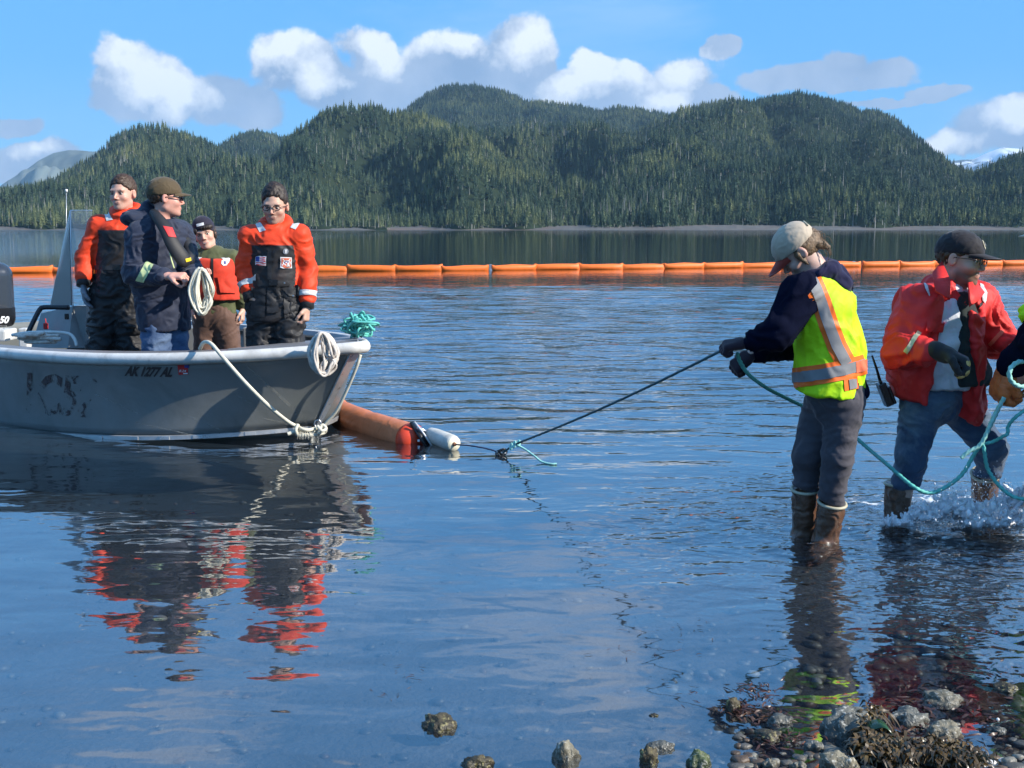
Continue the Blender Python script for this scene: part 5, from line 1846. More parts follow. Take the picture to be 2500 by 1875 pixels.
    for q, a0, a1 in ((0, 60, 180), (1, 180, 300)):
        ring(f, v3(nk) + n * .032, unit(n + bf * .1), .092, .013, fwd=bf, a0=a0, a1=a1, m=10, k=.02, dip=-.02)
        ring(f, v3(nk) + n * .02, unit(n + bf * .1), .100, .016, fwd=bf, a0=a0, a1=a1, m=10, k=.03, dip=.01)
        ring(f, v3(nk) - n * .01, unit(n + bf * .1), .110, .020, fwd=bf, a0=a0, a1=a1, m=10, k=.03, dip=.03)
    f.plane(P(2338, 700, Y), (0, -1, .9), .01) if False else None
    sdf_obj('collar', f, M_redjacket, p.e, .006, wr=dict(amp=.003, freq=14, seed=5.0))
    for q in ([P(2300, 640, Y - .02), P(2320, 688, Y - .17), P(2318, 732, Y - .27), P(2283, 712, Y - .25), P(2276, 668, Y - .08)],
              [P(2362, 690, Y - .12), P(2380, 688, Y - .02), P(2402, 716, Y - .06), P(2390, 734, Y - .14), P(2366, 750, Y - .20)]):
        o = link('collar_flap', mesh_np('collar_flap', [v - np.array(p.e.location) for v in q], [(0, 1, 4), (1, 2, 3), (1, 3, 4)]), p.e, M_redjacket)
        md = o.modifiers.new('t', 'SOLIDIFY'); md.thickness = .007
    S = lambda q, m=M_refl, off=.004, nm='reflective_strip': strip_px(p, jk, q, m, name=nm, off=off, ymax=Y + .2)
    S([(2241, 672), (2249, 672), (2264, 700), (2270, 722), (2264, 728), (2258, 705)])
    S([(2392, 692), (2400, 696), (2409, 715), (2405, 742), (2399, 735)])
    S([(2207, 858), (2216, 864), (2250, 812), (2240, 806)], m=M_rim)
    S([(2413, 840), (2420, 846), (2452, 812), (2444, 806)], m=M_patch_orange)
    S([(2262, 783), (2312, 790), (2310, 812), (2256, 806)], m=M_redjacket, off=.014, nm='pocket_flap')
    S([(2386, 746), (2398, 738), (2399, 746), (2388, 756)], m=M_strap, off=.006, nm='velcro_tab')
    bt0, bt1 = P(2195, 1186, Y), P(2406, 1160, Y + .13)
    sl = (bt1[2] - bt0[2]) / (bt1[0] - bt0[0])
    trousers(p, J, M_jeans_dark, r=(.098, .068, .052), pelvis_up=.0, hipr=.150, h=.008, cut=[(bt0, (sl, 0, -1), .01)], flat=.80,
             wr=dict(amp=.007, freq=6.5, seed=92, stretch=(1, 1, 1.3), fine=.3))
    boots(p, [P(2195, 1180, Y), P(2406, 1155, Y + .13)], [J['anr'], J['anl']], [J['toer'], J['toel']], r=(.064, .056))
    # pale size labels on the boot shafts
    f = Field(); k = dict(h1); k['grow'] = .005; hand(f, **k); f.rc(J['wrr'], v3(J['wrr']) + unit(h1['d']) * .05, .040, .036, .02)
    gl = sdf_obj('glove', f, M_glove_black, p.e, .005)
    # tan pads on the finger backs
    W_ = v3(h1['W']); d = unit(h1['d']); pm = unit(v3(h1['palm']) - d * (v3(h1['palm']) @ d)); th = unit(v3(h1['th']) - d * (v3(h1['th']) @ d) - pm * (v3(h1['th']) @ pm))
    for i, off in enumerate((-.85, -.28, .28, .85)):
        p0 = W_ + d * .085 * 1.12 + th * off * .040 * 1.12; dr = unit(d + th * off * .1); pp = pm.copy(); ang = .85 * (1.15 - .08 * i)
        for j, (fr, a) in enumerate(((.45, .9), (.30, 1.3), (.25, .9))):
            c, s_ = math.cos(ang * a), math.sin(ang * a)
            nd, pp = dr * c + pp * s_, pp * c - dr * s_
            p1 = p0 + nd * [.065, .078, .083, .074][i] * 1.12 * fr
            mid = (p0 + p1) / 2 - pp * .010
            f2 = Field(); f2.rc(mid - nd * .006, mid + nd * .006, .0098, .0098, .004)
            sdf_obj('glove_pad', f2, M_tan, gl, .004).location = -Vector((0, 0, 0))
            p0 = p1; dr = nd
    for o in gl.children: o.data.transform(Matrix.Translation(-p.e.location))
    tp = Field(); k2 = dict(h1)
    return p, J


# ================================================================== person at the right edge of the picture
def person_edge():
    Y = 5.0
    base = Vector((pz(2640, 0, Y).x, Y, float(bed_z(2.4, Y))))
    p = Person('person at the right edge, dark sleeve and orange rubber glove gripping the teal rope', base, 'people wading')
    C = np.array(P(2590, 580, Y)); fw = unit((-1, .05, -.12)); R = frame(fw); hs = 1.05
    bf = unit((-.95, -.1, 0))
    nk = P(2618, 660, Y)
    J = dict(s=1.03, fwd=bf, neck=nk, chest=P(2618, 770, Y), pelvis=P(2640, 985, Y), head=C,
             shl=P(2600, 720, Y - .2), ell=P(2530, 835, Y - .14), wrl=P(2455, 905, Y - .02),
             shr=P(2620, 720, Y + .2), elr=P(2560, 850, Y + .25), wrr=P(2505, 905, Y + .10),
             hpl=P(2640, 1000, Y - .1), knl=P(2640, 1180, Y - .12), anl=pz(2660, -.02, Y - .1),
             hpr=P(2650, 1000, Y + .1), knr=P(2630, 1180, Y + .1), anr=pz(2640, -.02, Y + .15),
             toel=pz(2600, -.05, Y - .1), toer=pz(2580, -.05, Y + .15))
    h1 = dict(W=v3(J['wrl']) + np.array([.0, 0, .0]), d=(-.22, .0, -1), palm=(1, .2, -.1), th=(.3, -1, 0), s=1.18, curl=.80, thumbcurl=.6)
    h2 = dict(W=J['wrr'], d=(-.5, 0, -.8), palm=(1, 0, 0), th=(0, -1, 0), curl=.9)
    p.body(J, C, R, hs, (0.58, 0.36, 0.27), (0.05, 0.03, 0.02), hands=(h1, h2), h=.007)
    short_hair(C, R, hs, M_hair_brown, p.e, under_cap=True)
    cap(C, R, hs, M_cap_tan, M_cap_tan, p.e, low=.020)
    f = Field(); torso(f, J, 1.02, hem=P(2640, 1010, Y)); sleeves(f, J, (.088, .074, .058), .04); f.plane(P(2640, 1005, Y), (0, 0, -1), .006)
    sdf_obj('jacket', f, M_hoodie, p.e, .009, wr=dict(amp=.010, freq=7, seed=101.0))
    f = Field(); torso(f, J, 1.12, top=.19, mid=.18, low=.19, flat=.85, shr=.085, hem=P(2640, 985, Y)); f.plane(P(2640, 975, Y), (0, 0, -1), .006)
    f.ell(P(2530, 765, Y - .1), (.07, .06, .05), k=.05)
    f.rc(v3(J['shl']) + np.array([0, -.12, -.03]), v3(J['ell']), .09, .09, .01, op='s')
    sdf_obj('safety_vest', f, M_hivis, p.e, .009, wr=dict(amp=.008, freq=7, seed=103.0))
    trousers(p, J, M_jeans_dark, h=.010)
    boots(p, [P(2645, 1210, Y - .1), P(2635, 1200, Y + .1)], [J['anl'], J['anr']], [J['toel'], J['toer']])
    f = Field(); k = dict(h1); k['grow'] = .007; hand(f, **k)
    f.rc(v3(J['wrl']) + np.array([.02, 0, .03]), v3(J['wrl']) + unit(h1['d']) * .07, .046, .050, .03, .75, (1, 0, 0))
    sdf_obj('glove', f, M_glove_orange, p.e, .005, wr=dict(amp=.002, freq=25))
    return p, J


man_left()
P_NAVY = man_navy()
woman_beanie()
man_glasses()
P_VEST = woman_vest()
P_RED = man_red()
P_EDGE = person_edge()
# ------------------------------------------------------------------ the aluminium boat
BT = Vector((-1.0, 7.42, 0.0))          # bow tip on the water plane
BU = Vector((-0.788, 0.616, 0.0))         # aft
BN = Vector((-0.616, -0.788, 0.0))        # towards the near side
BLEN = 5.0


def bw(s, b, z): return BT + BU * s + BN * b + Vector((0, 0, z))


def gun_b(s): return 1.13 * math.tanh(max(s, 0) * 1.0 / 1.13) + 0.045
def gun_z(s): return 0.545 + 0.105 * math.exp(-s / 0.9)
def chi_b(s): return 1.02 * (1 - math.exp(-max(s - .42, 0) / .46)) + .02
def chi_z(s): return max(0.060 - 0.050 * (s - .42), -.06)
def keel_z(s): return -0.03 - 0.15 * (1 - math.exp(-(s - .42) / .4))


def side_pt(t, v, side=1, off=0.0):
    """t 0 bow .. 1 stern, v 0 chine .. 1 gunwale"""
    q = t ** 1.5
    sg = 0.02 + (BLEN - .02) * q; sc = .42 + (BLEN - .42) * q
    a = Vector((sc, chi_b(sc), chi_z(sc))); b = Vector((sg, gun_b(sg) - .02, gun_z(sg) - .03))
    p = a.lerp(b, v)
    p.y -= 0.05 * math.sin(math.pi * v) * math.exp(-q * 6) * min(1, q * 60)      # hollow flare near the bow
    p.y += off
    return bw(p.x, p.y * side, p.z)


M_alu = pbr('painted grey aluminium', (0.19, 0.20, 0.195), 0.42, metal=0.2, vary=0.10, vscale=2.5, dirt=(0.095, 0.11, 0.105), dirt_scale=2.2,
            dirt_amt=0.6, rvary=0.10, bump=0.0006, bscale=30)
M_alu_bright = pbr('scuffed aluminium', (0.48, 0.49, 0.50), 0.35, metal=0.6, vary=0.2, vscale=8, rvary=0.12)
M_alu_in = pbr('grey boat interior', (0.26, 0.27, 0.27), 0.55, metal=0.15, vary=0.15, vscale=4)
M_fender = pbr('white rubbing strake', (0.66, 0.64, 0.60), 0.5, vary=0.10, vscale=10, dirt=(0.30, 0.28, 0.25), dirt_scale=7, dirt_amt=0.5, bump=0.001, bscale=40)
M_gunwale = pbr('weathered gunwale', (0.24, 0.24, 0.25), 0.45, metal=0.3, vary=0.15, vscale=6)
M_rope_white = pbr('white rope', (0.66, 0.62, 0.50), 0.8, vary=0.18, vscale=30, bump=0.0015, bscale=240)
M_rope_grey = pbr('weathered rope', (0.60, 0.54, 0.48), 0.85, vary=0.25, vscale=40, dirt=(0.30, 0.22, 0.18), dirt_scale=30, dirt_amt=0.5)
M_rope_teal = pbr('teal rope', (0.10, 0.46, 0.40), 0.6, vary=0.25, vscale=30)
M_rope_teal_pale = pbr('pale teal rope', (0.30, 0.62, 0.55), 0.6, vary=0.3, vscale=40)
M_rope_dark = pbr('dark teal rope', (0.015, 0.085, 0.105), 0.6, vary=0.25, vscale=30)
M_rope_navy = pbr('navy rope', (0.012, 0.018, 0.055), 0.6, vary=0.2)
M_decal = pbr('black lettering', (0.008, 0.008, 0.010), 0.5)


def boat():
    B = empty('skiff', (BT.x + BU.x * 2, BT.y + BU.y * 2, 0), label='grey aluminium skiff with white rubbing strake carrying four people', cat='boat')
    org = B.location
    nt, nv = 46, 9
    ts = np.linspace(0, 1, nt)
    V, Fc = [], []
    for side in (1, -1):
        base = len(V)
        for t in ts:
            for v in np.linspace(0, 1, nv): V.append(side_pt(t, v, side))
        for i in range(nt - 1):
            for j in range(nv - 1):
                a = base + i * nv + j
                q = (a, a + 1, a + nv + 1, a + nv)
                Fc.append(q if side > 0 else q[::-1])
        base = len(V)
        for t in ts:
            q = t ** 1.5; sc = .42 + (BLEN - .42) * q
            for v in (0, .5, 1):
                V.append(bw(sc, chi_b(sc) * side * v + (0), keel_z(sc) + (chi_z(sc) - keel_z(sc)) * v))
        for i in range(nt - 1):
            for j in range(2):
                a = base + i * 3 + j
                q = (a, a + 1, a + 4, a + 3)
                Fc.append(q if side > 0 else q[::-1])
    # transom
    tr = [side_pt(1, v, 1) for v in np.linspace(0, 1, nv)] + [side_pt(1, v, -1) for v in np.linspace(1, 0, nv)] + [bw(BLEN, 0, keel_z(BLEN))]
    b0 = len(V); V += tr; Fc.append(tuple(range(b0, b0 + len(tr))))
    V = [v - org for v in V]
    hull = link('hull', mesh_np('hull', V, Fc), B, M_alu)
    md = hull.modifiers.new('thickness', 'SOLIDIFY'); md.thickness = 0.006; md.offset = -1
    # stem plate
    sp = []
    for v in np.linspace(0, 1, 8):
        a, b = side_pt(0, v, 1), side_pt(0, v, -1)
        sp.append((a - BU * .012 - org, b - BU * .012 - org, b - org, a - org))
    V = [q for r in sp for q in r]; Fc = []
    for i in range(7):
        for k in range(4):
            a, b = i * 4 + k, i * 4 + (k + 1) % 4
            Fc.append((a, b, b + 4, a + 4))
    link('stem_plate', mesh_np('stem_plate', V, Fc, smooth=False), B, M_alu_bright)
    # forefoot below the stem
    V = [q - org for q in (side_pt(0, 0, 1), side_pt(0, 0, -1), bw(.50, .012, -.16), bw(.50, -.012, -.16), bw(.9, .012, -.18), bw(.9, -.012, -.18), bw(.8, .02, .0), bw(.8, -.02, .0))]
    link('forefoot', mesh_np('forefoot', V, [(0, 1, 3, 2), (2, 3, 5, 4), (4, 5, 7, 6), (6, 7, 1, 0), (0, 2, 4, 6), (1, 7, 5, 3)], smooth=False), B, M_alu)
    # rubbing strake: tube round the whole gunwale
    def gpath(o, dz, s0=0.0, s1=BLEN, n=44, nose=True):
        pts = []
        ss = [s1 * (k / n) ** 1.6 for k in range(n, -1, -1)]
        for s in ss: pts.append(bw(s - o * math.exp(-s / .2) * .6, gun_b(s) + o * (1 - .5 * math.exp(-s / .1)), gun_z(s) + dz))
        for s in ss[::-1]: pts.append(bw(s - o * math.exp(-s / .2) * .6, -(gun_b(s) + o * (1 - .5 * math.exp(-s / .1))), gun_z(s) + dz))
        return [q - org for q in pts]
    tube('rub_rail', gpath(.010, -.018), .040, M_fender, B, seg=14)
    # flat gunwale plate inside the tube, sloping up a little
    V, Fc = [], []
    A, Cc, D = gpath(.0, .012), gpath(-.085, .028), gpath(-.095, -.010)
    for i in range(len(A)): V += [A[i], Cc[i], D[i]]
    for i in range(len(A) - 1):
        a = i * 3
        Fc += [(a, a + 1, a + 4, a + 3), (a + 1, a + 2, a + 5, a + 4)]
    link('gunwale', mesh_np('gunwale', V, Fc), B, M_gunwale)
    # bow deck
    V = [bw(0.0, 0, gun_z(0) + .016) - org]; 
    ss = np.linspace(0, .62, 10)
    L_ = [bw(s, gun_b(s) - .05, gun_z(s) + .020) - org for s in ss]; R_ = [bw(s, -(gun_b(s) - .05), gun_z(s) + .020) - org for s in ss]
    V = L_ + R_; Fc = [(i, i + 1, 10 + i + 1, 10 + i) for i in range(9)]
    d = link('bow_deck', mesh_np('bow_deck', V, Fc, smooth=False), B, M_gunwale)
    md = d.modifiers.new('t', 'SOLIDIFY'); md.thickness = .012
    # floor
    ss = np.linspace(.7, BLEN - .02, 20)
    V = [bw(s, chi_b(s) * .96, DECK) - org for s in ss] + [bw(s, -chi_b(s) * .96, DECK) - org for s in ss]
    link('floor', mesh_np('floor', V, [(i, i + 1, 20 + i + 1, 20 + i) for i in range(19)], smooth=False), B, M_alu_in)
    # chine strake with weld plates
    V, Fc = [], []
    n = 60
    for side in (1, -1):
        for i in range(n):
            q = (i / (n - 1)) ** 1.5 * .9
            s = .42 + (BLEN - .42) * q; b = chi_b(s); z = chi_z(s)
            for (db, dz) in ((.0, -.012), (.020, -.012), (.020, .014), (.004, .018)):
                V.append(bw(s, (b + db) * side, z + dz) - org)
        o0 = 0 if side > 0 else n * 4
        for i in range(n - 1):
            for k in range(3):
                a = o0 + i * 4 + k
                Fc.append((a, a + 1, a + 5, a + 4))
    link('chine_strake', mesh_np('chine_strake', V, Fc, smooth=False), B, M_alu_bright)
    for s in (.62, .84, 1.02, 1.22, 1.50):
        c = bw(s, chi_b(s) + .022, chi_z(s) + .002) - org
        box_mesh('weld_plate', (-.035, -.004, -.012), (.035, .004, .012), .002, M_alu_bright, B,
                 Matrix.Translation(c) @ (bw(s + .05, chi_b(s + .05), 0) - bw(s, chi_b(s), 0)).to_track_quat('X', 'Z').to_matrix().to_4x4())
    # cleat ring on the stem
    c = side_pt(0, .06, 1) - BU * .02 - org
    pts = [c + Vector((math.cos(a) * .022, -.01, math.sin(a) * .026)) for a in np.linspace(0, 6.283, 14, endpoint=False)]
    tube('bow_eye', pts, .006, M_metal, B, seg=6, closed=True)

    # lettering mapped on the near side
    def text_mesh(s, size, name, mat, t_of, v_of, off=.004, italic=0.0, extr=0.0, parent=B, mapper=None, bold=0.0):
        cu = bpy.data.curves.new(name, 'FONT'); cu.body = s; cu.size = size; cu.offset = bold; cu.resolution_u = 3
        tmp = bpy.data.objects.new('tmp', cu); SC.collection.objects.link(tmp)
        bpy.context.view_layer.update()
        me = bpy.data.meshes.new_from_object(tmp.evaluated_get(bpy.context.evaluated_depsgraph_get()))
        bpy.data.objects.remove(tmp); bpy.data.curves.remove(cu)
        bm = bmesh.new(); bm.from_mesh(me)
        bmesh.ops.triangulate(bm, faces=bm.faces[:])
        bmesh.ops.subdivide_edges(bm, edges=bm.edges[:], cuts=1)
        for v in bm.verts:
            v.co = mapper(v.co.x + italic * v.co.y, v.co.y)
        bm.to_mesh(me); bm.free(); me.name = name
        return link(name, me, parent, mat)

    def near_xy(px, py):
        """find t,v of the near side under a pixel"""
        best = None
        t0, v0, st = .3, .5, .25
        def err(t, v):
            q = side_pt(t, v)
            c, s = math.cos(PITCH), math.sin(PITCH)
            d = q - Vector((0, 0, H)); dep = d.y * c - d.z * s
            up = d.y * s + d.z * c
            return (1250 + F * d.x / dep - px) ** 2 + (937.5 - F * up / dep - py) ** 2
        e0 = err(t0, v0)
        while st > 1e-5:
            ok = False
            for dt, dv in ((st, 0), (-st, 0), (0, st), (0, -st)):
                t, v = min(max(t0 + dt, 0), 1), min(max(v0 + dv, -.1), 1.05)
                e = err(t, v)
                if e < e0: t0, v0, e0, ok = t, v, e, True
            if not ok: st /= 2
        return t0, v0

    def mapper_px(x0, y0, x1, y1, wd, size, off=.004, tall=1.0):
        """baseline from pixel (x0,y0) to (x1,y1); wd = text width in curve units"""
        a = near_xy(x0, y0); b = near_xy(x1, y1)
        pa, pb = side_pt(*a), side_pt(*b)
        up = side_pt(a[0], a[1] + .1) - pa
        k = (pb - pa).length / wd
        kv = .1 / up.length
        def f(x, y):
            t = a[0] + (b[0] - a[0]) * x / wd; v = a[1] + (b[1] - a[1]) * x / wd + y * k * kv * tall
            return side_pt(t, v, 1, off) - org
        return f
    text_mesh('AK 1277 AL', 1.0, 'registration_number', M_decal, None, None, mapper=mapper_px(307, 916, 431, 919, 5.55, 1.0, tall=1.5), bold=.05)
    # worn painted number
    m, T, out = mat_new('worn black paint')
    b = T.new('ShaderNodeBsdfPrincipled'); b.inputs['Base Color'].default_value = (.010, .012, .022, 1); b.inputs['Roughness'].default_value = .5
    co = T.new('ShaderNodeTexCoord').outputs['Object']
    nz = T.noise(co, 9.0, 5, 0.65, 0.8)
    tr = T.new('ShaderNodeBsdfTransparent'); mx = T.new('ShaderNodeMixShader')
    T.put(mx.inputs[0], T.mr(nz, .50, .57, .02, .9)); T.l.new(tr.outputs[0], mx.inputs[1]); T.l.new(b.outputs[0], mx.inputs[2]); T.l.new(mx.outputs[0], out.inputs[0])
    text_mesh('1C52', 1.0, 'worn_number', m, None, None, mapper=mapper_px(52, 1003, 236, 1016, 2.35, 1.0, tall=1.3), bold=.03)
    # red registration sticker
    def px_quad(name, q, mat, off=.006):
        V = [side_pt(*near_xy(*c), 1, off) - org for c in q]
        return link(name, mesh_np(name, V, [(0, 1, 2, 3)], smooth=False), B, mat)
    st = px_quad('sticker', [(435, 891), (460, 891), (461, 914), (438, 915)], M_red)
    px_quad('sticker_corner', [(452, 891), (464, 891), (464, 898), (453, 898)], M_blue, .008)
    px_quad('sticker_strip', [(450, 910), (461, 910), (461, 913), (450, 913)], M_white, .009)
    text_mesh('B.24', 1.0, 'sticker_text', M_white, None, None, mapper=mapper_px(439, 908, 457, 908, 1.9, 1.0, .009), bold=.02)
    # faint scratches fanning from the bow
    ms, T, out = mat_new('bright scratch')
    b = T.new('ShaderNodeBsdfPrincipled'); b.inputs['Base Color'].default_value = (.42, .42, .38, 1); b.inputs['Roughness'].default_value = .4
    tr = T.new('ShaderNodeBsdfTransparent'); mx = T.new('ShaderNodeMixShader')
    T.put(mx.inputs[0], T.mr(T.noise(T.new('ShaderNodeTexCoord').outputs['Object'], 26, 5, .7), .42, .66, 0, .55)); T.l.new(tr.outputs[0], mx.inputs[1]); T.l.new(b.outputs[0], mx.inputs[2]); T.l.new(mx.outputs[0], out.inputs[0])
    for (q0, q1, w0, w1) in (((600, 890), (752, 1030), 2.5, 9), ((455, 1012), (572, 1064), 2, 2), ((640, 1020), (745, 1045), 1.5, 7), ((330, 1030), (470, 1062), 2, 3), ((230, 960), (340, 1010), 3, 2), ((520, 930), (640, 1000), 1.5, 1.5)):
        V = []
        for k in range(9):
            t = k / 8; x, y = q0[0] + (q1[0] - q0[0]) * t, q0[1] + (q1[1] - q0[1]) * t; w = w0 + (w1 - w0) * t
            V += [side_pt(*near_xy(x + w * .4, y - w * .5), 1, .003) - org, side_pt(*near_xy(x - w * .4, y + w * .5), 1, .003) - org]
        link('scratch', mesh_np('scratch', V, [(2 * k, 2 * k + 1, 2 * k + 3, 2 * k + 2) for k in range(8)]), B, ms)
    # -------- console and windshield
    cons = [P(100, 765, 9.1), P(178, 747, 8.95), P(210, 747, 8.92), P(208, 850, 8.95), P(166, 850, 8.85), P(76, 850, 9.05)]
    V = [Vector(q) - org for q in cons] + [Vector(q) + Vector((.12, .45, 0)) - org for q in cons]
    link('console', mesh_np('console', V, [(0, 1, 4, 5), (1, 2, 3, 4), (6, 7, 1, 0), (7, 8, 2, 1), (8, 9, 3, 2), (11, 10, 7, 6), (10, 9, 8, 7), (0, 5, 11, 6)], smooth=False), B, M_alu_in)
    mg, T, out = mat_new('clear acrylic')
    tr = T.new('ShaderNodeBsdfTransparent'); tr.inputs['Color'].default_value = (.93, .95, .97, 1)
    gl = T.new('ShaderNodeBsdfGlossy'); gl.inputs['Roughness'].default_value = .08
    df = T.new('ShaderNodeBsdfDiffuse'); df.inputs['Color'].default_value = (.55, .65, .75, 1)
    fr = T.new('ShaderNodeFresnel'); fr.inputs['IOR'].default_value = 1.5
    m1 = T.new('ShaderNodeMixShader'); m2 = T.new('ShaderNodeMixShader')
    T.l.new(fr.outputs[0], m1.inputs[0]); T.l.new(tr.outputs[0], m1.inputs[1]); T.l.new(gl.outputs[0], m1.inputs[2])
    m2.inputs[0].default_value = .07; T.l.new(m1.outputs[0], m2.inputs[1]); T.l.new(df.outputs[0], m2.inputs[2])
    T.l.new(m2.outputs[0], out.inputs[0])

    def pane(name, q, mat=mg, th=.006, parent=B):
        V = [Vector(c) - org for c in q]
        o = link(name, mesh_np(name, V, [tuple(range(len(q)))], smooth=False), parent, mat)
        md = o.modifiers.new('t', 'SOLIDIFY'); md.thickness = th
        return o
    a0, a1, b0, b1, c0, c1 = P(172, 514, 9.0), P(178, 747, 8.93), P(226, 514, 9.05), P(214, 747, 8.9), P(170, 518, 9.02), P(124, 748, 9.28)
    pane('windshield_pane', [a0, b0, b1, a1]); pane('windshield_pane', [c0, P(176, 746, 8.96), c1])
    for q in ((a0, b0), (a0, a1), (c0, c1)):
        tube('windshield_edge', [Vector(v) - org for v in q], .006, mg, B, seg=6)
    pts = smooth_path([P(66, 818, 8.75), P(84, 780, 8.8), P(98, 755, 8.85), P(112, 750, 8.87), P(168, 751, 8.85)], 6)
    tube('grab_handle', [q - org for q in pts], .019, M_plastic_black, B, seg=10)
    box_mesh('handle_bracket', Vector(P(163, 772, 8.86)) - org - Vector((.015, .01, .025)), Vector(P(163, 772, 8.86)) - org + Vector((.015, .01, .02)), .004, M_plastic_black, B)
    c = Vector(P(113, 796, 8.95)) - org
    box_mesh('red_switch', c - Vector((.018, .02, .025)), c + Vector((.018, .0, .025)), .008, M_red, B)
    tube('lanyard', [c, c + Vector((0, -.01, .06))], .004, M_red, B)
    pts = smooth_path([P(30, 818, 8.5), P(70, 812, 8.45), P(130, 811, 8.42), P(168, 815, 8.38), P(182, 828, 8.34), P(187, 845, 8.32)], 6)
    tube('grab_rail', [q - org for q in pts], .012, M_fender, B, seg=10)
    # seat boxes between the people
    for (x0, x1, y0, Y, mt, nm) in ((345, 357, 806, 8.75, M_alu_bright, 'seat_post'), (440, 476, 800, 9.0, M_alu_in, 'seat_box'), (592, 615, 800, 8.9, M_alu_in, 'seat_box')):
        a = Vector(P(x0, y0, Y)); b_ = Vector(P(x1, y0, Y))
        box_mesh(nm, (a.x - org.x, Y - org.y, DECK), (b_.x - org.x, Y + .25 - org.y, a.z), .01, mt, B)
    # transom and stern corner
    a = Vector(P(-60, 800, 10.2)); b_ = Vector(P(42, 800, 10.2))
    box_mesh('transom_cap', (a.x - org.x, 9.95 - org.y, a.z - .10), (b_.x - org.x, 10.2 - org.y, a.z), .015, M_fender, B)
    a = Vector(P(44, 802, 9.9)); b_ = Vector(P(64, 802, 9.9))
    box_mesh('stern_post', (a.x - org.x, 9.9 - org.y, a.z - .3), (b_.x - org.x, 10.0 - org.y, a.z), .01, M_fender, B)
    # light pole
    tube('light_pole', [Vector(P(162, 640, 9.5)) - org, Vector(P(162, 468, 9.5)) - org], .0035, M_alu_bright, B, seg=6)
    tube('light_cap', [Vector(P(162, 469, 9.5)) - org, Vector(P(162, 462, 9.5)) - org], .011, M_white, B, seg=8)
    # -------- outboard motor
    cen = Vector(P(-66, 640, 10.45)); cx, cy = cen.x, 10.45
    def z_at(y): return P(0, y, 10.45).z
    f = Field()
    R_ = frame((BU.x, BU.y, 0))
    zt, zb = z_at(640), z_at(795)
    f.box((cx, cy, (zt + zb) / 2 - .02), (.235, .34, (zt - zb) / 2 + .02), R_, rd=.12, k=.01)
    f.ell((cx, cy, zt - .12), (.235, .33, .16), R_, k=.04)
    f.plane((cx, cy, zb), (0, 0, -1), .01)
    m_cowl, T, out = mat_new('gloss graphite cowling')
    b = T.new('ShaderNodeBsdfPrincipled'); b.inputs['Base Color'].default_value = (.045, .052, .065, 1); b.inputs['Roughness'].default_value = .25
    b.inputs['Metallic'].default_value = .4; b.inputs['Coat Weight'].default_value = .6; T.l.new(b.outputs[0], out.inputs[0])
    mot = link('outboard_motor', None, B); mot.name = 'outboard_motor'
    class _E: pass
    fake = _E(); fake.location = org
    Vv, Ff = f.mesh(.012); Vv = relax(Vv, Ff, 2)
    cow = link('cowling', mesh_np('cowling', Vv - np.array(org), Ff), mot, m_cowl)
    zz = (z_at(742), z_at(790))
    tmp = link('tmp', mesh_np('tmp', Vv - np.array(org), Ff), B, None)
    cut_patch(tmp, [((0, 0, z_at(750)), (0, 0, 1))], 'lower_cowling', M_plastic_black, B, .004).parent = mot
    bpy.data.objects.remove(tmp)
    leg = tube('leg', [Vector((cx, cy + .05, zb + .02)) - org, Vector((cx, cy + .1, -.3)) - org], .10, m_cowl, mot, seg=12)
    # number on the camera side of the cowling
    def face_map(x0, y0, k, slant=0):
        def f_(x, y):
            q = P(x0 + x * k, y0 - y * k, 10.0)
            d = (Vector(q) - Vector((0, 0, H))).normalized()
            o_ = Vector((0, 0, H)) - org
            h, loc, nn, _ = cow.ray_cast(o_, d)
            return (loc + nn * .005) if h else Vector(P(x0 + x * k, y0 - y * k, 10.1)) - org
        return f_
    bpy.context.view_layer.update()
    text_mesh('150', 1.0, 'power_number', M_white, None, None, mapper=face_map(-14, 788, 22), italic=.3, bold=.04, parent=mot)
    text_mesh('FOURSTROKE', 1.0, 'small_print', M_refl, None, None, mapper=face_map(-16, 797, 5.2), parent=mot)
    return B


BOAT = boat()


# ------------------------------------------------------------------ ropes
def rope(name, pts, r, mat, label, cat='rope', group=None, n=8, lay=True, closed=False, seg=9, parent=None):
    path = smooth_path(pts, n, closed)
    o = tube(name, path, r, mat, parent, seg=seg, twist=(2 * math.pi / (r * 9)) if lay else 0, closed=closed)
    if parent is None: setp(o, label, cat, group)
    elif label: o['label'] = label
    return o


# long white bow line looped from the near gunwale round the stem and up to the nose
br = empty('bow_line', bw(.4, .3, 0), label='white rope looping from the gunwale round the stem of the boat', cat='rope')
o0 = br.location
def rel(L_): return [Vector(q) - o0 for q in L_]
rope('line', rel([P(488, 852, 7.42), P(498, 836, 7.34), P(516, 840, 7.22), P(545, 873, 7.17), P(600, 935, 7.20), P(655, 990, 7.27), P(700, 1027, 7.38), P(722, 1040, 7.44)]), .0125, M_rope_white, None, parent=br, lay=False)
rope('line', rel([P(880, 866, 7.40), P(872, 892, 7.40), P(850, 945, 7.44), P(822, 1002, 7.48), P(795, 1034, 7.50), P(786, 1048, 7.50)]), .0110, M_rope_white, None, parent=br, lay=False)
rope('line', rel([P(710, 1058, 7.42), P(735, 1050, 7.40), P(762, 1053, 7.44), P(790, 1050, 7.48)]), .0125, M_rope_white, None, parent=br, lay=False)
rope('knot', rel([P(722, 1038, 7.44), P(735, 1046, 7.38), P(752, 1050, 7.39), P(770, 1046, 7.44), P(792, 1045, 7.46), P(792, 1056, 7.48), P(765, 1062, 7.42), P(745, 1062, 7.38), P(728, 1062, 7.38), P(722, 1050, 7.36), P(728, 1036, 7.38)]), .0115, M_rope_white, None, parent=br, lay=False)
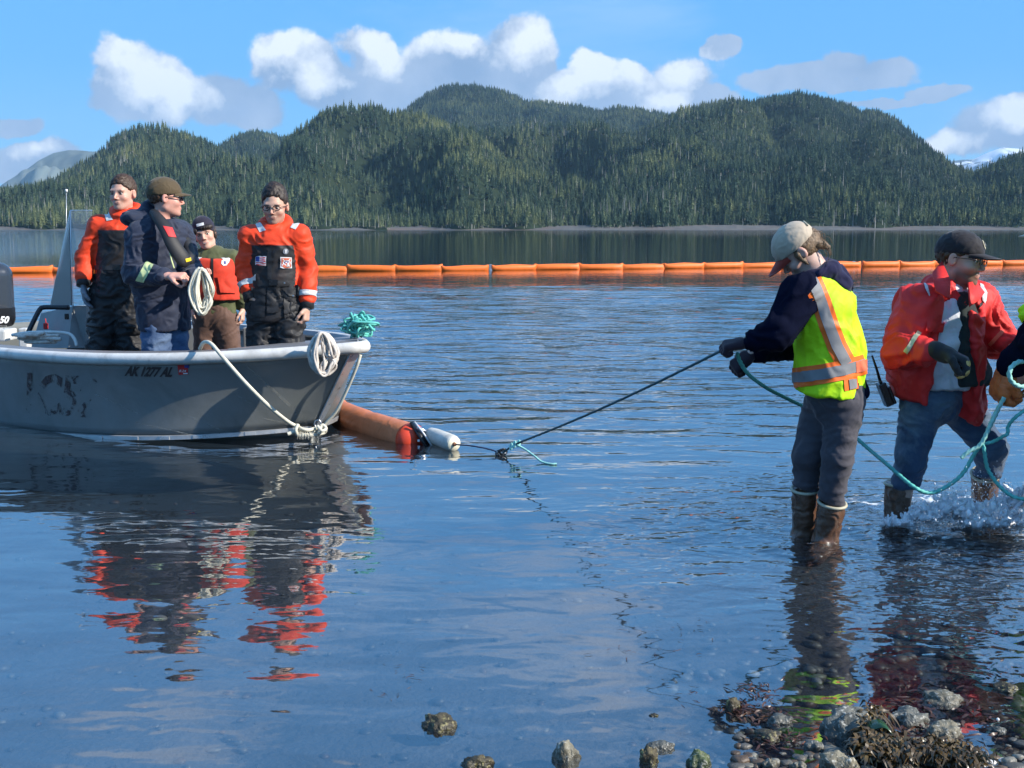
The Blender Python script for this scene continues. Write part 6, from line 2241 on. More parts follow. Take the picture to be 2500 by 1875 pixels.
rope('knot', rel([P(775, 1040, 7.42), P(786, 1052, 7.40), P(796, 1046, 7.44), P(786, 1038, 7.45), P(778, 1060, 7.42)]), .011, M_rope_white, None, parent=br, lay=False)
rr = random.Random(5)
for i in range(26):
    x = rr.uniform(728, 765)
    a = P(x, 1056 + rr.uniform(-3, 3), 7.37); b = P(x + rr.uniform(-5, 5), 1066 + rr.uniform(0, 8), 7.36)
    tube('frayed_end', rel([a, b]), .0016, M_rope_white, br, seg=4)
rope('line', rel([P(722, 1052, 7.38), P(712, 1056, 7.37), P(702, 1060, 7.36)]), .0125, M_rope_white, None, parent=br, lay=False)


def coil(name, cx, cy, Y, w, h, turns, r, mat, label, seed, top_frac=.35, depth=.05, top_w=.5, group=None, fwdvec=(0, -1, 0)):
    """hank of rope hanging in long loops; pixel centre and pixel half sizes"""
    R = random.Random(seed)
    pts = []
    for k in range(turns):
        ww = w * R.uniform(.22, 1.0); hh = h * R.uniform(.72, 1.0); ox = R.uniform(-.15, .15) * w; dy = R.uniform(-depth, depth)
        tilt = R.uniform(-.25, .25)
        for j in range(12):
            a = 2 * math.pi * j / 12
            yy = math.sin(a); wx = ww * (1 - (1 - top_w) * max(yy, 0)) * (1 - .1 * abs(yy))
            x = cx + ox + wx * math.cos(a) + tilt * yy * ww * .6
            y = cy + (h - hh) * (-.6) - hh * yy
            pts.append(P(x, y, Y + dy + .02 * math.cos(a) + R.uniform(-.006, .006)))
    path = smooth_path(pts, 3)
    o = tube(name, path, r, mat, None, seg=7, twist=2 * math.pi / (r * 9))
    return setp(o, label, 'rope', group)


coil('rope_coil', 784, 866, 7.20, 38, 54, 15, .0085, M_rope_grey, 'weathered white rope coil hanging over the rail near the bow', 3, top_w=.8, depth=.035)
coil('rope_coil', 490, 712, 7.52, 30, 58, 20, .0072, M_rope_white, 'cream rope coil held in the hands of the person in the navy coat', 8, top_w=.75, depth=.05)
# teal heap on the bow deck
R = random.Random(12)
pts = []
for k in range(80):
    a = R.uniform(0, 6.28); q = R.uniform(.2, 1)
    x = 874 + 50 * q * math.cos(a); y = 800 - 34 * q * math.sin(a) - (18 if R.random() < .25 else 0) * (1 - q * .5)
    pts.append(P(x, min(y, 830), 7.80 + R.uniform(-.10, .14)))
path = smooth_path(pts, 6)
setp(tube('rope_heap', path, .0078, M_rope_teal, None, seg=8, twist=2 * math.pi / .07), 'tangled teal rope heaped on the bow deck', 'rope')
pts = []
for k in range(26):
    x = R.uniform(24, 150); y = R.uniform(812, 836)
    pts.append(P(x, y, 8.35 + R.uniform(-.08, .10)))
setp(tube('rope_heap', smooth_path(pts, 6), .012, M_rope_grey, None, seg=8), 'loose grey rope lying on the gunwale by the outboard motor', 'rope')

# ------------------------------------------------------------------ towed boom end, float, lines
M_boom = pbr('faded orange boom fabric', (0.62, 0.20, 0.085), 0.5, vary=0.15, vscale=5, dirt=(0.38, 0.13, 0.06), dirt_scale=5, dirt_amt=0.6, wrinkle=0.010, wscale=5)
M_boom_bright = pbr('orange boom fabric', (0.88, 0.175, 0.018), 0.55, vary=0.12, vscale=3, wrinkle=0.004, wscale=4, dirt=(0.60, 0.12, 0.02), dirt_scale=2.5, dirt_amt=0.5)
M_boom_red = pbr('red boom fabric', (0.72, 0.06, 0.02), 0.5, vary=0.15, vscale=8)
bm_ = empty('boom_section', (-.8, 7.8, 0), label='faded orange boom end floating behind the bow of the skiff', cat='boom')
o1 = bm_.location
axis = smooth_path([(-.665, 7.46, .015), (-.98, 7.90, .022), (-1.27, 8.42, .022), (-1.50, 9.1, .02), (-2.0, 10.2, .02), (-3.0, 11.6, .02)], 14)
rad = []
for i, q in enumerate(axis):
    rad.append(.108 * (1 - .06 * math.exp(-((i % 14) - 1) ** 2 / 2.0)) * (.92 if i == 0 else 1))
tube('float_tube', [q - o1 for q in axis], rad, M_boom, bm_, seg=28)
d = (axis[0] - axis[2]).normalized()
tube('red_collar', [axis[1] - o1, axis[0] - o1 + d * .005, axis[0] - o1 + d * .05, axis[0] - o1 + d * .07], [.110, .109, .085, .03], M_boom_red, bm_, seg=24)
# end plate with pale edge
e = axis[0] + d * .075
sd = d.cross(Vector((0, 0, 1))).normalized()
Mx = Matrix([[d[i], sd[i], (0, 0, 1)[i], (e - o1)[i]] for i in range(3)] + [[0, 0, 0, 1]])
tl = Matrix.Rotation(RAD(-28), 4, 'Y')
tube('end_plate', [Vector(P(1004, 1031, 7.44)) - o1, Vector(P(1026, 1060, 7.41)) - o1, Vector(P(1051, 1098, 7.37)) - o1], [.020, .034, .030], M_plastic_black, bm_, seg=10, flat=.5)
tube('plate_edge', [Vector(P(1012, 1030, 7.39)) - o1, Vector(P(1034, 1058, 7.36)) - o1, Vector(P(1058, 1094, 7.33)) - o1], .0065, M_refl, bm_, seg=6)
tube('shackle_bar', [Vector(P(1018, 1042, 7.38)) - o1, Vector(P(1036, 1052, 7.40)) - o1, Vector(P(1050, 1058, 7.44)) - o1], .011, M_metal, bm_, seg=8)
box_mesh('patch', (-.002, -.112, -.07), (.001, -.09, -.02), .001, M_refl, bm_, Mx)
for k in (-.08, 0, .08):
    c = Mx @ tl @ Vector((.02, .0, k)); box_mesh('bolt', c - Vector((.008, .008, .008)), c + Vector((.008, .008, .008)), .003, M_metal, bm_)
# white float
fa, fb = Vector(P(1047, 1059, 7.46)), Vector(P(1108, 1084, 7.17))
fo = empty('mooring_float', fa, label='white cylindrical foam float between the orange boom end and the tow line', cat='float')
dd = (fb - fa).normalized(); L_ = (fb - fa).length
prof = [(.0, .012), (.0, .035), (.03, .047), (.10, .053), (L_ * .7, .055), (L_ - .02, .054), (L_ - .004, .050), (L_, .045)]
M_foam = pbr('weathered white foam', (0.60, 0.58, 0.52), 0.75, vary=.15, vscale=12, dirt=(.28, .26, .22), dirt_scale=9, dirt_amt=.5, bump=.002, bscale=60)
M_foam_face = pbr('cream foam face', (0.86, 0.80, 0.60), 0.7, vary=.08)
tube('float_body', [dd * a for a, r in prof], [r for a, r in prof], M_foam, fo, seg=24)
tube('float_face', [dd * (L_ - .001), dd * (L_ + .004)], [.046, .044], M_foam_face, fo, seg=24)
tube('ferrule', [dd * (L_ + .003), dd * (L_ + .02)], [.014, .010], pbr('rusty ferrule', (.25, .10, .05), .7), fo, seg=10)
tube('link', [dd * -.05, dd * .0], .014, M_metal, fo, seg=8)
rope('thin_rope', [fb + dd * .01, P(1160, 1090, 7.05), P(1195, 1097, 7.02), P(1216, 1104, 7.0)], .0045, M_rope_navy, 'thin navy line from the white float to the shackle')
kn = Vector(P(1224, 1108, 7.0))
sh = empty('shackle', kn, label='dark shackle and knot joining the navy line to the teal tow rope', cat='shackle')
for i in range(3):
    pts = [Vector((.022 * math.cos(a), .012 * math.sin(a + i), .020 * math.sin(a) + .006 * i)) + Vector((.012 * i - .012, 0, 0)) for a in np.linspace(0, 6.283, 12, endpoint=False)]
    tube('ring', pts, .006, M_plastic_black, sh, seg=6, closed=True)
tube('pin', [Vector((-.03, 0, .012)), Vector((.03, 0, .004))], .007, M_metal, sh, seg=6)
tube('tail', [Vector((0, 0, -.01)), Vector((.004, 0, -.035)), Vector((-.002, .0, -.06))], .004, M_plastic_black, sh, seg=5)
ho = Vector(P_VEST[1]['wrl']); 
tw0 = P(1772, 851, P_VEST[1]['wrl'][1] + .02)
pts = [P(1228, 1106, 7.0), P(1245, 1093, 6.95), P(1262, 1083, 6.9)]
for t in (.15, .3, .5, .7, .85):
    a, b = Vector(P(1262, 1083, 6.9)), Vector(tw0)
    q = a.lerp(b, t); q.z -= .018 * math.sin(math.pi * t); pts.append(q)
pts.append(tw0); pts.append(P(1800, 840, P_VEST[1]['wrl'][1] - .0))
rope('tow_rope', pts, .0062, M_rope_dark, 'taut dark teal tow rope from the shackle up to the gloved hands', n=14)
kk = empty('rope_knot', P(1258, 1087, 6.92), label='pale teal knot with a loose tail lying on the water', cat='rope')
o2 = kk.location
for i, (dx, dy) in enumerate(((-10, 3), (-2, -2), (8, -4))):
    c = Vector(P(1258 + dx, 1087 + dy, 6.91)) - o2
    tube('turn', [c + Vector((.006 * math.cos(a) * (1 + i * .2), .014 * math.sin(a), .017 * math.sin(a + .5))) for a in np.linspace(0, 6.283, 12, endpoint=False)], .006, M_rope_teal_pale, kk, seg=6, closed=True)
tube('tail', [Vector(q) - o2 for q in smooth_path([P(1262, 1086, 6.9), P(1280, 1096, 6.88), P(1303, 1112, 6.82), P(1322, 1127, 6.76), P(1345, 1133, 6.72), P(1359, 1132, 6.72)], 8)], .0062, M_rope_teal_pale, kk, seg=7, twist=2 * math.pi / .05)

# slack rope from the vest woman's hands behind her to the man at the right
yv, yr = P_VEST[1]['wrl'][1], P_RED[1]['wrr'][1]
rope('slack_rope', [P(1800, 862, yv + .05), P(1807, 883, yv + .08), P(1829, 915, yv + .14), P(1872, 947, yv + .24), P(1920, 972, yv + .34), P(1968, 996, yv + .42), P(2030, 1034, yv + .46),
                    P(2082, 1064, yv + .40), P(2125, 1100, yv + .3), P(2169, 1137, yv + .12), P(2227, 1186, yv + .0), P(2266, 1203, yv), P(2302, 1193, yv), P(2347, 1160, yv), P(2378, 1110, yv), P(2405, 1066, 4.98), P(2432, 1010, 4.95), P(2450, 972, 4.93), P(2458, 950, 4.95)],
     .0085, M_rope_teal, 'slack teal rope sagging from the gloves behind the lime vest to the orange glove', n=16)
rope('rope_end', [P(2452, 970, 4.91), P(2425, 1020, 4.92), P(2402, 1072, 4.92), P(2388, 1090, 4.92), P(2366, 1102, 4.92), P(2346, 1118, 4.92)], .0085, M_rope_teal_pale, 'short pale teal rope end crossing the bundle below the orange glove', n=12)
rope('loose_rope', [P(2398, 1076, 4.93), P(2403, 1100, 4.92), P(2410, 1140, 4.93), P(2428, 1172, 4.92), P(2450, 1196, 4.9), P(2478, 1214, 4.88), P(2520, 1222, 4.85)], .0080, M_rope_teal, 'teal rope hanging in front of the right boot into the splash', n=12)
rope('loose_rope', [P(2392, 1086, 4.95), P(2425, 1078, 4.95), P(2452, 1064, 4.92), P(2460, 1058, 4.92), P(2462, 1040, 4.92), P(2480, 1018, 4.9), P(2510, 996, 4.9)], .0075, M_rope_teal, 'teal rope bending up to the right edge of the picture', n=12)
pts = [P(2497 + 33 * math.cos(a), 913 + 31 * math.sin(a), 4.86 + .03 * math.cos(a)) for a in np.linspace(0, 2 * math.pi, 14, endpoint=False)]
rope('rope_loop', pts, .0095, M_rope_teal_pale, 'round loop of pale teal rope above the orange glove', closed=True, n=5)

# radio at the red jacket man's hip
ry = P_RED[1]['pelvis'][1]
ra = Vector(P(2160, 962, ry - .02))
ro = empty('handheld_radio', ra, label='black handheld radio with long antenna hanging at the hip of the red jacket', cat='radio')
d = (Vector(P(2172, 990, ry)) - Vector(P(2150, 934, ry))).normalized()
Mr = d.to_track_quat('-Z', 'Y').to_matrix().to_4x4()
box_mesh('case', (-.030, -.018, -.058), (.030, .018, .058), .006, M_plastic_black, ro, Mr)
box_mesh('battery', (-.026, .018, -.058), (.026, .032, .03), .004, M_plastic_black, ro, Mr)
tube('antenna', [Vector(P(2151, 938, ry)) - ra, Vector(P(2140, 900, ry)) - ra, Vector(P(2129, 868, ry)) - ra], [.008, .006, .0045], M_plastic_black, ro, seg=8)
tube('knob', [Mr @ Vector((.012, 0, .056)), Mr @ Vector((.012, 0, .07))], .007, M_plastic_black, ro, seg=8)

# ------------------------------------------------------------------ the long floating boom
bo = empty('floating_boom', (0, 39, 0), label='long bright orange containment boom floating across the bay', cat='boom')


def boom_xy(px):
    Yb = np.interp(px, [-200, 0, 1200, 2000, 2700], [35.9, 36.3, 38.6, 42.0, 45.4])
    return Vector(((px - 1250) / F * Yb, Yb + .12 * math.sin(px * .011), 0))


def seg_mesh(kind):
    V, Fc = [], []
    seg = 14
    rows = [(-.80, .020, .152), (-.76, .045, .146), (-.66, .095, .112), (-.40, .122, .118), (0, .125, .124), (.40, .122, .118), (.66, .095, .114), (.76, .045, .146), (.80, .020, .152)]
    if kind: rows = [(x, a * (1 + .1 * math.sin(3 * x + kind)), b * (1 - .12 * math.cos(4 * x + kind))) for x, a, b in rows]
    for x, a, b in rows:
        for k in range(seg):
            an = 2 * math.pi * k / seg
            V.append((x, a * math.cos(an), b * math.sin(an) + .062))
    for i in range(len(rows) - 1):
        for k in range(seg):
            Fc.append((i * seg + k, i * seg + (k + 1) % seg, (i + 1) * seg + (k + 1) % seg, (i + 1) * seg + k))
    Fc += [tuple(range(seg))[::-1], tuple(len(rows) * seg - seg + k for k in range(seg))]
    b0 = len(V)
    V += [(-.775, .006, -.03), (.775, .006, -.03), (.775, .006, -.08), (-.775, .006, -.08)]
    Fc.append((b0, b0 + 1, b0 + 2, b0 + 3))
    me = mesh_np('float_segment', V, Fc); me.materials.append(M_boom_bright)
    return me


SEGS = [seg_mesh(k) for k in (0, 1, 2, 3)]
px = 1194.0 - 882 * 1.04
conn = box_mesh('connector', (-.05, -.03, -.06), (.05, .03, .20), .01, M_alu_bright, bo)
conn.location = boom_xy(1194 + 4) - bo.location
for xx in (2078, 300):
    c = conn.copy(); c.location = boom_xy(xx) - bo.location; SC.collection.objects.link(c)
def walk(x0, L_, sgn):
    """pixel column one length further along the boom"""
    a = boom_xy(x0); x1 = x0
    while (boom_xy(x1) - a).length < L_: x1 += sgn * .5
    return x1


runs = []
x = 1201.0
while x < 2640:
    x1 = walk(x, 1.55, 1); runs.append((x, x1)); x = x1
    if abs(x - 2078) < 50: x = walk(x, .10, 1)
x = 1191.0
while x > -120:
    x1 = walk(x, 1.55, -1); runs.append((x1, x)); x = x1
for i, (xa, xb) in enumerate(sorted(runs)):
    a, b = boom_xy(xa), boom_xy(xb)
    o = bpy.data.objects.new('float_segment', SEGS[i % 4]); SC.collection.objects.link(o); o.parent = bo
    o.location = (a + b) / 2 - bo.location; d = b - a
    o.location.z += .014 * math.sin(i * 1.7)
    o.rotation_euler = (random.uniform(-.3, .3), random.uniform(-.014, .014), math.atan2(d.y, d.x))
# ------------------------------------------------------------------ rocks, weed and pebbles at the edge of the shore
def stone_material(name, a, b, c, spots=(0.55, 0.53, 0.46), amt=.5):
    m, T, out = mat_new(name)
    bs = T.new('ShaderNodeBsdfPrincipled')
    co = T.new('ShaderNodeTexCoord').outputs['Object']
    n1 = T.noise(co, 18, 6, .65, .6); n2 = T.noise(co, 90, 4, .6); n3 = T.noise(co, 9, 5, .6, 1.0)
    col = T.ramp(n1, [(.3, a), (.5, b), (.7, c)])
    n4 = T.noise(co, 45, 3, .5)
    col = T.mix(T.m('MULTIPLY', T.mr(n2, .54, .62, 0, 1), T.mr(n4, .46, .56, 0, amt + .2)), col, spots)
    geo = T.new('ShaderNodeNewGeometry').outputs['Position']
    z = T.sep(geo)[2]
    wet = T.mr(z, .0, .035, .45, 1.0)           # the stones are wet and darker by the water
    col = T.mix(1.0, col, T.comb(wet, wet, wet), 'MULTIPLY')
    T.put(bs.inputs['Base Color'], col)
    T.put(bs.inputs['Roughness'], T.mr(z, .0, .04, .25, .75))
    bp = T.new('ShaderNodeBump'); bp.inputs['Distance'].default_value = .006; T.put(bp.inputs['Height'], T.m('ADD', n2, T.m('MULTIPLY', n3, 2)))
    T.l.new(bp.outputs[0], bs.inputs['Normal']); T.l.new(bs.outputs[0], out.inputs[0])
    return m


M_st_grey = stone_material('barnacled grey stone', (.055, .055, .045), (.13, .13, .11), (.24, .23, .19))
M_st_tan = stone_material('tan stone', (.08, .07, .045), (.19, .17, .12), (.34, .31, .23))
M_st_dark = stone_material('dark weedy stone', (.022, .018, .010), (.07, .055, .028), (.17, .14, .06), (.38, .33, .14), .7)
M_st_green = stone_material('green slimy stone', (.035, .045, .018), (.085, .11, .04), (.22, .22, .14))
M_weed = pbr('brown rockweed', (.075, .045, .016), .35, vary=.6, vscale=22, dirt=(.19, .125, .04), dirt_scale=14, dirt_amt=.8, spec=.6)
M_weed_dark = pbr('dark red weed', (.050, .018, .012), .4, vary=.5, vscale=20, dirt=(.11, .06, .03), dirt_scale=10, dirt_amt=.7, spec=.5)
M_kelp = pbr('dark green kelp', (.018, .060, .012), .22, vary=.3, vscale=10, spec=.7)
M_shell = pbr('white shell', (.75, .73, .68), .4, vary=.1)


def rock(px, py, wpx, hpx, mat, label, seed, sy=.75, name='rock', group=None, ang=0.0, rough=1.0):
    """py is the waterline under the stone"""
    g = G(px, py); s = g.y / F
    w = wpx * s; h = hpx * s
    bm = bmesh.new(); bmesh.ops.create_icosphere(bm, subdivisions=4, radius=1)
    co = np.array([v.co[:] for v in bm.verts])
    n = fbm(co * 1.3 + seed, 5, .6) * .34 * rough
    pl = np.round(gnoise(co * .9 + seed * 2) * 2) / 2 * .30 * rough
    co2 = co * (1 + n + pl)[:, None]
    co2 += np.stack([gnoise(co * 7 + seed + k) for k in (3, 9, 15)], -1) * .035 * rough
    co2[:, 2] = np.where(co2[:, 2] > .55, .55 + (co2[:, 2] - .55) * .55, co2[:, 2])
    co2 *= np.array([w / 2, w / 2 * sy, h * 1.15])
    c, s_ = math.cos(ang), math.sin(ang)
    co2[:, :2] = co2[:, :2] @ np.array([[c, s_], [-s_, c]])
    for v, q in zip(bm.verts, co2): v.co = q
    me = bpy.data.meshes.new(name); bm.to_mesh(me); bm.free()
    me.polygons.foreach_set('use_smooth', np.ones(len(me.polygons), bool))
    o = link(name, me, None, mat); o.location = (g.x, g.y + w * sy * .4, -.12 * h)
    return setp(o, label, 'rock', group)


rock(1073, 1784, 80, 34, M_st_dark, 'dark weedy rock standing alone in calm water, leftmost above the surface', 1.1)
rock(1380, 1858, 62, 48, M_st_tan, 'rounded brown and grey rock second from the left at the bottom edge', 2.2)
rock(1585, 1868, 52, 50, M_st_dark, 'golden weedy rock in front of a flat grey stone', 3.3)
rock(1612, 1832, 72, 22, M_st_grey, 'flat grey stone behind the golden weedy rock', 4.4, sy=.5, rough=.6)
rock(1160, 1880, 84, 32, M_st_dark, 'orange-brown weedy rock cut by the bottom edge', 5.5)
rock(1708, 1876, 60, 48, M_st_green, 'green slimy rock at the bottom edge', 6.6)
rock(2086, 1806, 146, 76, M_st_grey, 'largest grey barnacled rock at the shore, draped with rockweed', 7.7)
rock(2228, 1772, 98, 36, M_st_grey, 'low grey rock behind and right of the largest rock', 8.8)
rock(2308, 1806, 84, 40, M_st_tan, 'tan rounded rock right of the low grey rock', 9.9)
rock(2240, 1838, 76, 34, M_st_grey, 'pointed grey rock with white barnacles above the rockweed', 10.3)
rock(2052, 1892, 96, 56, M_st_tan, 'tan barnacled rock at the bottom edge below the largest rock', 11.7)
rock(1992, 1834, 50, 26, M_st_grey, 'small blue grey stone left of the largest rock', 12.9, rough=.6)
rock(1882, 1876, 34, 26, M_st_tan, 'small pale brown stone at the bottom edge', 13.1)
rock(1952, 1880, 40, 20, M_st_tan, 'small tan stone beside the pale brown one', 14.1)
rock(1905, 1770, 62, 22, M_st_grey, 'half sunken stone with white barnacles left of the lime reflection', 15.2)
rock(1878, 1808, 76, 20, M_st_dark, 'low dark stone with barnacles near the lime reflection', 16.4)
rock(2310, 1718, 92, 24, M_st_tan, 'low ridged stone in the red reflection', 17.4)
rock(2440, 1790, 40, 14, M_st_grey, 'small flat stone near the right edge', 18.4)
rock(1790, 1738, 36, 40, M_st_dark, 'upright clump of olive weed on a stone at the left of the lime reflection', 19.4)
rock(2462, 1690, 60, 16, M_st_dark, 'dark low stone near the right edge among weed', 20.4)
rock(1598, 1750, 22, 7, M_st_dark, 'tiny dark stone just breaking the calm surface', 21.4)

# weed: ribbons hanging and lying
def weed(name, label, centers, n, L, wd, mat, seed, drape=0.0, flat=.3, kind=None, lift=.02):
    R = np.random.default_rng(seed)
    V, Fc = [], []
    for i in range(n):
        c = centers[R.integers(len(centers))]
        g = G(c[0] + R.normal() * c[2], c[1] + R.normal() * c[3], 0)
        z = (c[4] if len(c) > 4 else 0) + R.uniform(0, lift)
        a = R.uniform(0, 2 * math.pi)
        l = L * R.uniform(.5, 1.2); w = wd * R.uniform(.6, 1.2)
        d = np.array([math.cos(a), math.sin(a), 0]); s = np.array([-d[1], d[0], 0.0])
        p = np.array([g.x, g.y, z]); b = len(V); m = 5
        tw = R.uniform(-1, 1)
        for k in range(m + 1):
            t = k / m
            q = p + d * l * t + np.array([0, 0, lift * .8 * math.sin(math.pi * t) * R.uniform(.4, 1) - drape * t * t])
            q += s * math.sin(t * 4 + i) * l * .12
            ww = w * (.15 + math.sin(math.pi * min(t * .9 + .08, 1)) * 1.0)
            n_ = s * math.cos(tw + t) + np.array([0, 0, 1]) * math.sin(tw + t) * .7
            V += [q - n_ * ww, q + n_ * ww]
        for k in range(m): Fc.append((b + 2 * k, b + 2 * k + 1, b + 2 * k + 3, b + 2 * k + 2))
    o = link(name, mesh_np(name, np.array(V), np.array(Fc)), None, mat)
    return setp(o, label, 'seaweed', kind=kind)


weed('rockweed', 'brown rockweed fronds draped over the largest rock', [(2128, 1790, 14, 12, .035), (2122, 1818, 14, 14, .02)], 420, .055, .0045, M_weed, 1, drape=.04, kind='stuff')
weed('rockweed', 'mat of brown rockweed along the bottom right edge', [(2180, 1862, 26, 10, .01), (2250, 1862, 30, 10, .012), (2320, 1868, 26, 8, .01), (2130, 1850, 16, 12, .012), (2360, 1876, 20, 6, .006)], 1500, .045, .0040, M_weed, 2, kind='stuff', lift=.028)
weed('rockweed', 'dark weed floating round the stones left of the lime reflection', [(1850, 1745, 40, 16, -.004), (1905, 1812, 40, 14, -.003), (1850, 1690, 30, 10, -.006), (1800, 1735, 12, 9, .0)], 300, .04, .0028, M_weed_dark, 3, kind='stuff', lift=.008)
weed('rockweed', 'dark red weed lying just under the surface at the right', [(2250, 1720, 60, 22, -.012), (2380, 1760, 60, 30, -.012), (2300, 1660, 70, 16, -.02), (2440, 1660, 40, 18, -.015), (2200, 1800, 60, 20, -.006)], 900, .05, .004, M_weed_dark, 4, kind='stuff', lift=.010)
weed('rockweed', 'thin brown weed fragments floating in the calm foreground', [(1620, 1595, 60, 12, .001), (1500, 1590, 30, 6, .001), (1010, 1640, 30, 14, .001), (950, 1700, 30, 10, .001), (1700, 1700, 40, 14, .001), (1680, 1540, 60, 12, .001)], 50, .035, .0012, M_weed_dark, 5, kind='stuff', lift=.002)
kp = G(2158, 1822); 
ks = smooth_path([Vector((kp.x - .035, kp.y + .02, .045)), Vector((kp.x - .01, kp.y, .062)), Vector((kp.x + .012, kp.y - .01, .045)), Vector((kp.x + .022, kp.y - .012, .010)), Vector((kp.x + .05, kp.y - .01, -.005))], 6)
V, Fc = [], []
for i, q in enumerate(ks):
    V += [q + Vector((0, -.022, 0)), q + Vector((0, .022, .004))]
    if i: Fc.append((2 * i - 2, 2 * i - 1, 2 * i + 1, 2 * i))
o = link('kelp_blade', mesh_np('kelp_blade', V, Fc), None, M_kelp); setp(o, 'curled dark green kelp blade beside the largest rock', 'seaweed')
o.modifiers.new('t', 'SOLIDIFY').thickness = .002
for i, (x, y, w, lb) in enumerate(((2421, 1862, 24, 'white oval shell right of the rockweed, left one of a pair'), (2453, 1858, 32, 'white oval shell right of the rockweed, right one of a pair'),
                                   (2436, 1758, 9, 'tiny white shell above the pair near the right edge'))):
    g = G(x, y); s = g.y / F
    bm = bmesh.new(); bmesh.ops.create_icosphere(bm, subdivisions=3, radius=1)
    for v in bm.verts: v.co = Vector((v.co.x * w / 2 * s, v.co.y * w * .42 * s, v.co.z * .006 * (1 if v.co.z > 0 else .2)))
    me = bpy.data.meshes.new('shell'); bm.to_mesh(me); bm.free()
    o = link('shell', me, None, M_shell); o.location = (g.x, g.y, .001); setp(o, lb, 'shell')

# pebbles scattered over the sea bed: one mass
R = np.random.default_rng(9)
bm = bmesh.new(); bmesh.ops.create_icosphere(bm, subdivisions=1, radius=1)
ico = np.array([v.co[:] for v in bm.verts]); icf = np.array([[v.index for v in f.verts] for f in bm.faces]); bm.free()
N = 9000
yy = 2.7 + 4.6 * R.uniform(0, 1, N) ** 1.7; xx = R.uniform(-.47, .47, N) * (yy + .4)
w = R.uniform(0, 1, N)
keep = (w < .08 + .92 * np.clip((xx - .2) / .9, 0, 1) * np.clip((4.2 - yy) / 1.2, 0, 1))
xx, yy = xx[keep], yy[keep]; N = len(xx)
sz = np.exp(R.normal(0, .5, N)) * .012
sz = np.where((xx > .5) & (yy < 4.0), sz * 1.9, sz)
sz = np.minimum(sz, .030)
rot = R.uniform(0, 6.28, N)
V = ico[None] * (sz[:, None, None] * np.stack([R.uniform(.8, 1.5, N), R.uniform(.7, 1.1, N), R.uniform(.35, .7, N)], -1)[:, None, :])
V = V * (1 + R.normal(0, .10, V.shape[:2]))[..., None]
c, s = np.cos(rot)[:, None], np.sin(rot)[:, None]
V = np.stack([V[..., 0] * c - V[..., 1] * s, V[..., 0] * s + V[..., 1] * c, V[..., 2]], -1)
V += np.stack([xx, yy, bed_z(xx, yy) + sz * .15], -1)[:, None, :]
Fc = (icf[None] + (np.arange(N) * len(ico))[:, None, None]).reshape(-1, 3)
me = mesh_np('pebbles', V.reshape(-1, 3), Fc)
pal = np.array([(.05, .045, .04), (.09, .08, .065), (.03, .025, .02), (.13, .12, .10), (.08, .045, .03), (.30, .28, .25)])
ci = pal[np.where(R.uniform(0, 1, N) < .015, 5, R.integers(0, 5, N))] * R.uniform(.7, 1.2, N)[:, None]
at = me.color_attributes.new('Col', 'FLOAT_COLOR', 'POINT')
at.data.foreach_set('color', np.concatenate([np.repeat(ci, len(ico), 0), np.ones((N * len(ico), 1))], 1).astype(np.float32).ravel())
setp(link('pebbles', me, None, pbr('pebble', (1, 1, 1), .5, attr='Col', vary=.2, vscale=60)), 'small pebbles and shell bits scattered over the shallow sea bed', 'pebbles', kind='stuff')

# ------------------------------------------------------------------ splash at the striding man's boots
m, T, out = mat_new('spray')
b = T.new('ShaderNodeBsdfPrincipled'); b.inputs['Base Color'].default_value = (.90, .93, .96, 1); b.inputs['Roughness'].default_value = .35
b.inputs['IOR'].default_value = 1.33
b.inputs['Subsurface Weight'].default_value = .0
tr = T.new('ShaderNodeBsdfTransparent'); tr.inputs['Color'].default_value = (.93, .95, .97, 1)
mx = T.new('ShaderNodeMixShader')
co = T.new('ShaderNodeNewGeometry').outputs['Position']
T.put(mx.inputs[0], T.mr(T.noise(co, 28, 5, .6, .5), .35, .58, .55, .97)); T.l.new(tr.outputs[0], mx.inputs[1]); T.l.new(b.outputs[0], mx.inputs[2]); T.l.new(mx.outputs[0], out.inputs[0])
M_spray = m
M_drop = pbr('water drop', (.85, .88, .92), .08, vary=0, spec=.8)
R = np.random.default_rng(21)
f = Field()
def spl(cx, cy, Y, w, h, n, r0):
    for i in range(n):
        x = cx + R.normal() * w * .5
        y = cy - abs(R.normal()) * h * .35 * math.exp(-((x - cx) / w) ** 2)
        a = P(x, y, Y + R.normal() * .05)
        a[2] = max(a[2], .0)
        t = np.array([R.normal() * .018, R.normal() * .018, abs(R.normal()) * .026])
        f.rc(a, a + t, r0 * R.uniform(.3, 1.0), r0 * R.uniform(.15, .6), .010)
spl(2330, 1262, 5.22, 85, 60, 240, .014)
spl(2425, 1285, 5.15, 66, 60, 220, .014)
spl(2480, 1240, 5.3, 55, 55, 130, .013)
spl(2250, 1268, 5.25, 44, 26, 90, .011)
spl(2190, 1282, 5.15, 34, 10, 60, .008)
V, Fc = f.mesh(.0055)
V = wrinkles(V, Fc, amp=.004, freq=50)
sp = link('splash', mesh_np('splash', V, Fc), None, M_spray)
setp(sp, 'white splash thrown up by the boots of the person in the red jacket', 'splash', kind='stuff')
N = 2600
cx = np.where(R.uniform(0, 1, N) < .5, 2330, 2440) + R.normal(0, 62, N)
hh = np.abs(R.normal(0, 1, N)) * 60 * np.exp(-((cx - 2400) / 190) ** 2)
cy = 1285 - hh + R.normal(0, 8, N)
Yd = 5.15 + R.normal(0, .13, N)
sz = np.exp(R.normal(0, .55, N)) * .0012
C_ = np.array([P(a, b_, c_) for a, b_, c_ in zip(cx, cy, Yd)])
C_[:, 2] = np.maximum(C_[:, 2], .001)
V = ico[None] * sz[:, None, None] * np.stack([np.ones(N), np.ones(N), R.uniform(.8, 2.2, N)], -1)[:, None, :] + C_[:, None, :]
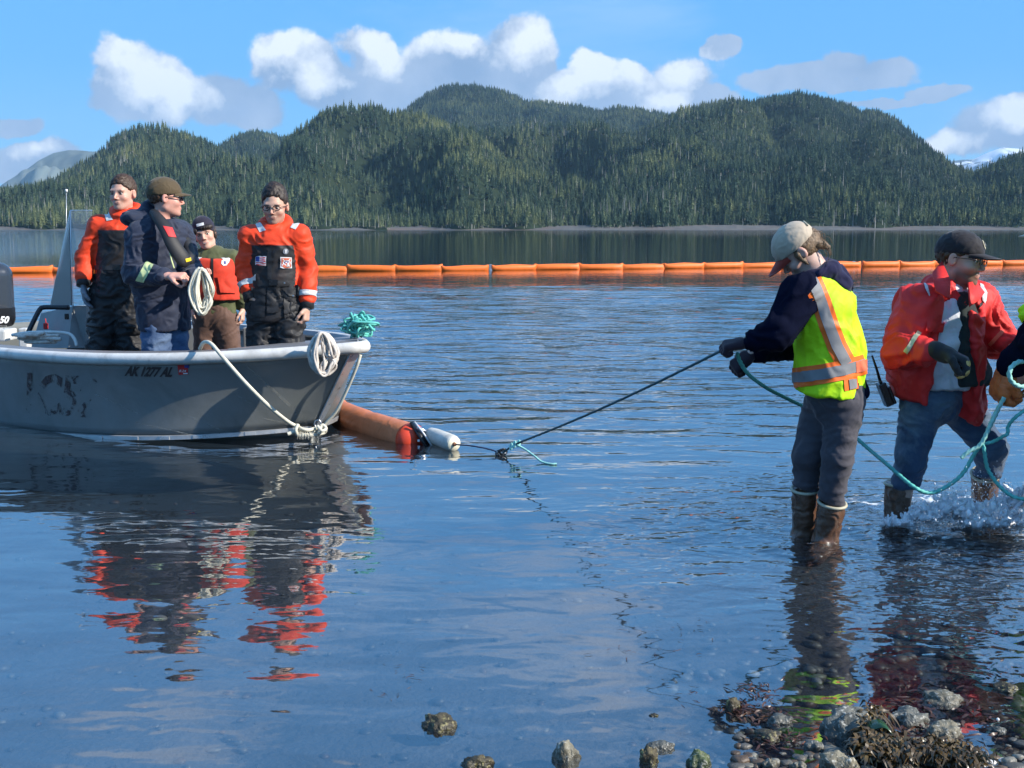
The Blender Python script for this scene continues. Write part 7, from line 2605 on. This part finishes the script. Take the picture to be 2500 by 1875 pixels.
Fc = (icf[None] + (np.arange(N) * len(ico))[:, None, None]).reshape(-1, 3)
setp(link('droplets', mesh_np('droplets', V.reshape(-1, 3), Fc), None, M_drop), 'fine spray droplets above the splash', 'spray', kind='stuff')

# gravel packed between the larger stones of the corner
bm = bmesh.new(); bmesh.ops.create_icosphere(bm, subdivisions=2, radius=1)
i2 = np.array([v.co[:] for v in bm.verts]); f2 = np.array([[v.index for v in f.verts] for f in bm.faces]); bm.free()
R = np.random.default_rng(33); N = 300
gxx = R.uniform(1790, 2540, N); gyy = 1875 - np.abs(R.normal(0, 1, N)) * 48 + 12
V, ci = [], []
pal2 = np.array([(.10, .09, .075), (.16, .145, .115), (.06, .05, .04), (.22, .205, .165), (.10, .065, .04)])
for i in range(N):
    g = G(gxx[i], gyy[i]); r = math.exp(R.normal(0, .4)) * .011
    q = i2 * (1 + fbm(i2 * 1.4 + i * 3.1, 3) * .35)[:, None] * np.array([r * R.uniform(1, 1.5), r, r * R.uniform(.45, .75)])
    V.append(q + np.array([g.x, g.y, R.uniform(-.012, .002)])); ci.append(np.repeat(pal2[R.integers(0, 5)][None] * R.uniform(.6, 1.1), len(i2), 0))
Fc = (f2[None] + (np.arange(N) * len(i2))[:, None, None]).reshape(-1, 3)
me = mesh_np('gravel', np.concatenate(V), Fc)
at = me.color_attributes.new('Col', 'FLOAT_COLOR', 'POINT'); cc = np.concatenate(ci)
at.data.foreach_set('color', np.concatenate([cc, np.ones((len(cc), 1))], 1).astype(np.float32).ravel())
setp(link('gravel', me, None, pbr('wet gravel', (1, 1, 1), .4, attr='Col', vary=.35, vscale=70, bump=.002, bscale=180)), 'wet gravel packed between the larger shore rocks', 'gravel', kind='stuff')

# torn white foam lying on the water round the boots
m, T, out = mat_new('foam')
b = T.new('ShaderNodeBsdfPrincipled'); b.inputs['Base Color'].default_value = (.85, .88, .90, 1); b.inputs['Roughness'].default_value = .6
tr = T.new('ShaderNodeBsdfTransparent'); mx = T.new('ShaderNodeMixShader')
co = T.new('ShaderNodeTexCoord').outputs['Object']
x_, y_, z_ = T.sep(co)
r2 = T.m('SQRT', T.m('ADD', T.m('POWER', T.m('DIVIDE', x_, .55), 2), T.m('POWER', T.m('DIVIDE', y_, .42), 2)))
nz = T.noise(T.vm('MULTIPLY', co, (1, 1.2, 1)), 9, 7, .72, 1.2)
T.put(mx.inputs[0], T.mr(T.m('SUBTRACT', nz, T.m('MULTIPLY', r2, .16)), .36, .50, 0, .9)); T.l.new(tr.outputs[0], mx.inputs[1]); T.l.new(b.outputs[0], mx.inputs[2]); T.l.new(mx.outputs[0], out.inputs[0])
g = G(2365, 1262)
gx, gy = np.meshgrid(np.linspace(-.7, .7, 90), np.linspace(-.42, .42, 60))
gz = np.abs(fbm(np.stack([gx * 9, gy * 9, gx * 0], -1), 4)) * .06 * np.clip(1 - (gx / .65) ** 2 - (gy / .42) ** 2, 0, 1) + .016
idx = np.arange(gx.size).reshape(gx.shape)
Fc = np.stack([idx[:-1, :-1], idx[:-1, 1:], idx[1:, 1:], idx[1:, :-1]], -1).reshape(-1, 4)
o = link('foam', mesh_np('foam', np.stack([gx, gy, gz], -1).reshape(-1, 3), Fc), None, m); o.location = (g.x, g.y, 0)
setp(o, 'white foam churned up on the water round the striding boots', 'foam', kind='stuff')

# ------------------------------------------------------------------ air
m, T, out = mat_new('sea haze')
v = T.new('ShaderNodeVolumePrincipled')
v.inputs['Color'].default_value = (0.45, 0.72, 1.0, 1)
v.inputs['Density'].default_value = 0.000055
v.inputs['Anisotropy'].default_value = 0.0
T.l.new(v.outputs[0], out.inputs['Volume'])
o = box_mesh('haze', (-11000, -260, -10.5), (11000, 11000, 1100), mat=m)
setp(o, 'thin bluish sea air between the shore and the mountains', 'haze', kind='stuff')
